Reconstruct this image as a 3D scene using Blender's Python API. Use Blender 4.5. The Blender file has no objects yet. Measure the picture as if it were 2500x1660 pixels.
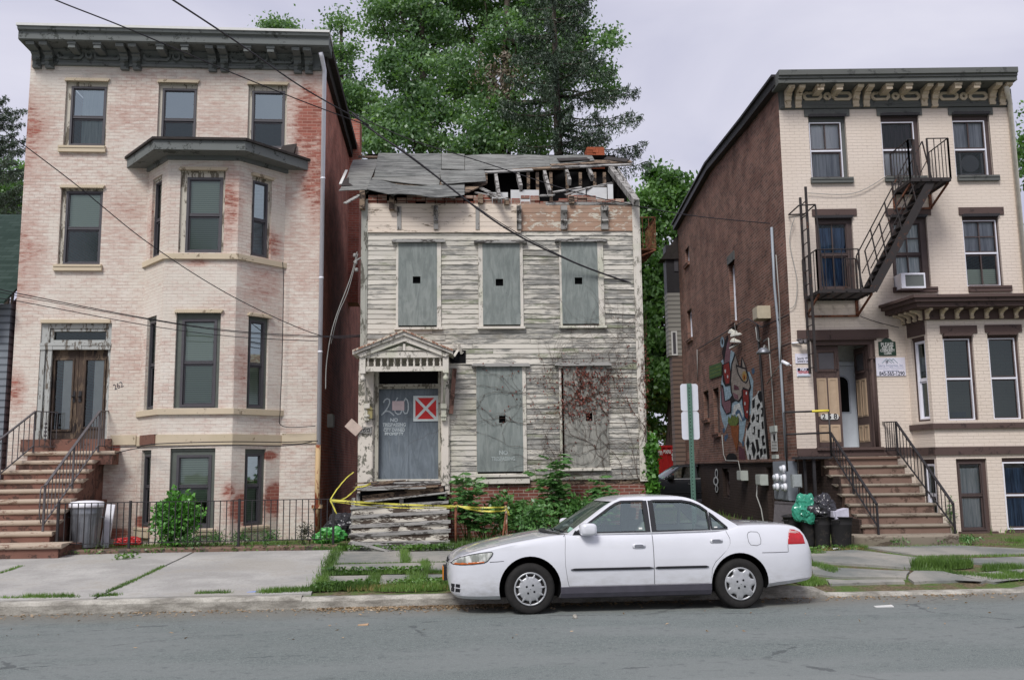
import bpy, bmesh, math, random
import numpy as np
from mathutils import Vector, Matrix, noise as mnoise
from mathutils.bvhtree import BVHTree
random.seed(7)
C = bpy.context.scene.collection
scn = bpy.context.scene
R = math.radians
# ---------------------------------------------------------------- camera
FPX, CAMZ, PITCH, ROLL = 2277.0, 1.74, R(7.8), R(-0.72)
camd = bpy.data.cameras.new("camera"); cam = bpy.data.objects.new("camera", camd); C.objects.link(cam)
camd.sensor_width = 36; camd.lens = 36 * FPX / 2500; camd.clip_end = 500; camd.clip_start = 0.1
CR = Matrix.Rotation(R(90) + PITCH, 3, 'X') @ Matrix.Rotation(ROLL, 3, 'Z')
cam.matrix_world = Matrix.Translation((0, 0, CAMZ)) @ CR.to_4x4()
scn.camera = cam
CO = Vector((0, 0, CAMZ))
# ---------------------------------------------------------------- light
SUN_EL, SUN_AZ = R(50), R(203)          # sun behind the camera, a little to the left, veiled by cloud
wd = bpy.data.worlds.new("World"); scn.world = wd; wd.use_nodes = True
wn = wd.node_tree; wn.nodes.clear()
def _w(t, **k):
    n = wn.nodes.new(t)
    for a, b in k.items(): setattr(n, a, b)
    return n
wo = _w("ShaderNodeOutputWorld"); wb = _w("ShaderNodeBackground"); sky = _w("ShaderNodeTexSky", sky_type='NISHITA', sun_disc=False)
sky.sun_elevation = SUN_EL; sky.sun_rotation = SUN_AZ; sky.air_density = 1.2; sky.dust_density = 3
wtc = _w("ShaderNodeTexCoord"); wmp = _w("ShaderNodeMapping"); wmp.inputs['Scale'].default_value = (1.2, 1.2, 3.0)
wnz = _w("ShaderNodeTexNoise"); wnz.inputs['Scale'].default_value = 2.2; wnz.inputs['Detail'].default_value = 5; wnz.inputs['Roughness'].default_value = .5; wnz.inputs['Distortion'].default_value = .4
wrp = _w("ShaderNodeValToRGB"); e = wrp.color_ramp.elements
e[0].position = .30; e[0].color = (4.2, 4.25, 5.5, 1); e[1].position = .72; e[1].color = (6.6, 6.5, 7.4, 1)
wmx = _w("ShaderNodeMix", data_type='RGBA'); wmx.inputs[0].default_value = .93
wn.links.new(wtc.outputs['Generated'], wmp.inputs['Vector']); wn.links.new(wmp.outputs[0], wnz.inputs['Vector'])
wn.links.new(wnz.outputs[0], wrp.inputs[0]); wn.links.new(sky.outputs[0], wmx.inputs[6]); wn.links.new(wrp.outputs[0], wmx.inputs[7])
wn.links.new(wmx.outputs[2], wb.inputs[0]); wb.inputs[1].default_value = 0.062; wn.links.new(wb.outputs[0], wo.inputs[0])
sd = bpy.data.lights.new("sun", 'SUN'); sd.energy = 1.5; sd.angle = R(20); sd.color = (1, .98, .955)
so = bpy.data.objects.new("sun", sd); C.objects.link(so)
_sv = Vector((math.sin(SUN_AZ) * math.cos(SUN_EL), math.cos(SUN_AZ) * math.cos(SUN_EL), math.sin(SUN_EL)))
so.rotation_euler = _sv.to_track_quat('Z', 'Y').to_euler(); so.location = (0, 0, 30)
scn.view_settings.view_transform = 'Standard'; scn.view_settings.look = 'None'; scn.view_settings.exposure = 1.0; scn.view_settings.gamma = 1
scn.cycles.max_bounces = 6; scn.cycles.transparent_max_bounces = 10; scn.cycles.use_denoising = True
scn.cycles.caustics_reflective = False; scn.cycles.caustics_refractive = False
# ---------------------------------------------------------------- survey: a bearing read off the photograph (2500 x 1660) meets a real plane
def ray(px, py): return CR @ Vector(((px - 1250) / FPX, -(py - 830) / FPX, -1))
def hitY(px, py, Y):
    r = ray(px, py); return CO + r * (Y / r.y)
class Frame:
    def __init__(s, px, py, Y, yaw):
        p = hitY(px, py, Y); s.o = Vector((p.x, p.y, 0)); s.yaw = yaw
        s.u = Vector((math.cos(yaw), math.sin(yaw), 0)); s.d = Vector((-math.sin(yaw), math.cos(yaw), 0))
    def loc(s, p):
        q = p - s.o; return Vector((q.dot(s.u), q.dot(s.d), p.z))
    def at(s, px, py, d=0.):
        r = ray(px, py); t = (d - (CO - s.o).dot(s.d)) / r.dot(s.d); return s.loc(CO + r * t)
    def sat(s, px, py, u=0.):
        r = ray(px, py); t = (u - (CO - s.o).dot(s.u)) / r.dot(s.u); return s.loc(CO + r * t)
    def w(s, p): return s.o + s.u * p[0] + s.d * p[1] + Vector((0, 0, p[2]))
    def rect(s, x0, y0, x1, y1, d=0.):
        ym = (y0 + y1) / 2; xm = (x0 + x1) / 2
        return [s.at(x0, ym, d).x, s.at(x1, ym, d).x, s.at(xm, y1, d).z, s.at(xm, y0, d).z]
# ---------------------------------------------------------------- mesh helpers
class MB:
    def __init__(s): s.v = []; s.f = []; s.mi = []; s.sm = []; s.T = None; s.m = 0
    def add(s, pts, faces, smooth=False):
        b = len(s.v)
        for p in pts:
            p = Vector(p); s.v.append(tuple(s.T @ p if s.T is not None else p))
        for f in faces: s.f.append([b + i for i in f]); s.mi.append(s.m); s.sm.append(smooth)
    def face(s, pts, smooth=False): s.add(pts, [list(range(len(pts)))], smooth)
    def box(s, x0, x1, y0, y1, z0, z1):
        s.add([(x, y, z) for x in (x0, x1) for y in (y0, y1) for z in (z0, z1)],
              [(0, 1, 3, 2), (4, 6, 7, 5), (0, 4, 5, 1), (2, 3, 7, 6), (0, 2, 6, 4), (1, 5, 7, 3)])
    def hexa(s, a, b):            # two matching quads
        s.add(list(a) + list(b), [(3, 2, 1, 0), (4, 5, 6, 7), (0, 1, 5, 4), (1, 2, 6, 5), (2, 3, 7, 6), (3, 0, 4, 7)])
    def beam(s, p, q, w, h, up=(0, 0, 1)):
        p = Vector(p); q = Vector(q); a = (q - p).normalized(); up = Vector(up)
        if abs(a.dot(up)) > .98: up = Vector((0, 1, 0))
        b = a.cross(up).normalized() * w / 2; c = b.cross(a).normalized() * h / 2
        s.hexa([p + b + c, p - b + c, p - b - c, p + b - c], [q + b + c, q - b + c, q - b - c, q + b - c])
    def tube(s, pts, r, n=6, cap=True):
        pts = [Vector(p) for p in pts]; m = len(pts); rs = r if isinstance(r, (list, tuple)) else [r] * m
        V = []; F = []; ref = None
        for i, p in enumerate(pts):
            t = (pts[min(i + 1, m - 1)] - pts[max(i - 1, 0)]).normalized()
            if ref is None: ref = t.orthogonal().normalized()
            ref = (ref - t * ref.dot(t)); ref = ref.normalized() if ref.length > 1e-6 else t.orthogonal().normalized()
            b = t.cross(ref)
            for k in range(n):
                a = 2 * math.pi * k / n; V.append(p + (ref * math.cos(a) + b * math.sin(a)) * rs[i])
        for i in range(m - 1):
            for k in range(n): F.append((i * n + k, i * n + (k + 1) % n, (i + 1) * n + (k + 1) % n, (i + 1) * n + k))
        if cap: F += [tuple(range(n - 1, -1, -1)), tuple((m - 1) * n + k for k in range(n))]
        s.add(V, F, n > 4)
    def lathe(s, prof, c=(0, 0, 0), n=16, smooth=True, axis='Z'):
        V = []; F = []; c = Vector(c); m = len(prof)
        for r, z in prof:
            for k in range(n):
                a = 2 * math.pi * k / n; x, y = r * math.cos(a), r * math.sin(a)
                V.append(c + (Vector((x, y, z)) if axis == 'Z' else Vector((x, z, y)) if axis == 'Y' else Vector((z, x, y))))
        for i in range(m - 1):
            for k in range(n): F.append((i * n + k, i * n + (k + 1) % n, (i + 1) * n + (k + 1) % n, (i + 1) * n + k))
        F += [tuple(range(n - 1, -1, -1)), tuple((m - 1) * n + k for k in range(n))]
        s.add(V, F, smooth)
    def prism(s, poly, a, b, axis='y'):     # polygon in the plane across `axis`
        n = len(poly)
        def P(p, t): return (p[0], t, p[1]) if axis == 'y' else (t, p[0], p[1]) if axis == 'x' else (p[0], p[1], t)
        V = [P(p, a) for p in poly] + [P(p, b) for p in poly]
        s.add(V, [tuple(range(n)), tuple(range(2 * n - 1, n - 1, -1))] + [(i, i + n, (i + 1) % n + n, (i + 1) % n) for i in range(n)])
    def sheet(s, grid, smooth=True):
        n = len(grid[0]); V = [p for row in grid for p in row]
        s.add(V, [(i * n + j, i * n + j + 1, (i + 1) * n + j + 1, (i + 1) * n + j) for i in range(len(grid) - 1) for j in range(n - 1)], smooth)
    def ring(s, r, w, d0, d1):              # rectangular frame: r = u0,u1,z0,z1; w = left,right,bottom,top
        u0, u1, z0, z1 = r; l, q, b, t = w if isinstance(w, (list, tuple)) else (w,) * 4
        if b: s.box(u0, u1, d0, d1, z0, z0 + b)
        if t: s.box(u0, u1, d0, d1, z1 - t, z1)
        if l: s.box(u0, u0 + l, d0, d1, z0 + b, z1 - t)
        if q: s.box(u1 - q, u1, d0, d1, z0 + b, z1 - t)
    def wall(s, r, holes, d=0., reveal=.14, top=True):  # flat wall facing -d with rectangular holes and reveals
        u0, u1, z0, z1 = r
        us = sorted({u0, u1} | {min(max(x, u0), u1) for h in holes for x in h[:2]}); zs = sorted({z0, z1} | {min(max(x, z0), z1) for h in holes for x in h[2:]})
        for i in range(len(us) - 1):
            for j in range(len(zs) - 1):
                a, b = (us[i] + us[i + 1]) / 2, (zs[j] + zs[j + 1]) / 2
                if any(h[0] < a < h[1] and h[2] < b < h[3] for h in holes): continue
                s.face([(us[i], d, zs[j]), (us[i + 1], d, zs[j]), (us[i + 1], d, zs[j + 1]), (us[i], d, zs[j + 1])])
        for h in holes:
            a, b, c, e = h; k = d + reveal
            s.face([(a, d, c), (a, d, e), (a, k, e), (a, k, c)]); s.face([(b, d, c), (b, k, c), (b, k, e), (b, d, e)])
            s.face([(a, d, e), (b, d, e), (b, k, e), (a, k, e)]); s.face([(a, d, c), (a, k, c), (b, k, c), (b, d, c)])
    def build(s, name, mats, parent=None, **tags):
        me = bpy.data.meshes.new(name); me.from_pydata(s.v, [], s.f)
        mats = mats if isinstance(mats, (list, tuple)) else [mats]
        for m in mats: me.materials.append(m)
        me.polygons.foreach_set("material_index", s.mi); me.polygons.foreach_set("use_smooth", s.sm); me.update()
        return obj(name, me, parent, **tags)
def obj(name, data, parent=None, **tags):
    o = bpy.data.objects.new(name, data); C.objects.link(o)
    if parent is not None: o.parent = parent
    for k, v in tags.items(): o[k] = v
    return o
def thing(name, label, cat, loc=(0, 0, 0), rz=0., group=None, fr=None):
    o = bpy.data.objects.new(name, None); C.objects.link(o); o.empty_display_size = .2
    if fr is not None: loc, rz = fr.o, fr.yaw
    o.location = loc; o.rotation_euler = (0, 0, rz); o['label'] = label; o['category'] = cat
    if group: o['group'] = group
    return o
def tg(label, cat, group=None):
    d = dict(label=label, category=cat)
    if group: d['group'] = group
    return d
def kids(o): return [c for c in C.objects if c.parent == o]
def copy_tree(o, parent=None):
    ch = kids(o); c = o.copy(); C.objects.link(c); c.parent = parent
    for k in ch: copy_tree(k, c)
    return c
def quads_mesh(name, co, mat, nper=4, smooth=False):      # fast mesh of many small polygons
    co = np.asarray(co, dtype=np.float32).reshape(-1, 3); nv = len(co); nf = nv // nper
    me = bpy.data.meshes.new(name); me.vertices.add(nv); me.vertices.foreach_set("co", co.ravel())
    me.loops.add(nv); me.loops.foreach_set("vertex_index", np.arange(nv, dtype=np.int32))
    me.polygons.add(nf); me.polygons.foreach_set("loop_start", np.arange(0, nv, nper, dtype=np.int32))
    for m in (mat if isinstance(mat, (list, tuple)) else [mat]): me.materials.append(m)
    me.update(calc_edges=True); me.validate(); return me
FONT = bpy.data.curves.new("lettering", 'FONT')
def text(parent, s, mat, T, size, name="lettering", align='CENTER', width=None, bold=0., **tags):
    cu = bpy.data.curves.new("lettering", 'FONT'); cu.body = s; cu.size = size; cu.align_x = align; cu.align_y = 'CENTER'; cu.extrude = .001; cu.offset = bold
    o = bpy.data.objects.new("lettering", cu); C.objects.link(o); bpy.context.view_layer.update()
    me = bpy.data.meshes.new_from_object(o.evaluated_get(bpy.context.evaluated_depsgraph_get()))
    bpy.data.objects.remove(o)
    sx = 1.
    if width:
        xs = [v.co.x for v in me.vertices]; sx = width / max(1e-3, max(xs) - min(xs))
    me.transform(T @ Matrix.Rotation(R(90), 4, 'X') @ Matrix.Diagonal((sx, 1, 1, 1)))
    me.materials.clear(); me.materials.append(mat)
    return obj(name, me, parent, **tags)
# ---------------------------------------------------------------- material helpers
def lin(c): return tuple(((x / 255) / 12.92 if x <= 10 else (((x / 255) + .055) / 1.055) ** 2.4) for x in c)
class G:
    def __init__(s, name, rough=.8, spec=.3):
        s.m = bpy.data.materials.new(name); s.m.use_nodes = True; s.t = s.m.node_tree; s.t.nodes.clear()
        s.out = s.t.nodes.new("ShaderNodeOutputMaterial"); s.b = s.t.nodes.new("ShaderNodeBsdfPrincipled")
        s.l(s.b.outputs[0], s.out.inputs[0]); s.b.inputs['Roughness'].default_value = rough; s.b.inputs['Specular IOR Level'].default_value = spec
        s.tc = None
    def l(s, a, b): s.t.links.new(a, b)
    def put(s, sock, v):
        if isinstance(v, bpy.types.NodeSocket): s.l(v, sock)
        elif v is not None:
            if isinstance(v, (tuple, list)) and sock.type == 'RGBA' and len(v) == 3: v = tuple(v) + (1,)
            sock.default_value = v
    def n(s, t, **k):
        n = s.t.nodes.new(t)
        for a, b in k.items(): setattr(n, a, b)
        return n
    def co(s, o='Object'):
        if s.tc is None: s.tc = s.n("ShaderNodeTexCoord")
        return s.tc.outputs[o]
    def map(s, v, scale=(1, 1, 1), loc=(0, 0, 0), rot=(0, 0, 0)):
        n = s.n("ShaderNodeMapping"); s.put(n.inputs[0], v); n.inputs['Scale'].default_value = scale; n.inputs['Location'].default_value = loc; n.inputs['Rotation'].default_value = rot; return n.outputs[0]
    def noise(s, v, scale, detail=4, rough=.55, dist=0., out=0):
        n = s.n("ShaderNodeTexNoise"); s.put(n.inputs['Vector'], v); n.inputs['Scale'].default_value = scale; n.inputs['Detail'].default_value = detail; n.inputs['Roughness'].default_value = rough; n.inputs['Distortion'].default_value = dist; return n.outputs[out]
    def vor(s, v, scale, feature='F1', out=0):
        n = s.n("ShaderNodeTexVoronoi", feature=feature); s.put(n.inputs['Vector'], v); n.inputs['Scale'].default_value = scale; return n.outputs[out]
    def math(s, op, a, b=None, c=None, clamp=False):
        n = s.n("ShaderNodeMath", operation=op, use_clamp=clamp); s.put(n.inputs[0], a)
        if b is not None: s.put(n.inputs[1], b)
        if c is not None: s.put(n.inputs[2], c)
        return n.outputs[0]
    def mr(s, v, a, b, c=0., d=1., smooth=True):
        n = s.n("ShaderNodeMapRange"); n.interpolation_type = 'SMOOTHSTEP' if smooth else 'LINEAR'
        s.put(n.inputs[0], v)
        for i, x in enumerate((a, b, c, d)): s.put(n.inputs[i + 1], x)
        return n.outputs[0]
    def mix(s, f, a, b, mode='MIX'):
        n = s.n("ShaderNodeMix", data_type='RGBA', blend_type=mode); s.put(n.inputs[0], f); s.put(n.inputs[6], a); s.put(n.inputs[7], b); return n.outputs[2]
    def ramp(s, f, *st, const=False):
        n = s.n("ShaderNodeValToRGB"); s.put(n.inputs[0], f); r = n.color_ramp
        if const: r.interpolation = 'CONSTANT'
        while len(r.elements) < len(st): r.elements.new(.5)
        for el, (p, c) in zip(r.elements, st): el.position = p; el.color = tuple(c) + (1,)
        return n.outputs[0]
    def sep(s, v): n = s.n("ShaderNodeSeparateXYZ"); s.put(n.inputs[0], v); return n.outputs
    def comb(s, x, y, z): n = s.n("ShaderNodeCombineXYZ"); [s.put(n.inputs[i], q) for i, q in enumerate((x, y, z))]; return n.outputs[0]
    def vm(s, op, a, b=None, out=0):
        n = s.n("ShaderNodeVectorMath", operation=op); s.put(n.inputs[0], a)
        if b is not None: s.put(n.inputs[1], b)
        return n.outputs[out]
    def wallvec(s):                        # distance along the wall, height
        p = s.co(); t = s.vm('CROSS_PRODUCT', (0, 0, 1), s.co('Normal')); u = s.vm('DOT_PRODUCT', p, t, out=1)
        return s.comb(u, s.sep(p)[2], 0)
    def col(s, c): s.put(s.b.inputs['Base Color'], c); return s
    def bump(s, h, strength=.4, dist=.01):
        n = s.n("ShaderNodeBump"); n.inputs['Strength'].default_value = strength; n.inputs['Distance'].default_value = dist; s.put(n.inputs['Height'], h); s.l(n.outputs[0], s.b.inputs['Normal']); return s
    def blob(s, v, cx, cz, rx, rz, soft=1.):   # 1 at the middle of an elliptical patch, falling to 0 at its rim
        q = s.map(v, (1 / rx, 1 / rz, 0), (-cx / rx, -cz / rz, 0)); return s.mr(s.vm('LENGTH', q, out=1), 1 - .8 * soft, 1.15, 1., 0.)
def flat(name, c, rough=.7, spec=.3, metal=0., var=.12, scale=9., bump=0.):      # plain paint / metal with a little wear
    g = G(name, rough, spec); c = lin(c); v = g.noise(g.co(), scale, 5, .6)
    g.col(g.ramp(v, (.3, tuple(x * (1 - var) for x in c)), (.7, tuple(min(1, x * (1 + var)) for x in c))))
    g.b.inputs['Metallic'].default_value = metal
    if bump: g.bump(v, bump)
    return g.m
def worn(name, base, under, amount=.5, stretch=(1, 1, 1), rough=.8, scale=6., tint=None, bump=.5, hi=None):   # paint flaking off wood or iron
    g = G(name, rough); p = g.map(g.co(), stretch)
    a = g.noise(p, scale, 8, .68, .3); a2 = g.noise(p, scale * 6, 4, .6); m = g.math('ADD', a, g.math('MULTIPLY', g.math('SUBTRACT', a2, .5), .35))
    th = .32 + .36 * amount
    msk = g.mr(m, th - .025, th + .025)
    b = g.mix(g.noise(g.co(), 2.3, 4), tuple(x * .82 for x in lin(base)), lin(hi or base)); u = g.mix(g.noise(p, scale * 2.5, 6, .7), tuple(x * .6 for x in lin(under)), lin(under))
    if tint: b = g.mix(g.mr(g.noise(g.co(), 1.1, 5), .5, .65), b, lin(tint))
    g.col(g.mix(msk, u, b)); g.bump(g.math('MULTIPLY_ADD', a2, .4, msk), bump, .006); return g.m
# ================================================================ shared materials
def brick_wall_mat(name, c1, c2, mort, rough=.9, base=None):
    g = G(name, rough, .15); v = g.wallvec()
    br = g.n("ShaderNodeTexBrick"); g.put(br.inputs['Vector'], v); br.inputs['Scale'].default_value = 1
    for k, x in (('Brick Width', .215), ('Row Height', .071), ('Mortar Size', .008), ('Mortar Smooth', .4), ('Bias', -.2)): br.inputs[k].default_value = x
    g.put(br.inputs['Color1'], lin(c1)); g.put(br.inputs['Color2'], lin(c2)); g.put(br.inputs['Mortar'], lin(mort))
    n1 = g.noise(v, 1.3, 6, .6); n2 = g.noise(v, 14, 4, .7)
    c = g.mix(g.mr(n1, .35, .7, 0, .75), br.outputs[0], g.mix(1., br.outputs[0], (.45, .42, .42), 'MULTIPLY'))
    c = g.mix(g.mr(n2, .62, .8, 0, .5), c, lin(mort))
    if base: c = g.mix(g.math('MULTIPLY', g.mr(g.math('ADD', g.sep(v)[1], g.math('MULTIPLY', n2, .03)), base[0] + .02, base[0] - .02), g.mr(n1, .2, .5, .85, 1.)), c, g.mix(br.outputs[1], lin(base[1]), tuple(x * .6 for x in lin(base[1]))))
    g.col(c); g.bump(g.math('SUBTRACT', g.math('MULTIPLY', n2, .5), br.outputs[1]), .6, .008); return g.m
def painted_brick_mat(name, paint, thin, brick, blobs, base=.0, grime=(150, 140, 122), bumpk=.5, thin_amt=1.):
    g = G(name, .85, .2); v = g.wallvec(); P = g.comb(g.sep(g.co())[0], g.sep(g.co())[2], 0)
    br = g.n("ShaderNodeTexBrick"); g.put(br.inputs['Vector'], v); br.inputs['Scale'].default_value = 1
    for k, x in (('Brick Width', .215), ('Row Height', .071), ('Mortar Size', .007), ('Mortar Smooth', .6), ('Bias', 0.)): br.inputs[k].default_value = x
    b = lin(brick); g.put(br.inputs['Color1'], tuple(x * .8 for x in b)); g.put(br.inputs['Color2'], tuple(x * 1.15 for x in b)); g.put(br.inputs['Mortar'], lin((176, 140, 124)))
    big = g.noise(g.map(P, (.55, 1, 1)), .8, 6, .62, .6); fine = g.noise(g.map(v, (.5, 1.6, 1)), 9, 6, .7); vf = g.noise(v, 38, 3, .6)
    bias = None
    for q in blobs:
        x = g.math('MULTIPLY', g.blob(P, *q[:4]), q[4]); bias = x if bias is None else g.math('MAXIMUM', bias, x)
    lvl = g.math('ADD', g.math('MULTIPLY_ADD', fine, .60, g.math('MULTIPLY', big, .45)), bias if bias is not None else 0.)   # how worn the paint is
    per = g.noise(g.map(br.outputs[0], (40, 40, 40)), 3., 0)
    lvl = g.math('ADD', lvl, g.math('MULTIPLY', g.math('SUBTRACT', per, .5), .10))
    bare = g.mr(lvl, .74 - base, .88 - base); thinm = g.math('MULTIPLY', g.mr(lvl, .54 - base, .78 - base), thin_amt)
    pc = g.mix(g.mr(g.noise(P, .55, 5, .6), .35, .7), lin(paint), lin(grime)) if grime else lin(paint)
    pc = g.mix(g.mr(vf, .3, .8, 0, .12), pc, (.2, .16, .14))
    c = g.mix(thinm, pc, lin(thin)); c = g.mix(g.math('MULTIPLY', g.math('MULTIPLY', g.mr(br.outputs[1], .2, .9), g.mr(big, .35, .65, .25, 1.)), .42), c, tuple(x * .55 for x in lin(thin)))
    c = g.mix(bare, c, br.outputs[0]); spot = g.math('MULTIPLY', g.mr(g.noise(v, 4.5, 9, .82, .4), .63, .655), g.mr(big, .44, .58)); c = g.mix(g.math('MULTIPLY', spot, .7), c, lin((134, 104, 92)))
    g.col(c); g.bump(g.math('SUBTRACT', g.math('MULTIPLY', fine, .5), g.math('ADD', br.outputs[1], g.math('MULTIPLY', bare, .5))), bumpk, .01); return g.m
def glass_mat(name, tint=(.5, .56, .55), refl=.10, rough=.03):
    g = G(name); t = g.t; t.nodes.remove(g.b)
    tr = g.n("ShaderNodeBsdfTransparent"); tr.inputs[0].default_value = (*tint, 1); gl = g.n("ShaderNodeBsdfGlossy"); gl.inputs['Roughness'].default_value = rough; gl.inputs[0].default_value = (.78, .92, .90, 1)
    fr = g.n("ShaderNodeFresnel"); fr.inputs[0].default_value = 1.5; f = g.math('ADD', fr.outputs[0], refl, clamp=True); mx = g.n("ShaderNodeMixShader")
    nz = g.noise(g.co(), 1.7, 2); bp = g.n("ShaderNodeBump"); bp.inputs['Strength'].default_value = .05; bp.inputs['Distance'].default_value = .05; g.put(bp.inputs['Height'], nz); g.l(bp.outputs[0], gl.inputs['Normal'])
    g.l(f, mx.inputs[0]); g.l(tr.outputs[0], mx.inputs[1]); g.l(gl.outputs[0], mx.inputs[2]); g.l(mx.outputs[0], g.out.inputs[0]); return g.m
def stripe_mat(name, a, b, pitch, rough=.7):
    g = G(name, rough); z = g.sep(g.co())[2]; s = g.math('FRACT', g.math('DIVIDE', z, pitch)); g.col(g.mix(g.mr(s, .55, .95), lin(a), lin(b))); return g.m
def curtain_mat(name, a, b, freq=26.):
    g = G(name, .9); p = g.map(g.co(), (1, 1, .06)); n = g.noise(p, freq, 3, .6); g.col(g.mix(g.mr(n, .3, .7), lin(a), lin(b))); return g.m
M = {}
M['glass_clear'] = glass_mat("clear_glass", (1., 1., 1.), .0); M['glass'] = glass_mat("window_glass", (.95, .98, .96), .07); M['glass_dim'] = glass_mat("old_glass", (.35, .38, .37), .04)
M['glass_bright'] = glass_mat("sky_glass", (.7, .78, .76), .36)
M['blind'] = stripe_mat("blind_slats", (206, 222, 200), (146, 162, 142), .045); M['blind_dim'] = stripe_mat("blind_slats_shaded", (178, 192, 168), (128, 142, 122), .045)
M['curtain'] = curtain_mat("white_curtain", (232, 236, 236), (170, 182, 186)); M['curtain_blue'] = curtain_mat("blue_curtain", (95, 125, 165), (35, 50, 85)); M['curtain_plum'] = curtain_mat("plum_curtain", (66, 46, 58), (28, 20, 26), 30)
M['curtain_grey'] = curtain_mat("grey_curtain", (196, 200, 208), (140, 144, 156), 16); M['sheet'] = curtain_mat("hung_sheet", (248, 250, 252), (222, 226, 234), 5)
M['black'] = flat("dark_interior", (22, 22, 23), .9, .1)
M['sash_grey'] = flat("grey_vinyl_sash", (74, 72, 76), .5, .4, var=.08); M['casing_old'] = worn("flaking_casing", (198, 192, 178), (124, 116, 102), .40, (1, 1, .25), scale=7)
M['casing_grey'] = flat("grey_green_casing", (92, 97, 91), .6, .3, var=.1)
M['trim_grey'] = worn("grey_green_trim", (112, 116, 114), (76, 80, 76), .25, scale=4, bump=.15); M['trim_pale'] = flat("pale_flashing", (206, 206, 202), .5, .4, var=.05)
M['tar'] = flat("dark_roofing", (58, 54, 52), .9, .2, var=.25)
M['stone_cream'] = worn("painted_sill_stone", (205, 190, 165), (150, 134, 112), .14, scale=3, tint=(190, 176, 150), bump=.3)
M['brownstone'] = worn("brownstone", (114, 82, 70), (90, 68, 60), .35, scale=3, bump=.5, hi=(132, 94, 82)); M['tread'] = worn("worn_tread", (180, 164, 146), (140, 114, 98), .24, (.6, 1, 2), scale=5, bump=.4)
M['iron'] = flat("black_iron", (40, 38, 40), .55, .4, var=.2); M['iron_grey'] = flat("grey_painted_iron", (88, 84, 86), .5, .4, var=.15); M['rust'] = worn("rusty_iron", (130, 84, 62), (86, 50, 36), .45, scale=14, bump=.3)
M['white_pipe'] = flat("white_aluminium_pipe", (232, 232, 238), .4, .5, var=.03); M['wire'] = flat("cable_sheath", (42, 40, 44), .6, .3, var=.1); M['wire_pale'] = flat("pale_cable", (150, 150, 146), .6, .3, var=.1)
# ================================================================ street frame: u along the kerb (to the right), d away from the road
K = Frame(1250, 1400, 13.02, R(4))
def sm(x, a, b):
    t = min(1, max(0, (x - a) / (b - a))); return t * t * (3 - 2 * t)
def gz(u, d):
    if d <= 0: return -.09 + .09 * sm(-d, 0, 4.5)
    z = .07 + .045 * min(d, 5.6)
    return z - .13 * sm(u, 3.85, 4.35) * max(0, 1 - d / 2.3)
def gpt(px, py, dz=0.):          # bearing -> point on the ground (street frame)
    r = ray(px, py); z = .1
    for _ in range(12):
        t = (z + dz - CO.z) / r.z; p = K.loc(CO + r * t); z = gz(p.x, p.y)
    return Vector((p.x, p.y, z))
def gw(px, py, dz=0.): return K.w(gpt(px, py, dz))
# ---- asphalt road
g = G("asphalt", .9, .25); p = g.co(); fi = g.noise(p, 95, 2, .6); md = g.noise(p, 9, 5, .65); gr2 = g.noise(p, 34, 3, .7); lo = g.noise(g.map(p, (.35, 1, 1)), .8, 5, .6); vo = g.vor(p, 150)
c = g.mix(g.mr(fi, .3, .72), lin((94, 102, 100)), lin((140, 147, 143))); c = g.mix(g.mr(gr2, .35, .7, .45, 0), c, lin((74, 78, 78))); c = g.mix(g.mr(lo, .40, .60, 0, .6), c, lin((122, 126, 124))); c = g.mix(g.mr(md, .52, .72, 0, .5), c, lin((76, 81, 82)))
c = g.mix(g.mr(vo, .10, .02, 0, .8), c, lin((160, 162, 158)))
dst = g.mr(g.math('ADD', g.sep(p)[1], g.math('MULTIPLY', g.noise(p, 1.6, 6, .7), .9)), -.75, .35); c = g.mix(g.math('MULTIPLY', dst, .55), c, lin((118, 110, 98)))
cr = g.vor(g.map(p, (.5, .8, 1), (.3, .2, 0)), .55, 'DISTANCE_TO_EDGE'); crn = g.math('ADD', cr, g.math('MULTIPLY', g.math('SUBTRACT', g.noise(p, 4, 6, .7), .5), .10)); crm = g.math('MULTIPLY', g.mr(crn, .006, .002), g.mr(g.noise(p, .5, 2), .47, .56))
c = g.mix(g.math('MULTIPLY', crm, .55), c, lin((62, 64, 66)))
pz = g.math('MULTIPLY', g.mr(g.sep(p)[1], -5.05, -5.15), g.mr(g.math('ADD', g.sep(p)[0], g.math('MULTIPLY', g.noise(p, 2), .3)), .9, 1.0)); c = g.mix(g.math('MULTIPLY', pz, .45), c, lin((128, 131, 129)))
oil = g.mr(g.noise(g.map(p, (1, 2.2, 1)), 1.4, 3, .5), .66, .74); c = g.mix(g.math('MULTIPLY', oil, .28), c, lin((56, 60, 61)))
g.col(c); g.bump(g.math('ADD', fi, g.math('MULTIPLY', crm, -.6)), .5, .006); M['asphalt'] = g.m
mb = MB(); us = [-60, -30, -20] + [x * .5 for x in range(-26, 27)] + [20, 30, 60]; ds = [-60, -30, -16] + [-12 + .5 * i for i in range(0, 25)]
mb.sheet([[(u, d, gz(u, d)) for d in ds] for u in us])
road = mb.build("road", M['asphalt'], kind="structure"); road.location = K.o; road.rotation_euler = (0, 0, K.yaw)
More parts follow.
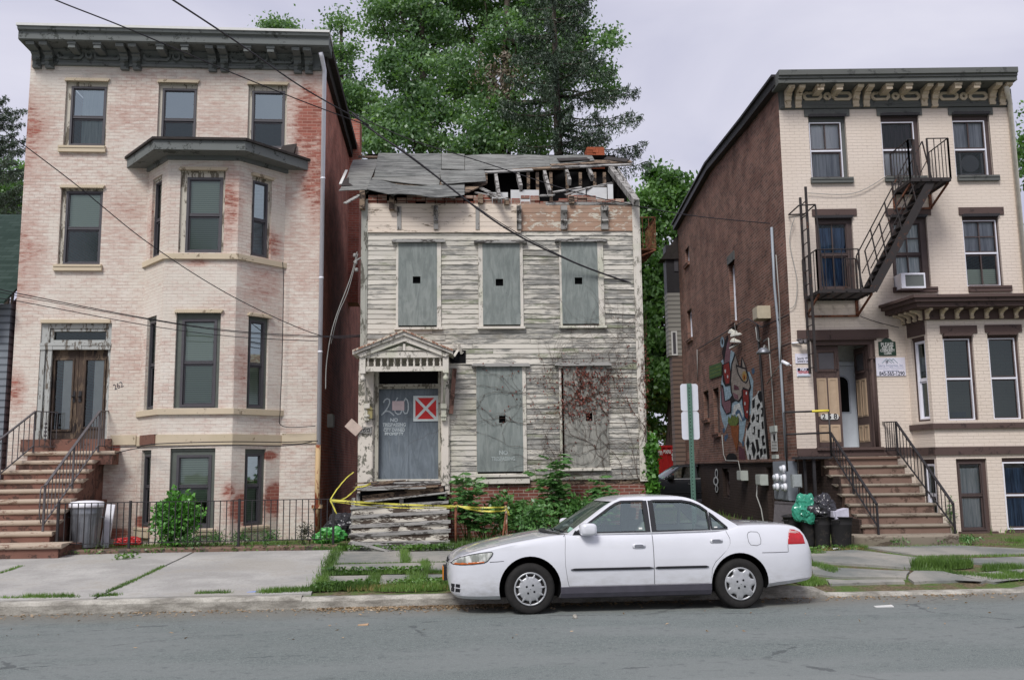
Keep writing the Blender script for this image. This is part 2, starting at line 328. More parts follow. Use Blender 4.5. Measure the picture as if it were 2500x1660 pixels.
# ---- ground under everything: earth with moss and trodden grass
g = G("earth", .95, .1); p = g.co(); n1 = g.noise(p, 1.7, 7, .65); n2 = g.noise(p, 24, 4, .7)
c = g.mix(g.mr(n2, .35, .7), lin((84, 74, 60)), lin((128, 114, 92))); c = g.mix(g.mr(n1, .42, .58, 0, .85), c, g.mix(n2, lin((58, 84, 38)), lin((96, 122, 62))))
g.col(c); g.bump(n2, .8, .03); M['earth'] = g.m
mb = MB(); ds = [.14 + .25 * i for i in range(25)] + [8, 12, 20, 45, 200]; us = [-200, -60, -30] + [x * .25 for x in range(-60, 61)] + [30, 60, 200]
mb.sheet([[(u, d, gz(u, d) - .02) for d in ds] for u in us]); mb.sheet([[(u, d, -.16) for d in (-300, -59.9, .14)] for u in (-200, 200)])
ground = mb.build("ground", M['earth'], kind="structure"); ground.location = K.o; ground.rotation_euler = (0, 0, K.yaw)
# ---- pavement slabs (each one laid as a thick slab)
g = G("concrete", .9, .2); p = g.co(); n1 = g.noise(p, 1.2, 6, .6); n2 = g.noise(p, 60, 3, .6); n3 = g.noise(g.map(p, (1, 3, 1)), 5, 6, .7)
c = g.mix(g.mr(n1, .35, .68), lin((154, 152, 148)), lin((180, 178, 173))); c = g.mix(g.mr(g.noise(p, 26, 4, .7), .45, .75, 0, .5), c, lin((125, 120, 112))); c = g.mix(g.mr(n3, .55, .74, 0, .5), c, lin((134, 129, 120))); c = g.mix(g.mr(g.noise(p, .6, 7, .7), .50, .60, 0, .55), c, lin((146, 141, 132)))
g.col(c); g.bump(n2, .35, .006); M['concrete'] = g.m
g = G("bluestone_flag", .85, .25); p = g.co(); n1 = g.noise(p, .9, 6, .6); n2 = g.noise(p, 40, 4, .7); n3 = g.noise(g.map(p, (1, 3.5, 1)), 3.5, 7, .72, .6)
c = g.mix(g.mr(n1, .33, .68), lin((112, 116, 113)), lin((156, 152, 144))); c = g.mix(g.mr(n2, .35, .75, 0, .3), c, lin((108, 105, 98))); c = g.mix(g.mr(n3, .6, .66, 0, .6), c, lin((84, 82, 76)))
g.col(c); g.bump(g.math('ADD', n2, g.mr(n3, .6, .66, 0, -1.)), .5, .008); M['flag'] = g.m
g = G("kerb_concrete", .9, .2); p = g.co(); n1 = g.noise(g.map(p, (.6, 1, 2)), 3, 7, .7); n2 = g.noise(p, 50, 3, .6)
c = g.mix(g.mr(n1, .35, .65), lin((122, 118, 110)), lin((182, 178, 168))); c = g.mix(g.mr(n2, .4, .8, 0, .4), c, lin((90, 86, 78))); g.col(c); g.bump(g.math('ADD', n1, n2), .6, .012); M['kerb'] = g.m
def slab(mb, pts, lift=0.012, th=.06, jig=.0):
    """irregular slab outline (u,d) subdivided so that it follows the ground"""
    bm = bmesh.new(); vs = [bm.verts.new((a, b, 0)) for a, b in pts]; bm.faces.new(vs); bmesh.ops.triangulate(bm, faces=bm.faces[:])
    for _ in range(3): bmesh.ops.subdivide_edges(bm, edges=[e for e in bm.edges if e.calc_length() > .45], cuts=1); bmesh.ops.triangulate(bm, faces=[f for f in bm.faces if len(f.verts) > 4])
    dzz = random.uniform(-.004, .008)
    for v in bm.verts:
        x, y = v.co.x, v.co.y
        if v.is_boundary and jig: x += mnoise.noise((x * 5, y * 5, 1)) * jig; y += mnoise.noise((x * 5, y * 5, 7)) * jig
        v.co = (x, y, gz(x, y) + lift + dzz + (mnoise.noise((x * 1.3, y * 1.3, 3)) * .008))
    bm.verts.index_update(); V = [v.co.copy() for v in bm.verts]; F = [[v.index for v in f.verts] for f in bm.faces]
    F = [f if (V[f[1]] - V[f[0]]).cross(V[f[2]] - V[f[0]]).z > 0 else f[::-1] for f in F]
    bd = [(e.verts[0].index, e.verts[1].index) for e in bm.edges if e.is_boundary]
    n = len(V); V += [v - Vector((0, 0, th)) for v in V]; mb.add(V, F + [(a, b, b + n, a + n) for a, b in bd]); bm.free()
def g2(px, py): p = gpt(px, py); return (p.x, p.y)
mb = MB()
k0 = .17
A = [g2(264, 1446), g2(436, 1367)]; Bq = [g2(777, 1434), g2(823, 1343)]; Z0 = [g2(-22, 1408), g2(57, 1382)]
Z0 = [(Z0[0][0], Z0[0][1]), (Z0[1][0] + (4.9 - Z0[1][1]) * .1, 4.9)]
slab(mb, [(-14, k0), (A[0][0] - .02, k0), (A[1][0] - .02, A[1][1]), (A[1][0] - .02, 4.75), (-14, 4.75)])
slab(mb, [(A[0][0] + .02, k0), (Bq[0][0] - .03, k0 + .02), (Bq[1][0] - .03, Bq[1][1]), (A[1][0] + .02, Bq[1][1] + .1), (A[1][0] + .02, A[1][1])])
pavement = mb.build("pavement", M['concrete'], kind="structure"); pavement.location = K.o; pavement.rotation_euler = (0, 0, K.yaw)
FL = [[(820, 1348), (983, 1346), (986, 1373), (812, 1377)], [(996, 1347), (1290, 1344), (1290, 1370), (992, 1372)], [(812, 1380), (1034, 1375), (1032, 1393), (810, 1395)],
      [(1045, 1374), (1300, 1372), (1300, 1391), (1043, 1393)], [(798, 1407), (912, 1405), (900, 1424), (800, 1432)], [(930, 1405), (1020, 1404), (1010, 1428), (922, 1431)], [(1036, 1403), (1260, 1402), (1260, 1428), (1034, 1429)],
      [(1300, 1344), (1600, 1343), (1600, 1385), (1300, 1388)], [(1310, 1394), (1620, 1392), (1620, 1424), (1310, 1428)], [(1615, 1343), (1960, 1345), (1970, 1372), (1610, 1386)], [(1632, 1392), (1960, 1380), (1968, 1420), (1632, 1424)],
      [(1978, 1348), (2085, 1344), (2238, 1362), (2222, 1389), (1988, 1370)], [(2110, 1335), (2330, 1331), (2540, 1342), (2540, 1352), (2312, 1355), (2255, 1359)], [(2275, 1364), (2540, 1358), (2540, 1385), (2450, 1379), (2330, 1366)],
      [(1980, 1377), (2100, 1390), (2216, 1396), (2210, 1414), (2040, 1412), (1985, 1404)], [(2226, 1396), (2300, 1399), (2398, 1424), (2412, 1432), (2225, 1438), (2218, 1416)], [(2016, 1418), (2206, 1420), (2210, 1438), (2024, 1442)],
      [(2330, 1405), (2440, 1398), (2500, 1417), (2502, 1426), (2422, 1424)], [(2455, 1394), (2540, 1390), (2540, 1410), (2512, 1412)]]
mb = MB()
for q in FL: slab(mb, [g2(*p) for p in q], jig=.05)
pv2 = mb.build("pavement", M['flag'], kind="structure"); pv2.location = K.o; pv2.rotation_euler = (0, 0, K.yaw)
# ---- kerb: concrete to the left, broken old stone behind the car, dropped at the drive on the right
def kerb_run(name, u0, u1, top, mat, rough, step=.18, w=.16):
    mb = MB(); n = int((u1 - u0) / step); G_ = []
    for i in range(n + 1):
        u = u0 + (u1 - u0) * i / n; q = mnoise.noise((u * 2.2, 5, 1)) * rough + mnoise.noise((u * 7, 2, 1)) * rough * .6; t = top(u) if callable(top) else top
        q2 = mnoise.noise((u * 3, 9, 4)) * rough
        G_.append([(u, 0 + q * .4, -.2), (u, .0 + q * .5, t - .05 + q * .3), (u, .025 + q, t - .012 + min(0, q2)), (u, .05 + q, t + min(0, q2 * 1.2)), (u, w, t + q2 * .3), (u, w, -.2)])
    mb.sheet(G_, False); o = mb.build(name, mat, kind="structure"); o.location = K.o; o.rotation_euler = (0, 0, K.yaw); return o
uA = gpt(745, 1445).x; uB = gpt(1935, 1440).x; uC = gpt(1995, 1446).x; uD = gpt(2440, 1436).x
kerb_run("kerb", -14, uA, .075, M['kerb'], .008); kerb_run("kerb", uA, uC, lambda u: .055 - .10 * sm(u, uB, uC), M['kerb'], .035); kerb_run("kerb", uC, uD, -.045, M['kerb'], .008)
kerb_run("kerb", uD, 14, lambda u: -.045 + .10 * sm(u, uD, uD + .5), M['kerb'], .012)
# ---------------------------------------------------------------- greenery helpers
def leaf_mat(name, dark, light, trans=.25, rough=.4, hue=.02):
    g = G(name, rough, .6); gi = g.n("ShaderNodeNewGeometry"); r = gi.outputs['Random Per Island']; nz = g.noise(g.co(), .8, 3)
    c = g.mix(g.math('ADD', g.math('MULTIPLY', r, .5), g.math('MULTIPLY', g.mr(nz, .35, .65), .5)), lin(dark), lin(light)); g.col(c)
    tl = g.n("ShaderNodeBsdfTranslucent"); g.put(tl.inputs[0], g.mix(1., c, (1.1, 1.25, .5), 'MULTIPLY')); mx = g.n("ShaderNodeMixShader"); mx.inputs[0].default_value = trans
    g.l(g.b.outputs[0], mx.inputs[1]); g.l(tl.outputs[0], mx.inputs[2]); g.l(mx.outputs[0], g.out.inputs[0]); return g.m
M['grass'] = leaf_mat("grass_blade", (58, 88, 36), (124, 156, 78)); M['grass_dry'] = leaf_mat("dry_grass", (120, 112, 66), (172, 156, 104)); M['weed'] = leaf_mat("weed_leaf", (48, 82, 34), (112, 150, 70))
RNG = np.random.default_rng(5)
def blades(P, h, w=.006, lean=.5):
    """P (n,3) roots -> triangles"""
    n = len(P); a = RNG.uniform(0, 2 * np.pi, n); hh = h * RNG.uniform(.45, 1.15, n); ln = RNG.uniform(.1, lean, n) * hh; b = RNG.uniform(0, 2 * np.pi, n)
    side = np.stack([np.cos(a), np.sin(a), 0 * a], 1) * w; tip = P + np.stack([np.cos(b) * ln, np.sin(b) * ln, hh], 1); return np.stack([P - side, P + side, tip], 1).reshape(-1, 3)
def leaves(P, D, L, W, fold=.0):
    """centres P, directions D (n,3), length L, width W -> diamond quads"""
    n = len(P); D = D / np.linalg.norm(D, axis=1, keepdims=True); X = np.cross(D, RNG.normal(size=(n, 3))); X /= np.linalg.norm(X, axis=1, keepdims=True) + 1e-9
    L = (L * RNG.uniform(.7, 1.25, n))[:, None]; Wd = (W * RNG.uniform(.7, 1.2, n))[:, None]
    return np.stack([P - D * L * .5, P + X * Wd * .5 - D * L * .06, P + D * L * .5, P - X * Wd * .5 - D * L * .06], 1).reshape(-1, 3)
def on_ground(pts):     # (n,2) street frame -> world
    return np.array([K.w((u, d, gz(u, d))) for u, d in pts])
def strip(a, b, n, wd):
    a = np.array(g2(*a)); b = np.array(g2(*b)); t = RNG.random(n)[:, None]; return a + (b - a) * t + RNG.normal(0, wd, (n, 2))
def patch(c, rx, ry, n):
    c = np.array(g2(*c)); r = np.sqrt(RNG.random(n)); t = RNG.uniform(0, 2 * np.pi, n); return c + np.stack([np.cos(t) * r * rx, np.sin(t) * r * ry], 1)
M['screen'] = glass_mat("screened_glass", (.62, .66, .64), .06, .12)
# ================================================================ generic parts of buildings
def window(par, op, sa, rail, T=None, rec=.10, cm='casing_old', smat='sash_grey', glass='glass', back=(), sill=None, sillm='stone_cream', lintel=None, linm=None, rope=None, ropem=None, mv=(0, 0), mh=(0, 0), fw=.045, name='window', smat2=None, rw=.03):
    """op: hole in the wall, sa: sash (u0,u1,z0,z1), rail: height of the meeting rail; back: (name, material, z0, z1[, u0, u1])"""
    mb = MB(); mb.T = T; mb.m = 0
    mb.ring(op, (sa[0] - op[0], op[1] - sa[1], max(sa[2] - op[2], .001), op[3] - sa[3]), rec - .04, rec + .08)
    if op[3] - sa[3] > .08: mb.box(op[0] + .01, op[1] - .01, rec - .065, rec - .03, op[3] - .05, op[3] - .004)
    mb.m = 1; mb.ring(sa, fw, rec - .055, rec + .03); mb.box(sa[0] + fw, sa[1] - fw, rec - .03, rec + .02, rail - .018, rail + .018)
    mb.m = 2; mb.ring((sa[0] + fw, sa[1] - fw, sa[2] + fw, rail - .025), rw, rec - .005, rec + .03); mb.ring((sa[0] + fw, sa[1] - fw, rail + .025, sa[3] - fw), .02, rec - .03, rec + .015)
    c = (sa[0] + sa[1]) / 2
    for k, (z0, z1) in enumerate(((rail + .03, sa[3] - fw), (sa[2] + fw, rail - .03))):
        if mv[k]: mb.box(c - .013, c + .013, rec - .02, rec + .014, z0, z1)
        if mh[k]: mb.box(sa[0] + fw, sa[1] - fw, rec - .018, rec + .012, (z0 + z1) / 2 - .012, (z0 + z1) / 2 + .012)
    w = mb.build(name, [M[cm], M[smat], M[smat2 or smat]], par)
    mb = MB(); mb.T = T; mb.m = 0; mb.face([(sa[0] + fw, rec - .01, rail), (sa[1] - fw, rec - .01, rail), (sa[1] - fw, rec - .01, sa[3] - fw), (sa[0] + fw, rec - .01, sa[3] - fw)])
    mb.m = 1; mb.face([(sa[0] + fw, rec + .008, sa[2] + fw), (sa[1] - fw, rec + .008, sa[2] + fw), (sa[1] - fw, rec + .008, rail), (sa[0] + fw, rec + .008, rail)]); mb.build("pane", [M[glass], M['screen' if smat == 'sash_grey' else glass]], w)
    for b in back:
        u0, u1 = (b[4], b[5]) if len(b) > 4 else (sa[0] + .02, sa[1] - .02); mb = MB(); mb.T = T; n = 24
        wv = .014 if 'curtain' in b[0] else .0
        mb.sheet([[(u0 + (u1 - u0) * i / n, rec + .05 + wv * math.sin(i * 2.1 + u0 * 9), z) for z in (b[2], b[3])] for i in range(n + 1)]); mb.build(b[0], M[b[1]], w)
    if sill:
        mb = MB(); mb.T = T; mb.box(sill[0], sill[1], -.07, rec, sill[2], sill[3]); mb.box(sill[0] + .01, sill[1] - .01, -.085, -.07, sill[3] - .05, sill[3] - .008); mb.build("sill", M[sillm], w)
    if lintel:
        mb = MB(); mb.T = T; mb.box(lintel[0], lintel[1], -.025, .05, lintel[2], lintel[3]); mb.build("lintel", M[linm or sillm], w)
    if rope:
        mb = MB(); mb.T = T; n = int((rope[1] - rope[0]) / .035)
        for i in range(n):
            x = rope[0] + (rope[1] - rope[0]) * i / n; mb.beam((x, -.035, rope[2]), (x + .05, -.035, rope[3]), .028, .05, (0, 1, 0))
        mb.box(rope[0], rope[1], -.03, .03, rope[2] + .005, rope[3] - .005); mb.build("rope_moulding", M[ropem or linm or sillm], w)
    return w
def bracket_poly(zb, zt, out, k=1.):
    h = zt - zb
    return [(0, zb), (-.09 * k, zb), (-.11 * k, zb + h * .12), (-.075 * k, zb + h * .16), (-.10 * k, zb + h * .34), (-.15 * k, zb + h * .40), (-.13 * k, zb + h * .46), (-.15 * k, zb + h * .60), (-.22 * k, zb + h * .68), (-.20 * k, zb + h * .76), (-out, zt - h * .17), (-out - .02, zt - h * .02), (-out, zt), (0, zt)]
def xprism(mb, poly, u0, u1): mb.prism(poly, u0, u1, 'x')
def oct_ring(mb, u0, u1, z0, z1, w, d0, d1):
    c = min(u1 - u0, z1 - z0) * .30
    def O(i): k = c * .75 if i else c; a, b, e, f = u0 + i, u1 - i, z0 + i, z1 - i; return [(a + k, e), (b - k, e), (b, e + k), (b, f - k), (b - k, f), (a + k, f), (a, f - k), (a, e + k)]
    o, q = O(0), O(w)
    for i in range(8):
        j = (i + 1) % 8; mb.hexa([(o[i][0], d1, o[i][1]), (o[j][0], d1, o[j][1]), (q[j][0], d1, q[j][1]), (q[i][0], d1, q[i][1])], [(o[i][0], d0, o[i][1]), (o[j][0], d0, o[j][1]), (q[j][0], d0, q[j][1]), (q[i][0], d0, q[i][1])])
def railing(par, P, Q, h, n, mat, name="railing", post=.03, low=.12, dbl=False):
    """sloping hand rail from foot P to foot Q (points on the nosings), balusters between"""
    P = Vector(P); Q = Vector(Q); up = Vector((0, 0, 1)); mb = MB()
    mb.beam(P + up * h, Q + up * h, .05, .022); mb.beam(P + up * low, Q + up * low, .03, .016)
    for i in range(n + 1):
        a = P.lerp(Q, i / n); w = post if i in (0, n) or (i == n // 2) else .014; mb.beam(a + up * (-.02 if w == post else low), a + up * h, w, w, (1, 0, 0))
    return mb.build(name, M[mat] if isinstance(mat, str) else mat, par)
# ================================================================ tall brick house on the left
L = Frame(773, 1086, 20.1, R(4.5)); at = L.at
lh = thing("brick_house", "tall white painted red brick house with grey bracketed cornice and angled bay", "house", fr=L)
uL0 = (at(80, 119).x + at(42, 665).x) / 2; BP = -.84; bl, br_ = at(345, 880).x, at(688, 880).x; fl, fr_ = at(393, 880, BP).x, at(572, 880, BP).x
zc_top = at(400, 66, -.6).z; zc_f = at(400, 99, -.6).z; zc_k = at(400, 82, -.6).z; zfz = at(420, 167).z; zg = .15
peels = [(.0, at(773, 430).z, .75, 2.6, .22), (-.3, at(773, 280).z, .5, 1.3, .30), (uL0, at(60, 330).z, .7, 1.3, .20), (uL0 + .1, at(60, 640).z, .6, 1.5, .15), (uL0 + .1, at(60, 950).z, .28, .6, .2),
         (at(520, 290).x, at(500, 290).z, 1.6, .8, .09), (at(330, 290).x, at(330, 290).z, .7, .7, .08), (at(285, 560).x, at(285, 560).z, .9, 1.1, .08), (at(740, 560).x, at(740, 560).z, .8, 1.6, .12), (at(270, 1302).x, at(270, 1302).z, .42, .14, .55), (at(284, 1093).x, at(284, 1093).z, .10, .16, .5), (at(715, 250).x, at(715, 250).z, .5, 1.1, .14)]
M['paint_brick'] = painted_brick_mat("cream_painted_brick", (220, 212, 201), (190, 164, 152), (150, 94, 82), peels, base=.085, grime=(208, 199, 186))
bpe = [(at(600, 1240, -.7).x, at(600, 1240, -.7).z, .50, .52, .40), (at(560, 1200, -.8).x, at(560, 1205, -.8).z, .20, .30, .25), (at(672, 1230, -.1).x, at(672, 1220, -.1).z, .3, .50, .42), (at(655, 1105, -.3).x, at(655, 1112, -.3).z, .18, .13, .42), (at(345, 1290, -.3).x, at(345, 1275, -.3).z, .3, .18, .4),
       (at(560, 470, BP).x, at(560, 500, BP).z, .35, 1.1, .20), (at(640, 690, -.4).x, at(640, 690, -.4).z, .5, .5, .16), (at(480, 640, BP).x, at(480, 640, BP).z, .4, .12, .22), (at(365, 560, -.4).x, at(365, 560, -.4).z, .3, .9, .16), (at(590, 900, -.7).x, at(590, 900, -.7).z, .22, 1.0, .12), (at(660, 640, -.2).x, at(660, 600, -.2).z, .35, .5, .22)]
M['paint_brick_bay'] = painted_brick_mat("cream_painted_bay_brick", (220, 212, 201), (194, 168, 156), (150, 94, 82), bpe, base=.07, grime=(208, 199, 186))
M['side_brick'] = brick_wall_mat("weathered_red_brick", (192, 120, 102), (162, 104, 90), (182, 156, 142))
w3 = [L.rect(158, 197, 261, 357), L.rect(385, 201, 481, 358), L.rect(605, 206, 700, 362)]; s3 = [L.rect(169, 210, 256, 355), L.rect(393, 215, 477, 358), L.rect(613, 221, 694, 361)]
w2 = L.rect(145, 457, 248, 646); s2 = L.rect(156, 466, 246, 645); dr = L.rect(93, 789, 267, 1072)
mb = MB(); mb.wall((uL0, 0, zg, zc_f), w3 + [w2, dr])
wallo = mb.build("wall", M['paint_brick'], lh)
mb = MB(); sp1, sp2 = L.sat(790, 128, 0), L.sat(879, 368, 0); sl = (sp2.z - sp1.z) / (sp2.y - sp1.y); zr = lambda d: zc_f + .1 + (d) * min(0, sl)
DB = 11.
mb.face([(0, 0, zg), (0, DB, zg), (0, DB, zr(DB)), (0, 0, zr(0))]); mb.face([(uL0, 0, zg), (uL0, 0, zr(0)), (uL0, DB, zr(DB)), (uL0, DB, zg)]); mb.face([(uL0, DB, zg), (uL0, DB, zr(DB)), (0, DB, zr(DB)), (0, DB, zg)])
mb.build("side_wall", M['side_brick'], lh)
mb = MB(); mb.hexa([(uL0 - .05, -.3, zc_top - .03), (.2, -.3, zc_top - .03), (.2, DB, zr(DB) + .16), (uL0 - .05, DB, zr(DB) + .16)], [(uL0 - .05, -.3, zc_top - .12), (.2, -.3, zc_top - .12), (.2, DB, zr(DB) + .02), (uL0 - .05, DB, zr(DB) + .02)])
mb.beam((.12, .02, zr(0) - .04), (.12, DB, zr(DB) - .04), .22, .10); mb.beam((.05, .02, zr(0) - .2), (.05, DB, zr(DB) - .2), .1, .26); rf = mb.build("roof", M['tar'], lh)
mb = MB(); cz = L.at(884, 300, 6.6).z; mb.box(-.5, .30, 6.3, 7.0, 6.5, cz); mb.build("chimney", M['side_brick'], rf)
# cornice
mb = MB(); e0, e1 = uL0 - .06, .2
mb.m = 1; mb.box(e0 - .02, e1 + .02, -.64, .1, zc_top - .055, zc_top); mb.m = 0
xprism(mb, [(.1, zc_top - .06), (-.62, zc_top - .06), (-.60, zc_k + .03), (-.54, zc_k), (-.54, zc_f), (-.50, zc_f - .02), (.1, zc_f - .02)], e0, e1)
xprism(mb, [(.0, zfz), (-.06, zfz), (-.07, zfz + .05), (-.045, zfz + .08), (-.045, zc_f - .02), (.0, zc_f - .02)], uL0 + .06, -.02)
xprism(mb, [(-.045, zc_f - .13), (-.14, zc_f - .05), (-.14, zc_f - .021), (-.045, zc_f - .021)], uL0 + .06, -.02)
pz0, pz1 = at(600, 158).z, at(600, 134).z
for a in ((142, 208), (232, 300), (352, 420), (446, 516), (562, 632), (660, 720)): oct_ring(mb, at(a[0], 146).x, at(a[1], 146).x, pz0, pz1, .05, -.10, -.044)
for a in ((212, 230), (424, 443), (634, 656)): oct_ring(mb, at(a[0], 146).x, at(a[1], 146).x, pz0 + .01, pz1 - .01, .04, -.11, -.044)
cor = mb.build("cornice", [M['trim_grey'], M['trim_pale']], lh)
zb = at(420, 176).z; first = None
for x in (96, 127, 310, 340, 524, 553, 731, 758):
    u = at(x, 150).x - .02
    if first is None:
        mb = MB(); xprism(mb, bracket_poly(zb, zc_f - .022, .46), -.085, .085); first = mb.build("bracket", M['trim_grey'], cor); o = first
    else: o = first.copy(); C.objects.link(o)
    o.location = (u, 0, 0)
first = None
for x in (182, 244, 396, 456, 607, 664):
    u = at(x, 118, -.3).x
    if first is None:
        mb = MB(); mb.box(-.075, .075, -.47, -.045, zc_f - .15, zc_f - .022); mb.box(-.09, .09, -.49, -.2, zc_f - .07, zc_f - .023); first = mb.build("modillion", M['trim_grey'], cor); o = first
    else: o = first.copy(); C.objects.link(o)
    o.location = (u, 0, 0)
# windows of the flat wall
za = lambda x, y, d=0.: at(x, y, d).z
window(lh, w3[0], s3[0], za(210, 285), back=[('curtain', 'curtain', s3[0][2], s3[0][3], s3[0][0] + .22, s3[0][1])], glass='glass_bright', sill=(at(144, 365).x, at(259, 365).x, za(200, 373), za(200, 358)), rope=(w3[0][0] - .02, w3[0][1] + .02, w3[0][3] - .03, w3[0][3] + .035))
window(lh, w3[1], s3[1], za(435, 291), back=[], glass='glass_bright', rope=(w3[1][0] - .02, w3[1][1] + .02, w3[1][3] - .03, w3[1][3] + .035))
window(lh, w3[2], s3[2], za(652, 293), back=[], glass='glass_bright', rope=(w3[2][0] - .02, w3[2][1] + .02, w3[2][3] - .03, w3[2][3] + .035))
window(lh, w2, s2, za(200, 557), back=[('blind', 'blind', za(200, 560), s2[3])], sill=(at(132, 654).x, at(250, 654).x, za(190, 662), za(190, 647)), rope=(w2[0] - .02, w2[1] + .02, w2[3] - .03, w2[3] + .035))
# bay
def bay_poly(o): return [(bl - o * 1.15, .0), (fl - o * .45, BP - o), (fr_ + o * .45, BP - o), (br_ + o * 1.15, .0)]
def panel(a, b):
    a = Vector((*a, 0)); b = Vector((*b, 0)); x = (b - a).normalized(); y = Vector((-x.y, x.x, 0)); m = Matrix.Identity(4)
    for i in range(3): m[i][0] = x[i]; m[i][1] = y[i]; m[i][3] = a[i]
    return m, (b - a).length
bp = bay_poly(0); TF, lf = panel(bp[1], bp[2]); TR, lr = panel(bp[2], bp[3]); TL, ll = panel(bp[0], bp[1])
zbt = at(480, 392, BP).z
def fw_(x0, y0, x1, y1): r = L.rect(x0, y0, x1, y1, BP); return [r[0] - fl, r[1] - fl, r[2], r[3]]
F = [fw_(438, 415, 548, 617), fw_(427, 762, 536, 996), fw_(413, 1094, 523, 1290)]; FS = [fw_(453, 432, 541, 616), fw_(440, 778, 526, 993), fw_(427, 1110, 513, 1288)]
rails = [za(500, 524, BP), za(480, 885, BP), za(470, 1188, BP)]
ra, rb = lr * .27, lr * .70
RW = [[ra, rb, F[i][2] + (.0 if i < 2 else .02), F[i][3] - .02] for i in range(3)]; RS = [[r[0] + .06, r[1] - .07, r[2] + .03, r[3] - .1] for r in RW]
LW = [[ll - rb, ll - ra, r[2], r[3]] for r in RW]; LS = [[r[0] + .06, r[1] - .06, r[2] + .03, r[3] - .1] for r in LW]
mb = MB(); mb.T = TF; mb.wall((0, lf, zg, zbt), F); mb.T = TR; mb.wall((0, lr, zg, zbt), RW); mb.T = TL; mb.wall((0, ll, zg, zbt), LW); mb.T = None
mb.face([(p[0], p[1], zbt) for p in bp]); bay = mb.build("bay_wall", M['paint_brick_bay'], lh)
for i in range(3):
    cm = 'casing_old' if i == 0 else 'casing_grey'; bk = [('blind', ('blind_dim', 'blind', 'blind')[i], FS[i][2] + (.0 if i != 2 else .5), FS[i][3])]; rp = (F[i][0] - .03, F[i][1] + .03, F[i][3] - .02, F[i][3] + .045) if i < 2 else None
    window(lh, F[i], FS[i], rails[i], TF, back=bk, cm=cm, glass='glass', rope=rp, sill=((F[i][0] + .55, F[i][1] + .05, F[i][2] - .13, F[i][2] - .01) if i == 2 else None), fw=.05)
    window(lh, RW[i], RS[i], rails[i], TR, back=([('blind', 'blind_dim', RS[i][2], rails[i])] if i else []), cm=cm, fw=.035, glass='glass_bright', rope=((RW[i][0] - .03, RW[i][1] + .03, RW[i][3] - .02, RW[i][3] + .04) if i < 2 else None), sill=((RW[i][0] - .1, RW[i][1] + .1, RW[i][2] - .1, RW[i][2] - .01) if i == 2 else None))
    window(lh, LW[i], LS[i], rails[i], TL, cm=cm, fw=.035, sill=((LW[i][0] - .1, LW[i][1] + .1, LW[i][2] - .2, LW[i][2] - .01) if i == 2 else None))
def belt(name, z0, z1, off, mat):
    mb = MB(); mb.prism(bay_poly(off), z0, z1, 'z'); return mb.build(name, M[mat], lh)
belt("sill_band", za(490, 632, BP - .06), za(490, 619, BP - .06), .06, 'stone_cream'); belt("sill_band", za(480, 1011, BP - .06), za(480, 997, BP - .06), .06, 'stone_cream')
belt("plinth_band", za(480, 1086, BP - .03), za(480, 1060, BP - .03), .03, 'stone_cream')
mb = MB(); mb.box(at(268, 1070).x + .02, bl - .04, -.03, .0, za(300, 1086), za(300, 1062)); mb.box(br_ + .04, -.0, -.03, .0, za(730, 1082), za(730, 1058)); mb.build("plinth_band", M['stone_cream'], lh)
mb = MB(); q = L.rect(334, 1062, 388, 1086, -.35); mb.T = TL; mb.box(ll * .2, ll * .95, -.05, -.0, q[2], q[3]); mb.build("exposed_stone", M['brownstone'], lh)
EO = .42; y2z = lambda y, o: za(480, y, BP - o)
mb = MB(); mb.m = 0
for o, y0, y1 in ((.05, 390, 378), (.10, 378, 371), (.30, 371, 366), (EO, 366, 343)): mb.prism(bay_poly(o), y2z(y0, o), y2z(y1, o), 'z')
mb.m = 1; zt_ = y2z(343, EO); a, b = bay_poly(EO + .05), bay_poly(.1)
mb.prism(a, zt_ + .003, zt_ + .055, 'z'); mb.add([(p[0], p[1], zt_ + .055) for p in a] + [(p[0], p[1], zt_ + .16) for p in b], [(0, 1, 5, 4), (1, 2, 6, 5), (2, 3, 7, 6), (4, 5, 6, 7)])
bc = mb.build("bay_cornice", [M['trim_grey'], M['tar']], lh)
mb = MB(); fx = at(712, 370, -.1); mb.hexa([(fx.x - .3, -.2, fx.z - .1), (fx.x + .05, -.25, fx.z - .15), (fx.x + .1, -.05, fx.z + .2), (fx.x - .2, -.05, fx.z + .15)], [(fx.x - .3, -.1, fx.z - .12), (fx.x + .05, -.1, fx.z - .17), (fx.x + .1, -.02, fx.z + .18), (fx.x - .2, -.02, fx.z + .12)]); mb.build("loose_flashing", M['tar'], bc)
# front door
wood = worn("weathered_door_wood", (62, 54, 50), (112, 96, 80), .32, (1, 1, .18), scale=5, tint=(44, 38, 36), hi=(88, 72, 60))
M['door_trim'] = worn("peeling_grey_door_frame", (176, 178, 174), (116, 108, 98), .36, (1, 1, .2), scale=8)
leafL = L.rect(117, 855, 188, 1071, .1); leafR = L.rect(189, 855, 262, 1071, .1); ztr = za(190, 842, .1); zt1, zt0 = za(190, 798, .1), za(190, 836, .1)
mb = MB(); mb.ring((dr[0], dr[1], dr[2], dr[3]), (leafL[0] - dr[0] - .005, dr[1] - leafR[1], 0, .1), .03, .2); mb.box(dr[0] + .02, dr[1] - .01, -.02, .2, leafL[3], ztr + .03); mb.box(dr[0], dr[1], -.03, .03, ztr - .03, ztr + .02)
mb.ring((leafL[0], leafR[1], ztr + .03, dr[3] - .1), .07, .06, .2)
for x in (dr[0] + .02, dr[0] + .16): mb.box(x, x + .09, -.01, .05, dr[2], ztr); mb.box(x - .012, x + .102, -.03, .05, ztr - .12, ztr - .04); mb.box(x - .012, x + .102, -.025, .05, dr[2], dr[2] + .18)
xm = (leafL[0] + leafR[1]) / 2; mb.box(xm - .07, xm + .07, -.035, .03, leafL[3] + .0, ztr + .05)
df = mb.build("door_frame", M['door_trim'], lh)
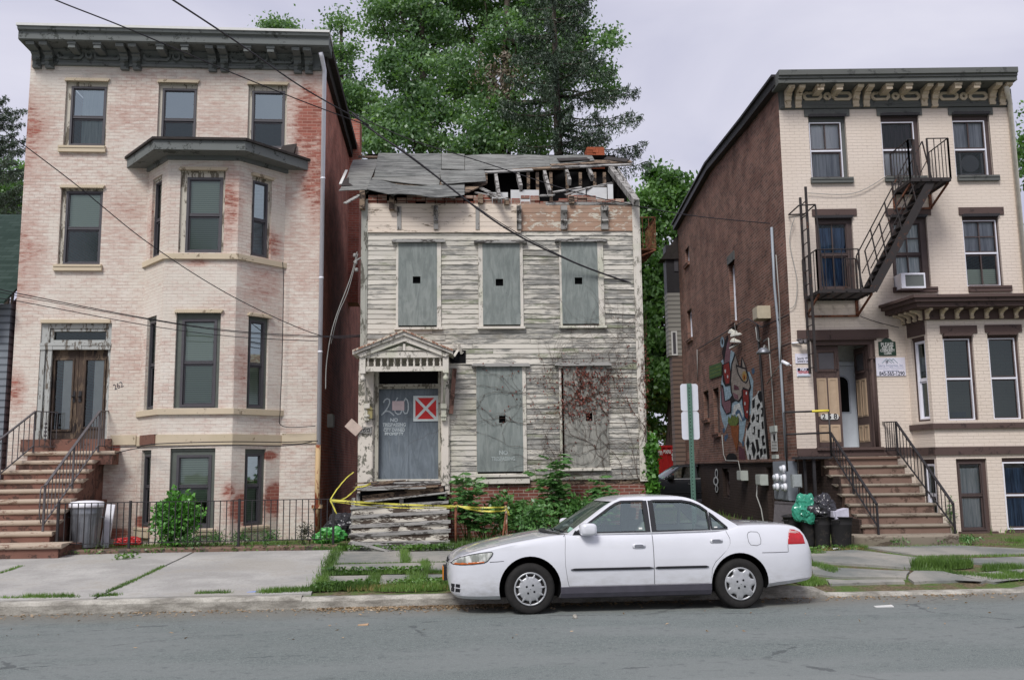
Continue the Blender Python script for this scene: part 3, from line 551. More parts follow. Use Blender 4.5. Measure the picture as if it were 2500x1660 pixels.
mb = MB(); mb.face([(leafL[0] + .07, .13, ztr + .1), (leafR[1] - .07, .13, ztr + .1), (leafR[1] - .07, .13, dr[3] - .17), (leafL[0] + .07, .13, dr[3] - .17)]); mb.build("transom_pane", M['glass_dim'], df)
mb = MB(); mb.box(at(100, 800).x, at(267, 800).x + .02, -.05, .0, za(180, 789), za(180, 781)); mb.build("rope_moulding", M['stone_cream'], df)
for lf_, gl in ((leafL, L.rect(134, 880, 175, 1048, .12)), (leafR, L.rect(209, 880, 252, 1042, .12))):
    mb = MB(); mb.ring(lf_, (gl[0] - lf_[0], lf_[1] - gl[1], gl[2] - lf_[2], lf_[3] - gl[3]), .10, .16); mb.ring((gl[0] - .04, gl[1] + .04, gl[2] - .04, gl[3] + .04), .035, .075, .10)
    d = mb.build("door", wood, lh); mb = MB(); mb.face([(gl[0], .13, gl[2]), (gl[1], .13, gl[2]), (gl[1], .13, gl[3]), (gl[0], .13, gl[3])]); mb.build("pane", M['glass'], d)
    mb = MB(); um = gl[0] + (gl[1] - gl[0]) * .42; mb.face([(um, .15, gl[2]), (gl[1], .15, gl[2]), (gl[1], .15, gl[3]), (um, .15, gl[3])]); mb.build("curtain", M['trim_pale'], d)
    mb = MB(); hx = lf_[1] - .06 if lf_ is leafL else lf_[0] + .06; hz = za(195, 968, .1); mb.box(hx - .03, hx + .03, .085, .10, hz - .12, hz + .12); mb.lathe([(.0, -.07), (.025, -.065), (.03, -.04), (.012, -.02), (.012, 0)], (hx, .09, hz), 10, axis='Y'); mb.build("handle", M['iron'], d)
# house number painted on the brick
text(lh, "262", M['sash_grey'], Matrix.Translation((at(289, 942).x, -.004, za(289, 942))) @ Matrix.Rotation(R(-22), 4, 'Y'), .17, "house_number", width=.20)
# downpipe
mb = MB(); ux = .05; dpd = -.06; z1 = za(778, 175); z0 = za(778, 1086)
mb.tube([(ux - .05, -.4, za(770, 128, -.4)), (ux - .03, -.35, za(770, 140, -.3)), (ux, dpd, z1), (ux, dpd, z0)], .048, 8)
for y in (438, 680, 860): mb.lathe([(.052, -.02), (.056, 0), (.052, .02)], (ux, dpd, za(778, y)), 8)
dp = mb.build("downpipe", M['white_pipe'], lh)
mb = MB(); mb.tube([(ux - .01, dpd, z0), (ux - .01, dpd, .3)], .055, 8); mb.box(ux - .12, ux + .1, dpd - .07, 0, za(772, 1240), za(772, 1232)); mb.build("cast_iron_pipe", worn("rusted_tan_pipe", (196, 168, 128), (140, 72, 46), .38, (1, 1, .3), scale=4), lh)
# stoop
SN = [(1100, 266), (1121.7, 231.5), (1143.5, 220), (1166.5, 201.7), (1194.4, 183.7), (1219, 164.6), (1245, 146), (1271, 128), (1297.7, 111)]
uc = (dr[0] + dr[1]) / 2; nos = []
for i, (y, x) in enumerate(SN):
    d = -.42 - i * .275; p = at(x, y, d); nos.append((p.x, d, p.z))
ue = sum(n[0] for n in nos[1:]) / 8; zl = nos[0][2]; hs = (zl - nos[8][2]) / 8
mb = MB(); T_ = []
for i in range(9):
    d = nos[i][1]; z = zl - i * hs; ur = ue if i else ue + .3
    mb.box(2 * uc - ue - .1 * i, ur if i == 0 else ue, d + .03, (nos[i - 1][1] + .03) if i else 0, (.1 if i else zl - .28), z - .05); T_.append((2 * uc - ue - .06 - .1 * i, ur + .05, d, d + .33 if i else 0, z))
mb.box(2 * uc - ue, ue, -.45, 0, .1, zl - .28); mb.box(dr[0] - .25, dr[1] + .12, -.08, .0, zl, dr[2] - .0)
bz = za(60, 1329, nos[8][1] - .5); mb.box(-12, ue + .35, nos[8][1] - .45, -1.5, .1, bz - .06); mb.box(ue - .02, ue + .10, -1.55, -.0, .1, zl - 1.0)
st = mb.build("stoop", M['brownstone'], lh)
for a, b, d0, d1, z in T_ + [(-12, ue + .42, nos[8][1] - .5, nos[8][1] + .05, bz)]:
    n = 26; G_ = []; mb = MB()
    for i in range(n + 1):
        u = a + (b - a) * i / n; q = mnoise.noise((u * 3, d0 * 5, 2)) * .012; G_.append([(u, d0 + .02, z - .085), (u, d0 + q, z - .07), (u, d0 - .005 + q, z - .012), (u, d0 + .03 + q, z + q * .3), (u, d1, z)])
    mb.sheet(G_); mb.face([G_[-1][k] for k in range(5)]); mb.build("tread", M['tread'], st)
ry = [at(94, 1334, nos[8][1] + .05), at(228, 1003, -.35)]
P0 = Vector((ry[0].x, nos[8][1] + .1, zl - 8 * hs)); P1 = Vector((ue + .02, -.42, zl)); hR = za(228, 1003, -.4) - zl; P0.x = ue - .15
rl = railing(lh, P0, P1, hR, 16, 'iron_grey', post=.035)
mb = MB(); mb.beam(P1 + Vector((0, 0, hR)), (P1.x + .02, 0.02, zl + hR + .02), .04, .02)
mb.beam(P1 + Vector((0, 0, .1)), (P1.x + .02, 0, zl + .1), .03, .016)
for k in range(1, 4): mb.beam((P1.x, -.42 + .11 * k, zl + .1), (P1.x, -.42 + .11 * k, zl + hR), .013, .013)
mb.build("landing_rail", M['iron_grey'], rl); mb = MB(); mb.tube([P0 + Vector((0, 0, hR)), P0 + Vector((-.02, -.1, hR - .02)), P0 + Vector((-.02, -.14, hR - .1)), P0 + Vector((-.02, -.14, .3)), P0 + Vector((-.02, -.05, .15))], .011, 5); mb.build("scroll", M['iron_grey'], rl)
Q1 = Vector((2 * uc - ue + .12, -.42, zl)); Q0 = Vector((2 * uc - ue - .6, nos[8][1] + .1, zl - 8 * hs)); rl2 = railing(lh, Q0, Q1, hR, 16, 'iron_grey', post=.03)
mb = MB(); mb.beam(Q1 + Vector((0, 0, hR)), (Q1.x + .3, -.05, zl + hR), .04, .02); mb.beam(Q1 + Vector((0, 0, .1)), (Q1.x + .3, -.05, zl + .1), .03, .016)
for k in range(1, 5): mb.beam((Q1.x + .075 * k, -.42 + .09 * k, zl + .1), (Q1.x + .075 * k, -.42 + .09 * k, zl + hR), .013, .013)
mb.build("scroll", M['iron_grey'], rl2); mb = MB(); mb.tube([(Q1.x + .15, -.24, zl + hR * .1), (Q1.x + .15, -.24, zl + hR * .98)], .007, 5)
for k in range(5): mb.lathe([(.006, -.03), (.035, -.012), (.02, 0), (.035, .012), (.006, .03)], (Q1.x + .15, -.24, zl + hR * (.3 + .1 * k)), 8)
mb.build("finial", M['iron_grey'], rl2)
# ================================================================ abandoned frame house in the middle
H = Frame(1250, 900, 20.0, R(3)); at = H.at
hh = thing("abandoned_house", "derelict boarded up wooden house with peeling clapboards and collapsing roof", "house", fr=H)
g = G("peeling_clapboard", .9, .15); gi = g.n("ShaderNodeNewGeometry"); rnd = gi.outputs['Random Per Island']; p = g.co(); P = g.comb(g.sep(p)[0], g.math('MULTIPLY_ADD', rnd, 30, g.sep(p)[1]), g.sep(p)[2])
st_ = g.map(P, (.45, 1, 2.4)); a = g.noise(st_, 3.6, 8, .68, .3); b = g.noise(g.map(P, (.3, 1, 3)), 16, 5, .7); m = g.math('MULTIPLY_ADD', b, .38, g.math('MULTIPLY', a, .72)); m = g.math('ADD', m, g.math('MULTIPLY', g.math('SUBTRACT', rnd, .5), .10))
zz = g.sep(p)[2]; xx = g.sep(p)[0]
m = g.math('ADD', m, g.mr(g.math('SUBTRACT', xx, -1.2), -.8, 2.6, .04, -.035))
pm = g.mr(m, .49, .57); wood_ = g.mix(g.mr(b, .35, .7), lin((120, 119, 114)), lin((162, 160, 154))); wood_ = g.mix(g.mr(g.noise(P, .9, 4), .55, .7, 0, .55), wood_, lin((128, 122, 108)))
pnt = g.mix(rnd, lin((178, 174, 164)), lin((203, 198, 187))); grn = g.mr(g.noise(g.map(P, (.6, 1, 1.5)), .9, 6, .65), .53, .62, 0, .8); wood_ = g.mix(grn, wood_, lin((132, 136, 112)))
pnt = g.mix(g.mr(g.noise(p, .7, 5), .52, .66, 0, .6), pnt, lin((168, 166, 146)))
c = g.mix(pm, wood_, pnt); c = g.mix(g.mr(g.noise(P, 2.2, 7, .75), .68, .74, 0, .7), c, lin((84, 70, 60))); g.col(c); g.bump(g.math('ADD', pm, b), .5, .006); M['clap'] = g.m
M['frieze'] = worn("cream_frieze_boards", (226, 212, 196), (150, 136, 120), .20, (.5, 1, 2), scale=5)
M['frieze_bare'] = worn("scraped_brown_boards", (172, 142, 122), (216, 208, 192), .32, (.6, 1, 1.4), scale=3.2, tint=(150, 128, 112))
M['old_white'] = worn("flaking_white_trim", (214, 208, 197), (150, 146, 134), .26, (1, 1, .5), scale=9, tint=(186, 186, 168)); M['old_grey'] = worn("bare_grey_timber", (138, 136, 132), (84, 80, 76), .4, (1, 1, .3), scale=8, hi=(168, 165, 160))
M['old_grey_h'] = worn("bare_grey_board", (142, 141, 138), (78, 74, 70), .4, (.25, 1, 1), scale=8, hi=(170, 168, 163)); M['rot'] = worn("rotten_brown_timber", (112, 92, 76), (58, 48, 42), .45, (.3, 1, 1), scale=9, hi=(150, 132, 112)); M['rotw'] = worn("flaking_white_step", (214, 208, 194), (86, 74, 64), .46, (.4, 1, 1.4), scale=6, bump=.7)
def ply(name, a, b, lo=None):
    g = G(name, .85, .2); p = g.co(); gr = g.noise(g.map(p, (1, 1, .22)), 7, 8, .7, 1.5); n2 = g.noise(p, 1.1, 5, .6); dr_ = g.noise(g.map(p, (5, 1, .35)), 2, 5, .7)
    c = g.mix(g.mr(gr, .35, .65), lin(a), lin(b)); c = g.mix(g.mr(n2, .45, .7, 0, .5), c, tuple(x * .8 for x in lin(a))); c = g.mix(g.mr(dr_, .58, .72, 0, .22), c, lin((172, 174, 166))); c = g.mix(g.mr(g.noise(p, 3.3, 4, .7), .7, .73, 0, .7), c, lin((70, 72, 70)))
    g.col(c); g.bump(gr, .25, .005); return g.m
M['ply'] = ply("grey_painted_plywood", (114, 121, 118), (138, 144, 140)); M['ply2'] = ply("bare_weathered_plywood", (124, 124, 118), (158, 156, 148)); M['ply_door'] = ply("slate_painted_plywood", (98, 106, 112), (118, 127, 134))
u0, u1 = at(880, 800).x, at(1570, 800).x; uw0, uw1 = at(896, 800).x, at(1551, 800).x; zb0 = at(1300, 1172).z; zf0, zf1 = at(1220, 565).z, at(1220, 499).z
WB = [(967, 594, 1077, 800, 972.6, 1067, 795), (1168, 596, 1277, 798, 1178.5, 1269.6, 793), (1366, 593, 1474, 796, 1371, 1459.5, 791), (1163, 896, 1285, 1158, 1163.5, 1276, 1151), (1366, 894, 1484, 1143, 1377, 1484, 1141)]
HO = [(1008, 676, 1026.6, 693), (1210, 682, 1228.4, 699), (1402.5, 678.5, 1421, 695), (1218, 1015, 1234, 1032), (1429.5, 1008, 1446, 1028)]
ops = [H.rect(*w[:4]) for w in WB]; door = H.rect(916, 900, 1078, 1172)
mb = MB(); EX = .1085; rows = int((zf0 - zb0) / EX) + 1; skip = ops + [[door[0], door[1], zb0 - .2, door[3]]]
for i in range(rows):
    za_ = zb0 + i * EX; zt_ = min(za_ + EX + .012, zf0); cuts = [(uw0, uw1)]
    for s in skip:
        if s[2] < za_ + EX * .6 and s[3] > za_ + EX * .4:
            cuts = [q for c_ in cuts for q in ((c_[0], min(c_[1], s[0])), (max(c_[0], s[1]), c_[1])) if q[1] - q[0] > .02]
    for a, b in cuts:
        x = a
        while x < b - .01:
            w = random.uniform(1.1, 3.6); e = min(b, x + w)
            if b - e < .35: e = b
            t0, t1 = random.gauss(0, .006), random.gauss(0, .006); o = random.uniform(.012, .022)
            if random.random() < .04: t1 -= .03; o += .015
            n = max(2, int((e - x) / .35)); G_ = []
            for k in range(n + 1):
                u = x + .002 + (e - x - .004) * k / n; sg = t0 + (t1 - t0) * k / n + mnoise.noise((u * 1.5, za_ * 9, 1)) * .006; oo = o + mnoise.noise((u * 1.1, za_ * 7, 5)) * .008
                G_.append([(u, 0, zt_), (u, -oo, za_ + sg), (u, -oo + .012, za_ + sg - .001), (u, .012, za_ + sg + .002)])
            mb.sheet(G_, False); x = e
mb.build("clapboard_wall", M['clap'], hh)
DB = 6.2; mb = MB(); mb.wall((u0 + .03, u1 - .03, zb0 - .1, zf1), [[a[0] + .01, a[1] - .01, a[2] + .01, a[3] - .01] for a in ops] + [[door[0] + .01, door[1] - .01, zb0 - .09, door[3] - .01]], d=.02, reveal=.1)
mb.face([(u1 - .03, .02, .1), (u1 - .03, DB, .1), (u1 - .03, DB, zf1), (u1 - .03, .02, zf1)]); mb.face([(u0 + .03, .02, .1), (u0 + .03, .02, zf1), (u0 + .03, DB, zf1), (u0 + .03, DB, .1)]); mb.face([(u0, DB, .1), (u0, DB, zf1), (u1, DB, zf1), (u1, DB, .1)])
mb.face([(u0, .02, zf1 - .25), (u1, .02, zf1 - .25), (u1, DB, zf1 - .25), (u0, DB, zf1 - .25)])
mb.build("sheathing", M['rot'], hh)
mb = MB(); mb.box(u0 + .05, u1 - .05, .025, .3, .05, zb0 - .02); mb.build("brick_foundation", brick_wall_mat("red_foundation_brick", (140, 86, 74), (116, 74, 66), (172, 158, 146)), hh)
mb = MB(); a = at(900, 480).z
for q0, q1, z in ((u0, uw0, zf1 + .1), (uw1, u1, zf1 + .05)): mb = MB(); mb.box(q0, q1, -.035, .05, zb0 - .05, z); mb.box(q0 + .03, q1 - .03, -.045, -.035, zb0, zf0); mb.build("corner_board", M['old_white'] if q0 == uw1 else worn("corner_board_paint", (168, 168, 158), (110, 108, 98), .35, (1, 1, .3)), hh)
# frieze of boards with consoles
hf = zf1 - zf0; fb = at(1271, 530).x
for nm, a, b in (('frieze', uw0, fb), ('frieze_bare', fb + .004, uw1)):
    mb = MB()
    for i in range(6):
        z = zf0 + hf * i / 6; mb.box(a, b, -.03 + random.uniform(-.003, .003), .015, z + .004, z + hf / 6 - .002)
    mb.box(a, b, -.05, .0, zf0 - .035, zf0) if nm == 'frieze' else None
    mb.build("frieze", M[nm], hh)
for k, (x0, x1) in enumerate(((969.7, 980), (1059, 1071), (1161, 1170), (1261, 1273), (1368, 1384), (1466, 1484))):
    a, b = at(x0, 530).x, at(x1, 530).x; z0, z1 = at(x0, 562).z, at(x0, 506).z; mb = MB()
    if k in (0, 2): mb.box(a, b, -.05, -.03, z0, z1)
    else: mb.prism([(-.03, z0), (-.09, z0), (-.10, z0 + .12), (-.16, z0 + .17), (-.10, z0 + .22), (-.15, z0 + .34), (-.20, z0 + .40), (-.20, z1 - .02), (-.12, z1), (-.03, z1)], a, b - .01, 'x')
    mb.build("bracket", M['old_grey'], hh)
for x, y0, y1, dd in ((886, 474, 515, .2), (957, 487, 516, .16), (1172, 480, 500, .14), (1236, 488, 503, .12), (1394, 485, 500, .12)):
    u = at(x, y0).x; mb = MB(); mb.box(u - .05, u + .06, -dd, .05, at(x, y1).z, at(x, y0).z + .02); mb.build("rafter_end", M['rot'], hh)
# broken brick nogging on the wall head
mb = MB(); zc = zf1 + .005
for r in range(3):
    u = uw0
    while u < uw1 - .2:
        if mnoise.noise((u * 1.7, r * 3.1, 2)) > (-.35, -.12, .12)[r]: mb.box(u, u + .195, random.uniform(-.03, .03), .1, zc + r * .07, zc + r * .07 + .06)
        u += .21
ms = [brick_wall_mat("nogging_brick", (150, 92, 78), (190, 172, 156), (170, 160, 146))]; mb.build("brick_nogging", ms, hh)
mb = MB(); mb.box(uw0 + 3.9, uw1, -.04, .06, zf1 - .02, zf1 + .045); mb.build("wall_plate", M['old_grey_h'], hh)
# ---- roof
ze = at(1033, 475, -.3).z; RD = 2.9; zr_ = at(1200, 376, RD).z; rn = Vector((0, -(zr_ - ze), RD + .3)).normalized(); rp0 = Vector((0, -.3, ze))
def rp(px, py, off=0.):
    r = ray(px, py); o = H.loc(CO); d = Vector((r.dot(H.u), r.dot(H.d), r.z)); t = (rp0 + rn * off - o).dot(rn) / d.dot(rn); return o + d * t
g = G("weathered_roof_sheet", .9, .2); p = g.co(); gi = g.n("ShaderNodeNewGeometry"); rr = gi.outputs['Random Per Island']; a = g.noise(g.map(p, (.35, 1, 2.5)), 5, 8, .72, .8); b = g.noise(p, 1.2, 5, .6)
c = g.mix(g.mr(a, .38, .62), lin((72, 74, 73)), lin((128, 129, 126))); c = g.mix(g.mr(b, .45, .7, 0, .4), c, lin((118, 122, 118))); c = g.mix(g.mr(g.noise(g.map(p, (.2, 1, 6)), 6, 6, .75), .52, .64, 0, .85), c, lin((50, 48, 46))); c = g.mix(g.math('MULTIPLY', rr, .25), c, lin((170, 168, 160))); g.col(c); g.bump(a, .5, .012); M['sheet_roof'] = g.m
SH = [[(924, 377), (1077, 377), (1077, 426), (913, 430)], [(1078, 376), (1134, 378), (1134, 414), (1078, 413)], [(1135, 378), (1340, 380), (1342, 407), (1250, 413), (1135, 415)], [(1278, 377), (1445, 382), (1452, 393), (1345, 409), (1290, 409)],
      [(862, 390), (926, 387), (906, 433), (845, 437)], [(846, 436), (907, 432), (896, 464), (827, 465)], [(912, 430), (1076, 424), (1072, 449), (1030, 449), (975, 443), (903, 436)], [(895, 464), (905, 437), (975, 449), (1030, 456), (1072, 452), (1134, 446), (1134, 474), (1050, 481), (960, 475)],
      [(1074, 415), (1182, 418), (1187, 446), (1078, 449)]]
def warp_sheet(poly, off, th=.012, curl=.03, mat='sheet_roof', nm="roof_sheet", par=None):
    mb = MB(); cx = sum(p[0] for p in poly) / len(poly); bm = bmesh.new(); vs = [bm.verts.new(rp(*p, off)) for p in poly]; bm.faces.new(vs); bmesh.ops.triangulate(bm, faces=bm.faces[:])
    for _ in range(3): bmesh.ops.subdivide_edges(bm, edges=[e for e in bm.edges if e.calc_length() > .3], cuts=1); bmesh.ops.triangulate(bm, faces=[f for f in bm.faces if len(f.verts) > 3])
    for v in bm.verts: q = v.co; v.co = q + rn * (mnoise.noise((q.x * 1.1, q.z * 1.6, off * 50)) * curl * (1.6 if v.is_boundary else 1)) + Vector((0, 0, mnoise.noise((q.x * 4, q.z * 4, 3)) * .015 if v.is_boundary else 0))
    bm.verts.index_update(); V = [v.co.copy() for v in bm.verts]; F = [[v.index for v in f.verts] for f in bm.faces]; F = [f if (V[f[1]] - V[f[0]]).cross(V[f[2]] - V[f[0]]).dot(rn) > 0 else f[::-1] for f in F]
    bd = [(e.verts[0].index, e.verts[1].index) for e in bm.edges if e.is_boundary]; n = len(V); V += [v - rn * th for v in V]; mb.add(V, F + [tuple(i + n for i in f[::-1]) for f in F] + [(a, b, b + n, a + n) for a, b in bd]); bm.free(); return mb.build(nm, M[mat], par or hh)
deck = MB(); pts = [(930, 380), (1530, 392), (1535, 401), (1345, 414), (1190, 420), (1190, 447), (1140, 470), (1060, 478), (900, 461), (905, 420)]
rf = warp_sheet(pts, -.05, .03, .0, 'rot', "roof_deck")
for i, q in enumerate(SH): warp_sheet(q, .01 + .012 * (i % 3), .012, .035 + .02 * (i > 5), par=rf)
mb = MB()
for a, b, m_ in (((1345, 404), (1541, 395), 'rot'), ((1345, 410), (1542, 402), 'old_grey_h'), ((1250, 414), (1380, 409), 'rot'), ((1183, 421), (1300, 415), 'old_grey_h'), ((875, 383), (926, 384), 'rot')):
    mb = MB(); mb.beam(rp(*a, .02), rp(*b, .02), .16, .03, rn); mb.build("loose_plank", M[m_], rf)
mb = MB(); mb.beam(rp(1363, 391, .06), rp(1436, 388, .05), .25, .02, rn); mb.build("tar_paper", M['tar'], rf); mb = MB(); mb.beam(rp(1478, 386, .06), rp(1533, 393, .05), .3, .02, rn); mb.build("tar_paper", M['tar'], rf)
mb = MB(); q = [rp(1433, 355, 0), rp(1475, 355, 0)]; c0, c1 = at(1432, 370, 3.15).x, at(1476, 370, 3.15).x; zc0, zc1 = zr_ - .3, at(1450, 356, 3.15).z
for r in range(int((zc1 - zc0) / .072)):
    for k in range(3):
        w = (c1 - c0) / 3; x0 = c0 + w * k - (.5 * w if r % 2 and k else 0); mb.box(x0 + .004, x0 + w - .004 + (.5 * w if r % 2 and k == 2 else 0), 3.15 + random.uniform(-.012, .012), 3.55, zc0 + r * .072, zc0 + r * .072 + .066)
mb.box(c0 + .03, c1 - .03, 3.17, 3.53, zc0, zc1 - .03); mb.build("chimney", flat("orange_chimney_brick", (150, 84, 60), .9, .1, var=.3, scale=4, bump=.4), rf)
zq = zf1 + .35
mb = MB(); mb.face([(u0 - .2, RD, zr_ - .02), (u1, RD, zr_ - .02), (u1, DB + .3, zf1), (u0 - .2, DB + .3, zf1)]); mb.face([(u0, .1, zf1), (u0, RD, zr_ - .1), (u0, DB, zf1)]); mb.face([(u1 - .05, 1.2, zf1), (u1 - .05, DB, zf1), (u1 - .05, RD, zr_ - .1), (u1 - .05, 1.2, zf1 + .8)]); mb.build("rear_roof_slope", M['tar'], rf)
# exposed attic through the hole
for k, (x, y0, y1) in enumerate(((1215, 424, 487), (1268, 424, 460), (1334, 418, 472), (1387, 412, 446), (1442, 411, 435))):
    a, b = rp(x - 6, y0, -.08), rp(x + (8 if k == 2 else 4), y1, -.10); mb = MB(); mb.beam(a + Vector((0, .5, .32)), b, .07, .15, rn); mb.build("broken_rafter", M['old_grey'], rf)
mb = MB(); mb.beam(rp(1490, 412, -.05), rp(1556, 492, -.05) + Vector((0, .1, 0)), .12, .14, rn); mb.beam(rp(1500, 413, -.15), rp(1562, 494, -.2) + Vector((0, .2, 0)), .05, .25, rn); mb.build("rake_rafter", M['old_grey'], rf)
dk = 1.5
for x0, x1, y0, y1, d in ((1247, 1316, 464, 496, .55), (1395, 1430, 460, 499, .5), (1433, 1482, 458, 499, .55), (1484, 1497, 450, 499, .45), (1190, 1240, 470, 496, .6)):
    r = H.rect(x0, y0, x1, y1, d); mb = MB(); mb.box(r[0], r[1], d, d + .03, zf1 - .1, r[3]); mb.build("attic_panel", M['sheet_wall'] if 'sheet_wall' in M else M.setdefault('sheet_wall', flat("white_attic_wall", (205, 206, 206), .8, .2, var=.08, scale=3)), rf)
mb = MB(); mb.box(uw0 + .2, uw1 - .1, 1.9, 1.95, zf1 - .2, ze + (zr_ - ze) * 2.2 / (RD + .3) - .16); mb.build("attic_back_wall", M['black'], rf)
for x in (1290, 1312, 1345, 1385, 1417, 1452, 1476):
    u = at(x, 430, 1.3).x; mb = MB(); mb.box(u - .035, u + .035, 1.3, 1.38, zf1, at(x, 421, 1.3).z); mb.build("stud", M['rot'], rf)
for a, b in (((1350, 470), (1420, 458)), ((1380, 476), (1425, 462)), ((1150, 447), (1225, 486)), ((1160, 470), (1240, 487)), ((1318, 478), (1352, 477)), ((1425, 462), (1495, 447)), ((1445, 459), (1490, 452)), ((1138, 450), (1185, 444)), ((1060, 480), (1110, 483)), ((955, 478), (978, 467)), ((842, 497), (898, 466))):
    mb = MB(); mb.beam(rp(*a, -.12), rp(*b, -.05), random.uniform(.05, .11), .025, rn); mb.build("broken_lath", M['old_grey_h'], rf)
mb = MB(); q = [rp(848, 418, .05), rp(843, 424, .05), rp(830, 452, .05), rp(862, 454, .05)]; mb.beam(rp(846, 416, .05), rp(831, 450, .05), .06, .02, rn); mb.build("torn_flashing", M['trim_pale'], rf)
mb = MB(); mb.face([rp(834, 440, .045), rp(852, 433, .045), rp(851, 446, .045), rp(862, 453, .045), rp(831, 454, .045)]); mb.build("tar_paper", M['tar'], rf)
# ---- boarded windows
for i, w in enumerate(WB):
    o = ops[i]; b = H.rect(w[4], w[1], w[5], w[6]); h = H.rect(*HO[i]); lo = i > 2; D = -.045; mb = MB(); mb.ring(o, (b[0] - o[0] + .004, o[1] - b[1] + .004, .0, .05), -.04, .06) if not lo else mb.ring(o, (.05 if i == 4 else .02, .09 if i == 3 else .03, .02, .05), -.04, .06)
    fr_w = mb.build("window", M['old_white'], hh)
    mb = MB(); mb.box(o[0] - .09, o[1] + .09, -.12, .0, o[3] - .0, o[3] + .05); mb.box(o[0] - .06, o[1] + .06, -.08, .0, o[3] + .05, o[3] + .075); mb.build("head_moulding", M['old_grey_h'], fr_w)
    mb = MB(); mb.box(o[0] - .03, o[1] + .03, -.09, .02, o[2] - .05, o[2]); mb.build("sill", M['old_white'], fr_w)
    mb = MB(); tl = .02 if i == 4 else 0
    def brd(r, hl, d0, d1):
        mb.box(r[0], hl[0], d0, d1, r[2], r[3]); mb.box(hl[1], r[1], d0, d1, r[2], r[3]); mb.box(hl[0], hl[1], d0, d1, r[2], hl[2]); mb.box(hl[0], hl[1], d0, d1, hl[3], r[3])
    mb.wall(b, [h], d=D, reveal=.02); mb.face([(b[0], D, b[2]), (b[0], D, b[3]), (b[0], .05, b[3]), (b[0], .05, b[2])]); mb.face([(b[1], D, b[2]), (b[1], .05, b[2]), (b[1], .05, b[3]), (b[1], D, b[3])]); mb.face([(b[0], D, b[2]), (b[0], .05, b[2]), (b[1], .05, b[2]), (b[1], D, b[2])])
    bo = mb.build("plywood_board", M['ply2' if i == 4 else 'ply'], fr_w)
    mb = MB(); mb.box(h[0] - .02, h[1] + .02, .04, .06, h[2] - .02, h[3] + .02); mb.build("vent_hole", M['black'], fr_w)
white_paint = flat("white_stencil_paint", (188, 196, 198), .9, .1, var=.2, scale=30)
def on(px, py, d): p = at(px, py, d); return Matrix.Translation(p)
faint_paint = flat("faint_stencil_paint", (158, 166, 164), .9, .1, var=.12, scale=30)
text(hh, "NO", faint_paint, on(1229, 1105, -.048), .12, "stencil", bold=.004); text(hh, "TRESPASSING", faint_paint, on(1229, 1120, -.048), .12, "stencil", width=.50, bold=.003)
mb = MB(); o = ops[3]; mb.box(o[0] - .1, o[1] + .05, -.06, 0, o[2] - .19, o[2] - .09); mb.build("apron_board", M['old_white'], hh)
# ---- doorway
zs = at(1000, 1172).z; dl, dr2 = H.rect(924, 951, 996.5, 1170, .12), H.rect(998, 949, 1070, 1170, .12)
mb = MB(); mb.ring((door[0], door[1], zs - .05, door[3]), (.07, .07, .02, .04), -.03, .16); mb.box(door[0] + .03, door[1] - .03, .0, .14, dl[3] + .01, dl[3] + .11); mb.box(door[0], door[1], -.05, .1, dl[3] + .05, dl[3] + .09)
dfr = mb.build("door_frame", worn("door_frame_paint", (176, 172, 158), (110, 104, 92), .38, (1, 1, .3)), hh)
mb = MB(); mb.box(door[0] + .05, door[1] - .05, .12, .14, dl[3] + .1, door[3]); mb.build("transom", M['black'], dfr)
for r in (dl, dr2): mb = MB(); mb.box(r[0] - .01, r[1] + .01, .10, .125, r[2] - .02, r[3] + .01); mb.build("door", M['ply_door'], hh)
T9 = lambda x, y: on(x, y, .097)
def stroke(pts, w, name="house_number", m=white_paint, d=.096):
    mb = MB(); L_ = [at(x, y, d) for x, y in pts]
    for i in range(len(L_) - 1):
        a, b = L_[i], L_[i + 1]; t = (b - a).normalized(); nn = Vector((-t.z, 0, t.x)) * w / 2; a2, b2 = a - t * w * .3, b + t * w * .3; mb.face([a2 + nn, a2 - nn, b2 - nn, b2 + nn]); mb.v[-4:] = [(v[0], d - .0002 * i, v[2]) for v in mb.v[-4:]]
    return mb.build(name, m, hh)
cz3 = lambda x, y: (880 + x * .0957, 940 + y * .0957)
stroke([cz3(*p) for p in ((590, 440), (620, 380), (680, 345), (740, 370), (745, 450), (710, 540), (650, 640), (590, 710), (540, 760))], .026); stroke([cz3(*p) for p in ((600, 690), (680, 660), (750, 680), (810, 730), (850, 770))], .026)
stroke([cz3(*p) for p in ((945, 325), (905, 400), (880, 500), (870, 600), (890, 700), (950, 745), (1020, 730), (1050, 660), (1040, 620))], .024); stroke([cz3(*p) for p in ((1150, 340), (1105, 420), (1085, 540), (1090, 660), (1130, 725), (1190, 715), (1220, 620), (1220, 480), (1195, 380), (1150, 340))], .024)
text(hh, "NO", white_paint, T9(962, 1025.5), .105, "stencil", bold=.004); text(hh, "TRESPASSING", white_paint, T9(962.5, 1037), .10, "stencil", width=.49, bold=.003); text(hh, "CITY OWNED", white_paint, T9(962.5, 1050), .09, "stencil", width=.45, bold=.003); text(hh, "PROPERTY", white_paint, T9(962, 1059), .08, "stencil", width=.40, bold=.003)
mb = MB(); a, b = at(937, 1044, .1), at(988, 1043, .1); mb.box(a.x, b.x, .094, .098, a.z - .006, a.z + .006); mb.build("stencil", white_paint, hh)
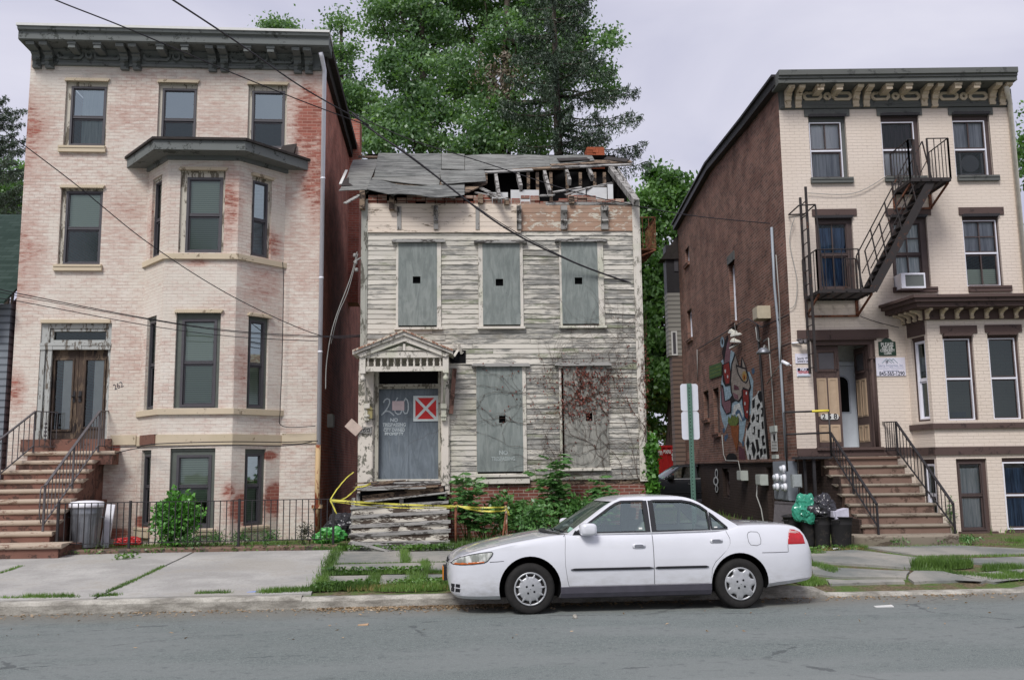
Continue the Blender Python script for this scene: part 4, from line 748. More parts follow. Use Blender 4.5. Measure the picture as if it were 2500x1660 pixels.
# notices fixed to the door
nt = H.rect(957.5, 979, 987, 1001.5, .09); mb = MB(); mb.box(nt[0], nt[1], .086, .09, nt[2], nt[3]); o = mb.build("paper_notice", flat("pink_paper", (206, 186, 186), .9, .1, var=.04)); o.parent = None; o.location = H.o; o.rotation_euler = (0, 0, H.yaw)
for k, v in tg("pale pink paper notice pinned over the painted number on the boarded door", "notice").items(): o[k] = v
for k in range(6): mb = MB(); z = nt[3] - .03 - k * .027; mb.box(nt[0] + .04, nt[1] - random.uniform(.03, .08), .0845, .086, z - .004, z); mb.build("printed_line", M['wire_pale'], o)
xs = H.rect(1009, 966, 1070, 1028, .09); X = thing("marker_sign", "square red sign with white border and white cross on the boarded door", "sign", fr=H); wp = flat("sign_white", (206, 214, 212), .5, .4, var=.05)
mb = MB(); mb.box(xs[0], xs[1], .078, .088, xs[2], xs[3]); mb.build("backing_plate", wp, X)
x0, x1, z0, z1 = xs; i = (x1 - x0) * .085; q = .075 * (x1 - x0); cx, cz = (x0 + x1) / 2, (z0 + z1) / 2; red = flat("sign_red", (196, 36, 36), .5, .4, var=.08)
for T_ in ([(x0 + i + q, z1 - i), (x1 - i - q, z1 - i), (cx, cz + q)], [(x0 + i + q, z0 + i), (cx, cz - q), (x1 - i - q, z0 + i)], [(x0 + i, z0 + i + q), (x0 + i, z1 - i - q), (cx - q, cz)], [(x1 - i, z0 + i + q), (cx + q, cz), (x1 - i, z1 - i - q)]):
    mb = MB(); mb.face([(a, .075, b) for a, b in T_]); mb.build("red_triangle", red, X)
# ---- gabled hood on brackets
HD = -.78; hb = lambda x, y: at(x, y, HD)
hx0, hx1 = hb(878, 868).x, hb(1095, 868).x; zb1, zb2, zb3, zb4 = hb(985, 861).z, hb(985, 873).z, hb(985, 894).z, hb(985, 906).z
W_ = M['old_white']; mb = MB(); mb.box(hx0, hx1, HD, HD + .1, zb2, zb1); mb.box(hx0 + .1, hx1 - .1, HD + .02, HD + .08, zb4, zb3)
for s in (hx0, hx1 - .12): mb.box(s, s + .12, HD - .01, HD + .1, zb4 - .04, zb2)
for s in (hx0 + .01, hx1 - .09): mb.box(s, s + .08, HD + .1, .0, zb2, zb1); mb.box(s, s + .08, HD + .1, 0, zb4, zb3)
hood = mb.build("door_hood", W_, hh)
for k in range(12):
    x = hx0 + .17 + (hx1 - hx0 - .34) * k / 11; h = zb2 - zb3; mb = MB(); mb.lathe([(.024, 0), (.024, h * .15), (.012, h * .2), (.026, h * .45), (.014, h * .75), (.024, h * .85), (.024, h)], (x, HD + .05, zb3), 8); mb.build("baluster", W_, hood)
for x in (hx0 + .06, hx1 - .06): mb = MB(); mb.lathe([(.02, -.17), (.055, -.13), (.06, -.09), (.03, -.04), (.045, 0)], (x, HD + .045, zb4 - .04), 10); mb.build("pendant", W_, hood)
ap, el, er = hb(985.6, 808), at(861, 851, HD - .08), at(1106, 858, HD - .08); ezl = (el.z + er.z) / 2; ax = (hx0 + hx1) / 2
mb = MB(); mb.m = 0
for e in (el, er):
    E = Vector((e.x, 0, ezl - .02)); A_ = Vector((ax, 0, ap.z)); dn = Vector((0, 0, -.09))
    mb.hexa([(E.x, HD - .1, E.z), (A_.x, HD - .1, A_.z), (A_.x, HD - .1, A_.z - .10), (E.x, HD - .1, E.z - .07)], [(E.x, 0, E.z), (A_.x, 0, A_.z), (A_.x, 0, A_.z - .10), (E.x, 0, E.z - .07)])
    mb.hexa([(E.x * .93 + ax * .07, HD - .05, E.z - .065), (A_.x, HD - .05, A_.z - .1), (A_.x, HD - .05, A_.z - .22), (E.x * .84 + ax * .16, HD - .05, E.z - .12)], [(E.x * .93 + ax * .07, HD, E.z - .065), (A_.x, HD, A_.z - .1), (A_.x, HD, A_.z - .22), (E.x * .84 + ax * .16, HD, E.z - .12)])
mb.face([(hx0 + .06, HD + .02, zb1), (hx1 - .06, HD + .02, zb1), (ax, HD + .02, ap.z - .14)])
mb.build("gable", W_, hood)
mb = MB(); N = 40
for e in (el, er):
    E = Vector((e.x, 0, ezl)); A_ = Vector((ax, 0, ap.z + .012)); G_ = []
    for i in range(N + 1):
        q = E.lerp(A_, i / N); w = (i % 5 == 0) * .006; G_.append([(q.x, HD - .14 + random.uniform(-.01, .01), q.z - .035), (q.x, HD - .135, q.z + w), (q.x, .02, q.z + w)])
    mb.sheet(G_, False)
mb.build("rusty_tin_roof", worn("rusty_tin", (140, 98, 78), (206, 194, 176), .50, (1, 1, 1), scale=11, tint=(116, 70, 52)), hood)
mb = MB(); zt0_ = zb1 + .035; tw = (hx1 - hx0) * .32; th_ = (ap.z - .24 - zt0_)
mb.face([(ax - tw, HD + .012, zt0_), (ax + tw, HD + .012, zt0_), (ax, HD + .012, zt0_ + th_)]); mb.build("tympanum", flat("sage_tympanum", (118, 122, 104), .9, .1, var=.15), hood)
mb = MB()
for k in range(-4, 5):
    if k == 0: mb.beam((ax, HD, zt0_ + .01), (ax, HD, zt0_ + th_ * .85), .05, .03, (0, 1, 0)); continue
    s = 1 if k > 0 else -1; a_ = abs(k); pts = [Vector((ax + s * .03, HD, zt0_ + .02 + (4 - a_) * .02)), Vector((ax + s * tw * (.12 + .07 * a_), HD, zt0_ + th_ * (.62 - .13 * a_))), Vector((ax + s * tw * (.2 + .16 * a_), HD, zt0_ + th_ * max(.05, .42 - .11 * a_)))]; mb.tube(pts, [.008, .016, .004], 5)
mb.build("carved_fan", W_, hood)
for x0, x1, s in ((875, 912, 1), (1077, 1097, -1)):
    a, b = at(x0, 1000, -.05).x, at(x1, 1000, -.05).x; mb = MB(); mb.box(a, b, -.08, .02, zs - .3, zb2); mb.box(a + .02, b - .02, -.1, -.08, zs - .2, zb4 - .9); mb.build("pilaster", worn("flaking_pilaster", (216, 208, 196), (126, 124, 112), .30, (1, 1, .7), scale=4), hh)
    m = (a + b) / 2 + s * .03; mb = MB(); zk = at(x0, 1020, -.2).z
    mb.box(m - .05, m + .05, -.20, -.1, zk - .05, zk + .28); mb.box(m - .065, m + .065, -.24, -.08, zk + .2, zk + .3); mb.box(m - .06, m + .06, -.22, -.08, zk + .02, zk + .07)
    mb.tube([(m, -.2, zk + .28), (m - s * .02, -.26, zk + .6), (m - s * .04, -.42, zk + .95), (m - s * .06, HD + .1, zb4)], .028, 6); mb.build("hood_bracket", M['old_white'], hood)
r = H.rect(873, 1042, 907, 1057.5, -.14); mb = MB(); mb.box(r[0], r[1], -.14, -.1, r[2], r[3]); nb = mb.build("number_board", M['old_grey_h'], hh); text(nb, "260", M['wire'], Matrix.Translation(((r[0] + r[1]) / 2, -.142, (r[2] + r[3]) / 2)), .11, "house_number", width=.23)
mb = MB(); a, b = at(850, 1031, -.15), at(877, 1055, -.15); mb.beam(a, b, .22, .02, (0, 1, 0)); mb.build("loose_board", flat("pinkish_board", (190, 172, 160), .9, .1), hh)
a = at(903, 1010, -.1); mb = MB(); mb.box(a.x - .04, a.x + .06, -.2, -.1, a.z - .1, a.z + .08); mb.prism([(a.x - .06, a.z + .08), (a.x + .08, a.z + .08), (a.x + .01, a.z + .17)], -.22, -.1); mb.build("porch_lamp_box", flat("brass_box", (150, 140, 96), .6, .4), hh)
# fallen gutter stump and cavity beside the hood
mb = MB(); a, b = at(1110, 900, -.06), at(1101, 1010, -.1); mb.beam(a, b, .09, .06, (0, 1, 0)); mb.build("fallen_downpipe", worn("brown_downpipe", (132, 100, 88), (90, 66, 56), .4), hh)
mb = MB(); a = at(1112, 862, -.03); mb.box(a.x - .12, a.x + .22, -.032, -.024, a.z - .22, a.z + .06); mb.build("cavity", M['black'], hh)
for a, b in (((1105, 838), (1130, 862)), ((1100, 848), (1128, 850)), ((1108, 870), (1124, 845)), ((1120, 838), (1127, 864))): mb = MB(); mb.beam(at(*a, -.16), at(*b, -.06), .05, .02, (0, 1, 0)); mb.build("splintered_board", M['old_white'], hh)
# ---- rotten steps
TR_ = [(1238, 1223, 855, 1095, -1.15), (1261, 1247, 855, 1097, -1.42), (1284, 1272, 852, 1100, -1.70), (1306, 1294, 850, 1100, -1.98), (1326, 1322, 850, 1098, -2.2)]
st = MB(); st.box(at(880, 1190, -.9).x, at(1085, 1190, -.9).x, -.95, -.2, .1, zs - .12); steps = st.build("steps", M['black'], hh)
prev = None
for k, (yl, yr, xl, xr, d) in enumerate(TR_):
    a, b = at(xl, yl, d), at(xr, yr, d); mb = MB(); w = .25; n = 14; G_ = []
    for i in range(n + 1):
        q = a.lerp(b, i / n); r_ = mnoise.noise((q.x * 3, d * 5, 1)) * .018; G_.append([(q.x, d + .02, q.z - .045), (q.x, d + r_, q.z - .04), (q.x, d + r_, q.z), (q.x, d + w + .03, q.z + .015)])
    mb.sheet(G_, False); mb.face([G_[0][i] for i in (3, 2, 1, 0)]); mb.face([G_[-1][i] for i in (0, 1, 2, 3)]); mb.build("tread", M['old_grey_h'], steps)
    lo = -.21 if k < 4 else -.08; mb = MB(); mb.hexa([(a.x + .04, d + .03, a.z + lo - .02), (b.x - .04, d + .03, b.z + lo), (b.x - .04, d + .03, b.z - .03), (a.x + .04, d + .03, a.z - .03)], [(a.x + .04, d + .055, a.z + lo - .02), (b.x - .04, d + .055, b.z + lo), (b.x - .04, d + .055, b.z - .03), (a.x + .04, d + .055, a.z - .03)]); mb.build("riser", M['rotw'], steps)
a, b = at(850, 1338, -2.35), at(1108, 1332, -2.35); mb = MB(); mb.hexa([(a.x, -2.4, .15), (b.x, -2.4, .15), (b.x, -2.4, b.z), (a.x, -2.4, a.z)], [(a.x, -1.9, .15), (b.x, -1.9, .15), (b.x, -1.9, b.z + .02), (a.x, -1.9, a.z + .02)]); mb.build("base_stone", M['flag'], steps)
mb = MB(); a, b = at(885, 1218, -1.0), at(1083, 1193, -1.0); mb.beam(a, b, .03, .13, (0, .2, 1)); mb.build("sagging_plank", M['rot'], steps)
mb = MB(); a, b = at(890, 1225, -1.04), at(1090, 1203, -1.04); mb.beam(a, b, .08, .03, (0, .2, 1)); mb.build("sagging_plank", M['old_grey_h'], steps)
for xl, yl, xr, yr, d, m_ in ((868, 1192, 1075, 1180, -.95, 'old_grey_h'), (866, 1198, 1070, 1186, -1.05, 'rot'), (905, 1180, 1075, 1176, -.8, 'old_grey_h'), (862, 1190, 960, 1176, -.9, 'rot'), (880, 1196, 1040, 1190, -1.1, 'old_grey_h'), (868, 1180, 990, 1173, -.7, 'rot'), (920, 1172, 1075, 1171, -.5, 'old_white')):
    mb = MB(); mb.beam(at(xl, yl, d), at(xr, yr, d), .13, .035); mb.build("porch_board", M[m_], steps)
for x, d in ((875, -.95), (980, -.98), (1085, -.95), (862, -1.1)): mb = MB(); u = at(x, 1240, d).x; mb.box(u - .04, u + .04, d, d + .08, .2, at(x, 1203 if x > 870 else 1215, d).z); mb.build("step_post", M['old_grey'], steps)
o = hh
mb = MB(); a, b = at(861, 1322, -2.45), at(963, 1349, -2.75); a.z = max(a.z, .3); mb.beam(a, b, .09, .025); o = mb.build("fallen_plank", M['old_grey_h'], **tg("thin grey plank fallen in front of the rotten steps", "plank")); o.location = H.o; o.rotation_euler = (0, 0, H.yaw)
# ---- rusty balcony on the far flank
bk = thing("fire_balcony", "small rusty iron balcony on the right flank of the derelict house", "balcony", fr=H); bd0, bd1 = 2.0, 3.2; bu = u1 - .02; bo = at(1601, 600, bd0).x; zf_ = at(1585, 607, bd0).z; zt_ = at(1585, 531, bd0).z
mb = MB(); mb.box(bu, bo, bd0, bd1, zf_ - .03, zf_)
for k in range(5): mb.beam((bu, bd0 + .3 * k, zf_ - .35), (bo, bd0 + .3 * k, zf_ - .03), .03, .03)
mb.build("platform", M['rust'], bk); mb = MB()
for k in range(6): x = bu + (bo - bu) * k / 5; mb.beam((x, bd0, zf_), (x, bd0, zt_), .016, .016, (1, 0, 0))
for k in range(9): y = bd0 + (bd1 - bd0) * k / 8; mb.beam((bo, y, zf_), (bo, y, zt_), .018, .018, (1, 0, 0))
mb.beam((bu, bd0, zt_), (bo + .02, bd0, zt_), .03, .02); mb.beam((bo, bd0, zt_), (bo, bd1, zt_), .03, .02); mb.beam((bu, bd0, zf_ + .1), (bo, bd0, zf_ + .1), .02, .02); mb.build("railing", M['rust'], bk)
# ================================================================ cream brick house on the right
q1 = lambda x, y: (1600 + .38265 * x, 100 + .38265 * y)
q2 = lambda x, y: (1600 + .38265 * x, 600 + .38265 * y)
q3 = lambda x, y: (1600 + .38265 * x, 1000 + .38265 * y)
S_ = Frame(1922, 650, 20.2, 0.); at = S_.at
def rc(q, x0, y0, x1, y1, d=0.): a, b = q(x0, y0), q(x1, y1); return S_.rect(*a, *b, d)
def A(q, x, y, d=0.): return S_.at(*q(x, y), d)
def SA(q, x, y, u=0.): return S_.sat(*q(x, y), u)
ch = thing("apartment_house", "three storey cream painted brick house with brown trim, bracketed cornice and dark brick flank", "house", fr=S_)
M['cream_brick'] = painted_brick_mat("cream_painted_wall", (219, 206, 193), (206, 191, 177), (170, 130, 110), [(A(q1, 2050, 980).x, A(q1, 2050, 980).z, 1.0, .35, .12)], base=-.10, grime=(212, 198, 184), bumpk=.55, thin_amt=.5)
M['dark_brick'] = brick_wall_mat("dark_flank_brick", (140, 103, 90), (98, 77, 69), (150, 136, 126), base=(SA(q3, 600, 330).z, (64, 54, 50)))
M['trim_brown'] = worn("brown_trim", (88, 72, 68), (66, 54, 52), .2, scale=4, bump=.15); M['trim_slate'] = worn("slate_green_trim", (98, 100, 97), (80, 82, 80), .2, scale=4, bump=.15); M['sash_brown'] = flat("brown_sash", (78, 66, 64), .55, .3, var=.1)
M['cream_trim'] = worn("cream_bracket_paint", (210, 194, 170), (150, 128, 100), .16, scale=8, bump=.2); M['cream_panel'] = flat("cream_door_panel", (176, 154, 130), .6, .3, var=.08); M['white_alu'] = flat("white_storm_frame", (222, 222, 230), .4, .5, var=.04); M['steel'] = worn("dark_painted_steel", (52, 48, 48), (100, 66, 50), .16, scale=10, bump=.2)
ur = A(q1, 2272, 430).x; zt = A(q1, 1500, 182, -.55).z; zfb = A(q1, 1500, 258, -.55).z; zfr = A(q1, 1500, 428).z; ztrim = A(q1, 850, 442).z
W3 = [rc(q1, 985, 480, 1222, 876), rc(q1, 1447, 472, 1690, 866), rc(q1, 1905, 465, 2143, 864)]; S3 = [rc(q1, 992, 517, 1196, 874), rc(q1, 1452, 514, 1662, 864), rc(q1, 1910, 506, 2118, 861)]; R3_ = [A(q1, 1100, 696).z, A(q1, 1560, 690).z, A(q1, 2010, 688).z]
W2 = [rc(q1, 1030, 1125, 1270, 1568 + 40), rc(q1, 1508, 1120, 1745, 1568 + 3), rc(q1, 1972, 1115, 2205, 1565)]; S2 = [rc(q1, 1038, 1150, 1248, 1568 + 15), rc(q1, 1520, 1148, 1718, 1570), rc(q1, 1978, 1142, 2194, 1562)]; R2_ = [A(q1, 1140, 1362).z, A(q1, 1610, 1358).z, A(q1, 2085, 1350).z]
DR = rc(q2, 1012, 602, 1420, 1285); BPR = -.75
wl = [a for a in W3 + W2] + [DR]
mb = MB(); mb.wall((0, ur, .1, ztrim), wl, reveal=.16); mb.build("wall", M['cream_brick'], ch)
mb = MB(); mb.wall((0, ur, ztrim + .001, zt - .05), [a for a in W3], reveal=.02); mb.build("painted_frieze_wall", M['trim_slate'], ch)
# flank
PR = [SA(q1, 800, 205), SA(q1, 590, 455), SA(q1, 355, 748), SA(q1, 133, 1150)]; DF = SA(q1, 140, 1200).y; ztop = 9.2
TS, lS = panel((0, DF), (0, 0))
def srect(q, x0, y0, x1, y1):
    a, b = SA(q, x0, (y0 + y1) / 2), SA(q, x1, (y0 + y1) / 2); m0, m1 = SA(q, (x0 + x1) / 2, y1), SA(q, (x0 + x1) / 2, y0); return [DF - a.y, DF - b.y, m0.z, m1.z]
SW = [srect(q1, 188, 1235, 214, 1425), srect(q1, 474, 1405, 512, 1568 + 235), srect(q2, 204, 405, 234, 595), srect(q2, 308, 925, 342, 1105), srect(q2, 372, 905, 408, 1195), srect(q3, 248, 345, 282, 560), srect(q3, 430, 375, 472, 560), srect(q3, 716, 365, 752, 700)]
mb = MB(); mb.T = TS; mb.wall((0, lS, .05, ztop), SW, reveal=.2); pts = [(DF - max(0, min(DF, p.y)), p.z) for p in PR]; pts = [(a, b - .26) for a, b in pts]; pts[0] = (lS, zt - .1); pts[-1] = (0, pts[-1][1])
mb.face([(0, 0, ztop), (lS, 0, ztop)] + [(a, 0, b) for a, b in pts]); mb.T = None
mb.face([(ur, 0, .1), (ur, DF, .1), (ur, DF, pts[-1][1]), (ur, 0, zt - .1)]); mb.face([(0, DF, .1), (0, DF, pts[-1][1]), (ur, DF, pts[-1][1]), (ur, DF, .1)]); mb.build("side_wall", M['dark_brick'], ch)
mb = MB(); mb.sheet([[(x, DF - a, b + .1) for a, b in pts] for x in (-.1, ur + .1)], False); rf2 = mb.build("roof", M['tar'], ch)
P_ = [(-.08, DF - a, b) for a, b in pts]; P_[0] = (-.08, -.3, zt - .1)
for i in range(3):
    mb = MB(); mb.beam(Vector(P_[i]) + Vector((0, 0, -.03)), Vector(P_[i + 1]) + Vector((0, 0, -.03)), .16, .2); mb.beam(Vector(P_[i]) + Vector((-.08, 0, .09)), Vector(P_[i + 1]) + Vector((-.08, 0, .09)), .12, .06); mb.build("rake_board", M['iron'], rf2)
for i, r in enumerate(SW):
    if r[2] < 0.3: r[2] = .3
    window(ch, r, [r[0] + .05, r[1] - .05, r[2] + .05, r[3] - .05], (r[2] + r[3]) / 2, TS, rec=.16, cm='sash_brown', smat='white_alu' if i in (0, 1, 2) else 'sash_brown', glass='glass_dim', fw=.03, lintel=([r[0] - .08, r[1] + .08, r[3], r[3] + .24] if i == 1 else None), linm='trim_slate', sill=([r[0] - .06, r[1] + .06, r[2] - .12, r[2]] if i < 5 else None), sillm='dark_brick')
mb = MB(); mb.T = TS; a = srect(q3, 248, 318, 850, 340); mb.box(0, lS, -.05, 0, A(q3, 700, 340).z if False else SA(q3, 600, 340).z, SA(q3, 600, 318).z); mb.build("ledge", M['dark_brick'], ch)
# cornice
xl, xr = A(q1, 785, 220, -.55).x, A(q1, 2310, 220, -.55).x; mb = MB()
xprism(mb, [(0, zt), (-.60, zt), (-.60, zt - .12), (-.56, zt - .13), (-.56, zfb + .10), (-.53, zfb + .09), (-.53, zfb), (0, zfb)], xl, xr)
zfm = A(q1, 1500, 408).z; xprism(mb, [(-.001, zfm - .08), (-.05, zfm - .08), (-.07, zfm - .03), (-.045, zfm + .01), (-.045, zfb), (-.001, zfb)], .03, ur)
cor = mb.build("cornice", M['trim_slate'], ch)
for a in ((935, 1058), (1122, 1248), (1368, 1490), (1558, 1682), (1802, 1925), (1990, 2112)): mb = MB(); z0, z1 = A(q1, sum(a) / 2, 388).z, A(q1, sum(a) / 2, 334).z; oct_ring(mb, A(q1, a[0], 362).x, A(q1, a[1], 362).x, z0, z1, .055, -.075, -.044); mb.build("panel_moulding", M['cream_trim'], cor)
for a in ((1066, 1116), (1500, 1550), (1932, 1982)): mb = MB(); z0, z1 = A(q1, sum(a) / 2, 386).z, A(q1, sum(a) / 2, 338).z; oct_ring(mb, A(q1, a[0], 362).x, A(q1, a[1], 362).x, z0, z1, .05, -.08, -.044); mb.build("rosette", M['cream_trim'], cor)
for x0, x1, y in ((822, 860, 435), (888, 925, 435), (1255, 1293, 428), (1322, 1360, 428), (1690, 1728, 424), (1757, 1796, 428), (2122, 2160, 414), (2188, 2226, 418)):
    mb = MB(); a = A(q1, x0, y).x; xprism(mb, bracket_poly(A(q1, x0, y).z, zfb - .002, .42), a, a + .135); mb.build("bracket", M['cream_trim'], cor)
for x0 in (1012, 1132, 1448, 1572, 1884, 2003):
    a = A(q1, x0 + 10, 300, -.3).x; mb = MB(); mb.box(a, a + .14, -.44, -.05, zfb - .13, zfb - .002); mb.box(a - .015, a + .155, -.46, -.2, zfb - .06, zfb - .003); mb.build("modillion", M['cream_trim'], cor)
# windows
LN3 = [rc(q1, 948, 438, 1236, 484), rc(q1, 1410, 433, 1698, 478), rc(q1, 1866, 428, 2150, 474)]; LN2 = [rc(q1, 998, 1074, 1283, 1118), rc(q1, 1466, 1070, 1756, 1115), rc(q1, 1934, 1063, 2220, 1110)]
SL3 = [rc(q1, 990, 876, 1260, 910), rc(q1, 1463, 868, 1730, 900), rc(q1, 1925, 862, 2190, 896)]; SL2 = [None, rc(q2, 1516, 266, 1796, 299), rc(q2, 1996, 257, 2268, 294)]
BK3 = [[('curtain', 'sheet', R3_[0], S3[0][3]), ('curtain', 'curtain_grey', S3[0][2], R3_[0])], [('curtain', 'curtain_plum', R3_[1], S3[1][3]), ('curtain', 'sheet', S3[1][2], R3_[1])], [('curtain', 'curtain_grey', R3_[2], S3[2][3])]]
BK2 = [[('curtain', 'curtain_blue', S2[0][2], S2[0][3] - .12)], [('curtain', 'curtain', S2[1][2], S2[1][3])], [('blind', 'blind', S2[2][2], S2[2][2] + .4), ('curtain', 'curtain_grey', R2_[2], S2[2][3])]]
for i in range(3):
    w3_, w2_ = W3[i], W2[i]
    window(ch, w3_, S3[i], R3_[i], back=BK3[i], cm='sash_brown' if i else 'trim_slate', smat='white_alu', glass='glass_clear', mv=(i != 1, 0), sill=SL3[i], sillm='trim_slate', lintel=LN3[i], linm='trim_slate', rope=(w3_[0] + .0, w3_[1], w3_[3] - .03, w3_[3] + .03), ropem='iron', fw=.02, smat2='sash_brown')
    window(ch, w2_, S2[i], R2_[i], back=BK2[i], cm='sash_brown', smat='sash_brown' if i < 2 else 'white_alu', glass='glass_clear', mv=(1, 1), mh=((0, 0) if i == 0 else (1, 0)), sill=SL2[i], sillm='trim_brown', lintel=LN2[i], linm='trim_brown', rope=(w2_[0], w2_[1], w2_[3] - .03, w2_[3] + .03), ropem='iron', fw=.02 if i == 2 else .05, smat2='sash_brown')
# bay on the ground floor
wb = A(q2, 1605, 700).x; f0 = A(q2, 1745, 700, BPR).x; FWID = 2.75; BPL = [(wb, 0), (f0, BPR), (f0 + FWID, BPR), (f0 + FWID + (f0 - wb), 0)]
def offp(o): return [(BPL[0][0] - o * 1.0, 0), (BPL[1][0] - o * .85, BPR - o), (BPL[2][0] + o * .85, BPR - o), (BPL[3][0] + o * 1.0, 0)]
TFb, lF = panel(BPL[1], BPL[2]); TLb, lL = panel(BPL[0], BPL[1]); TRb, lR = panel(BPL[2], BPL[3])
def fb_(q, x0, y0, x1, y1): r = rc(q, x0, y0, x1, y1, BPR); return [r[0] - f0, r[1] - f0, r[2], r[3]]
zbt2 = A(q2, 1900, 472, BPR).z
FW = [fb_(q2, 1850, 565, 2045, 1112), fb_(q2, 2138, 558, 2335, 1106)]; FS_ = [fb_(q2, 1858, 592, 2028, 1110), fb_(q2, 2146, 588, 2318, 1104)]; BWn = [fb_(q3, 1934, 312, 2130, 775), fb_(q3, 2228, 306, 2420, 768)]; BSn = [fb_(q3, 1950, 335, 2108, 770), fb_(q3, 2236, 332, 2400, 764)]
rl1 = [A(q2, 1950, 846, BPR).z, A(q2, 2240, 842, BPR).z]; rl0 = [A(q3, 2030, 547, BPR).z, A(q3, 2300, 545, BPR).z]
LWn = [[lL * .22, lL * .86, FW[0][2], FW[0][3]], [lL * .30, lL * .9, BWn[0][2] + .15, BWn[0][3]]]
mb = MB(); mb.T = TFb; mb.wall((0, lF, .1, zbt2), FW + BWn, reveal=.16); mb.T = TLb; mb.wall((0, lL, .1, zbt2), LWn, reveal=.16); mb.T = TRb; mb.wall((0, lR, .1, zbt2), []); mb.T = None; mb.face([(p[0], p[1], zbt2) for p in BPL]); mb.build("bay_wall", M['cream_brick'], ch)
ln = [fb_(q2, 1816, 510, 2050, 560), fb_(q2, 2100, 504, 2335, 552)]
for i in range(2):
    r = FW[i]; window(ch, r, FS_[i], rl1[i], TFb, back=[], cm='trim_brown', smat='white_alu', glass='glass_dim', lintel=[ln[i][0], ln[i][1], ln[i][2], ln[i][3]], linm='trim_brown', rope=(r[0] + .02, r[1] - .02, r[3] - .04, r[3] + .03), ropem='trim_brown', fw=.02, smat2='sash_brown', rw=.02)
    r = BWn[i]; window(ch, r, BSn[i], rl0[i], TFb, back=[('curtain', 'curtain' if i == 0 else 'curtain_blue', BSn[i][2], BSn[i][3] - .12)], cm='trim_brown', smat='sash_brown' if i == 0 else 'white_alu', glass='glass_clear', sill=(r[0] - .06, r[1] + .1, r[2] - .14, r[2]), sillm='trim_brown', fw=.03, smat2='sash_brown')
    r = LWn[i]; window(ch, r, [r[0] + .08, r[1] - .06, r[2] + .04, r[3] - .1], rl1[0] if i == 0 else rl0[0], TLb, cm='trim_brown', smat='white_alu', glass='glass_dim', fw=.03, lintel=([r[0] - .08, r[1] + .04, r[3] + .02, r[3] + .3] if i == 0 else None), linm='trim_brown')
a = A(q2, 2300, 1100, BPR + .05); mb = MB(); r = fb_(q2, 1922, 1056, 2012, 1088); mb.T = TFb; mb.box(r[0], r[1], .2, .32, r[2], r[3]); o = mb.build("blue_box", flat("blue_box", (40, 48, 130), .6, .3)); o.location = S_.o
for k, v in tg("small blue box on the ledge inside the cream house bay window", "box").items(): o[k] = v
def belt2(name, z0, z1, off): mb = MB(); mb.prism(offp(off), z0, z1, 'z'); return mb.build(name, M['trim_brown'], ch)
belt2("sill_band", A(q2, 1950, 1166, BPR - .06).z, A(q2, 1950, 1130, BPR - .06).z, .06); belt2("base_band", A(q2, 1950, 1332, BPR - .04).z, A(q2, 1950, 1282, BPR - .04).z, .04)
z0_, z1_ = A(q2, 1000, 1342).z, A(q2, 1000, 1292).z; mb = MB(); mb.box(.0, wb - .05, -.05, 0, z0_, DR[2] - .01 if False else z1_); mb.build("base_band", M['trim_brown'], ch); mb = MB(); mb.box(.004, wb - .6, -.012, -.002, .1, z0_ - .002); mb.build("basement_wall", M['dark_brick'], ch)
mb = MB(); y2 = lambda y, o: A(q2, 1900, y, BPR - o).z
for o, ya, yb in ((.06, 470, 402), (.12, 402, 394), (.34, 394, 386), (.42, 386, 352), (.50, 352, 330)): mb.prism(offp(o), y2(ya, o), y2(yb, o), 'z')
a_, b_ = offp(.55), offp(.0); zz_ = y2(330, .5); mb.add([(p[0], p[1], zz_ + .003) for p in a_] + [(p[0], p[1], zz_ + .06) for p in a_] + [(p[0], p[1], zz_ + .16) for p in b_], [(0, 1, 5, 4), (1, 2, 6, 5), (2, 3, 7, 6), (4, 5, 9, 8), (5, 6, 10, 9), (6, 7, 11, 10), (8, 9, 10, 11), (0, 3, 2, 1)])
bcn = mb.build("bay_cornice", M['trim_brown'], ch); zba, zbb = y2(466, .1), y2(398, .1); hbk = zbb - zba
def smallbr(T, x):
    mb = MB(); mb.T = T; mb.prism([(-.06, zba), (-.10, zba), (-.13, zba + hbk * .12), (-.10, zba + hbk * .3), (-.12, zba + hbk * .5), (-.2, zba + hbk * .66), (-.30, zba + hbk * .72), (-.32, zbb - .01), (-.06, zbb - .01)], x - .035, x + .035, 'x'); mb.build("bracket", M['cream_trim'], bcn)
for x in (1748, 1845, 1940, 2035, 2130, 2225, 2320): smallbr(TFb, A(q2, x, 430, BPR - .2).x - f0)
for k in range(4): smallbr(TLb, lL * (.10 + .27 * k))
# entrance
brn, crm = M['trim_brown'], M['cream_panel']; mb = MB(); mb.box(DR[0] - .3, DR[1] + .3, -.05, .02, A(q2, 1200, 592).z, A(q2, 1200, 537).z); mb.build("door_lintel", brn, ch)
mb = MB(); n = 34
for i in range(n): x = DR[0] - .02 + (DR[1] - DR[0] + .04) * i / n; mb.beam((x, -.03, DR[3] + .0), (x + .05, -.03, DR[3] + .07), .03, .05, (0, 1, 0))
mb.box(DR[0] - .02, DR[1] + .04, -.025, .05, DR[3] - .01, DR[3] + .065); mb.build("rope_moulding", brn, ch)
mb = MB(); mb.ring((DR[0], DR[1], DR[2], DR[3]), (.06, .14, 0, .1), .02, .18); mb.tube([(DR[1] - .09, -.01, DR[2]), (DR[1] - .09, -.01, DR[3] - .1)], .035, 8); mb.box(DR[1] - .16, DR[1] - .02, -.05, .1, A(q2, 1380, 722).z, A(q2, 1380, 708).z); mb.box(DR[0] - .02, DR[1] + .02, -.1, .2, DR[2] - .06, DR[2]); dfr = mb.build("door_frame", brn, ch)
mb = MB(); vz = .16; D2 = 1.15
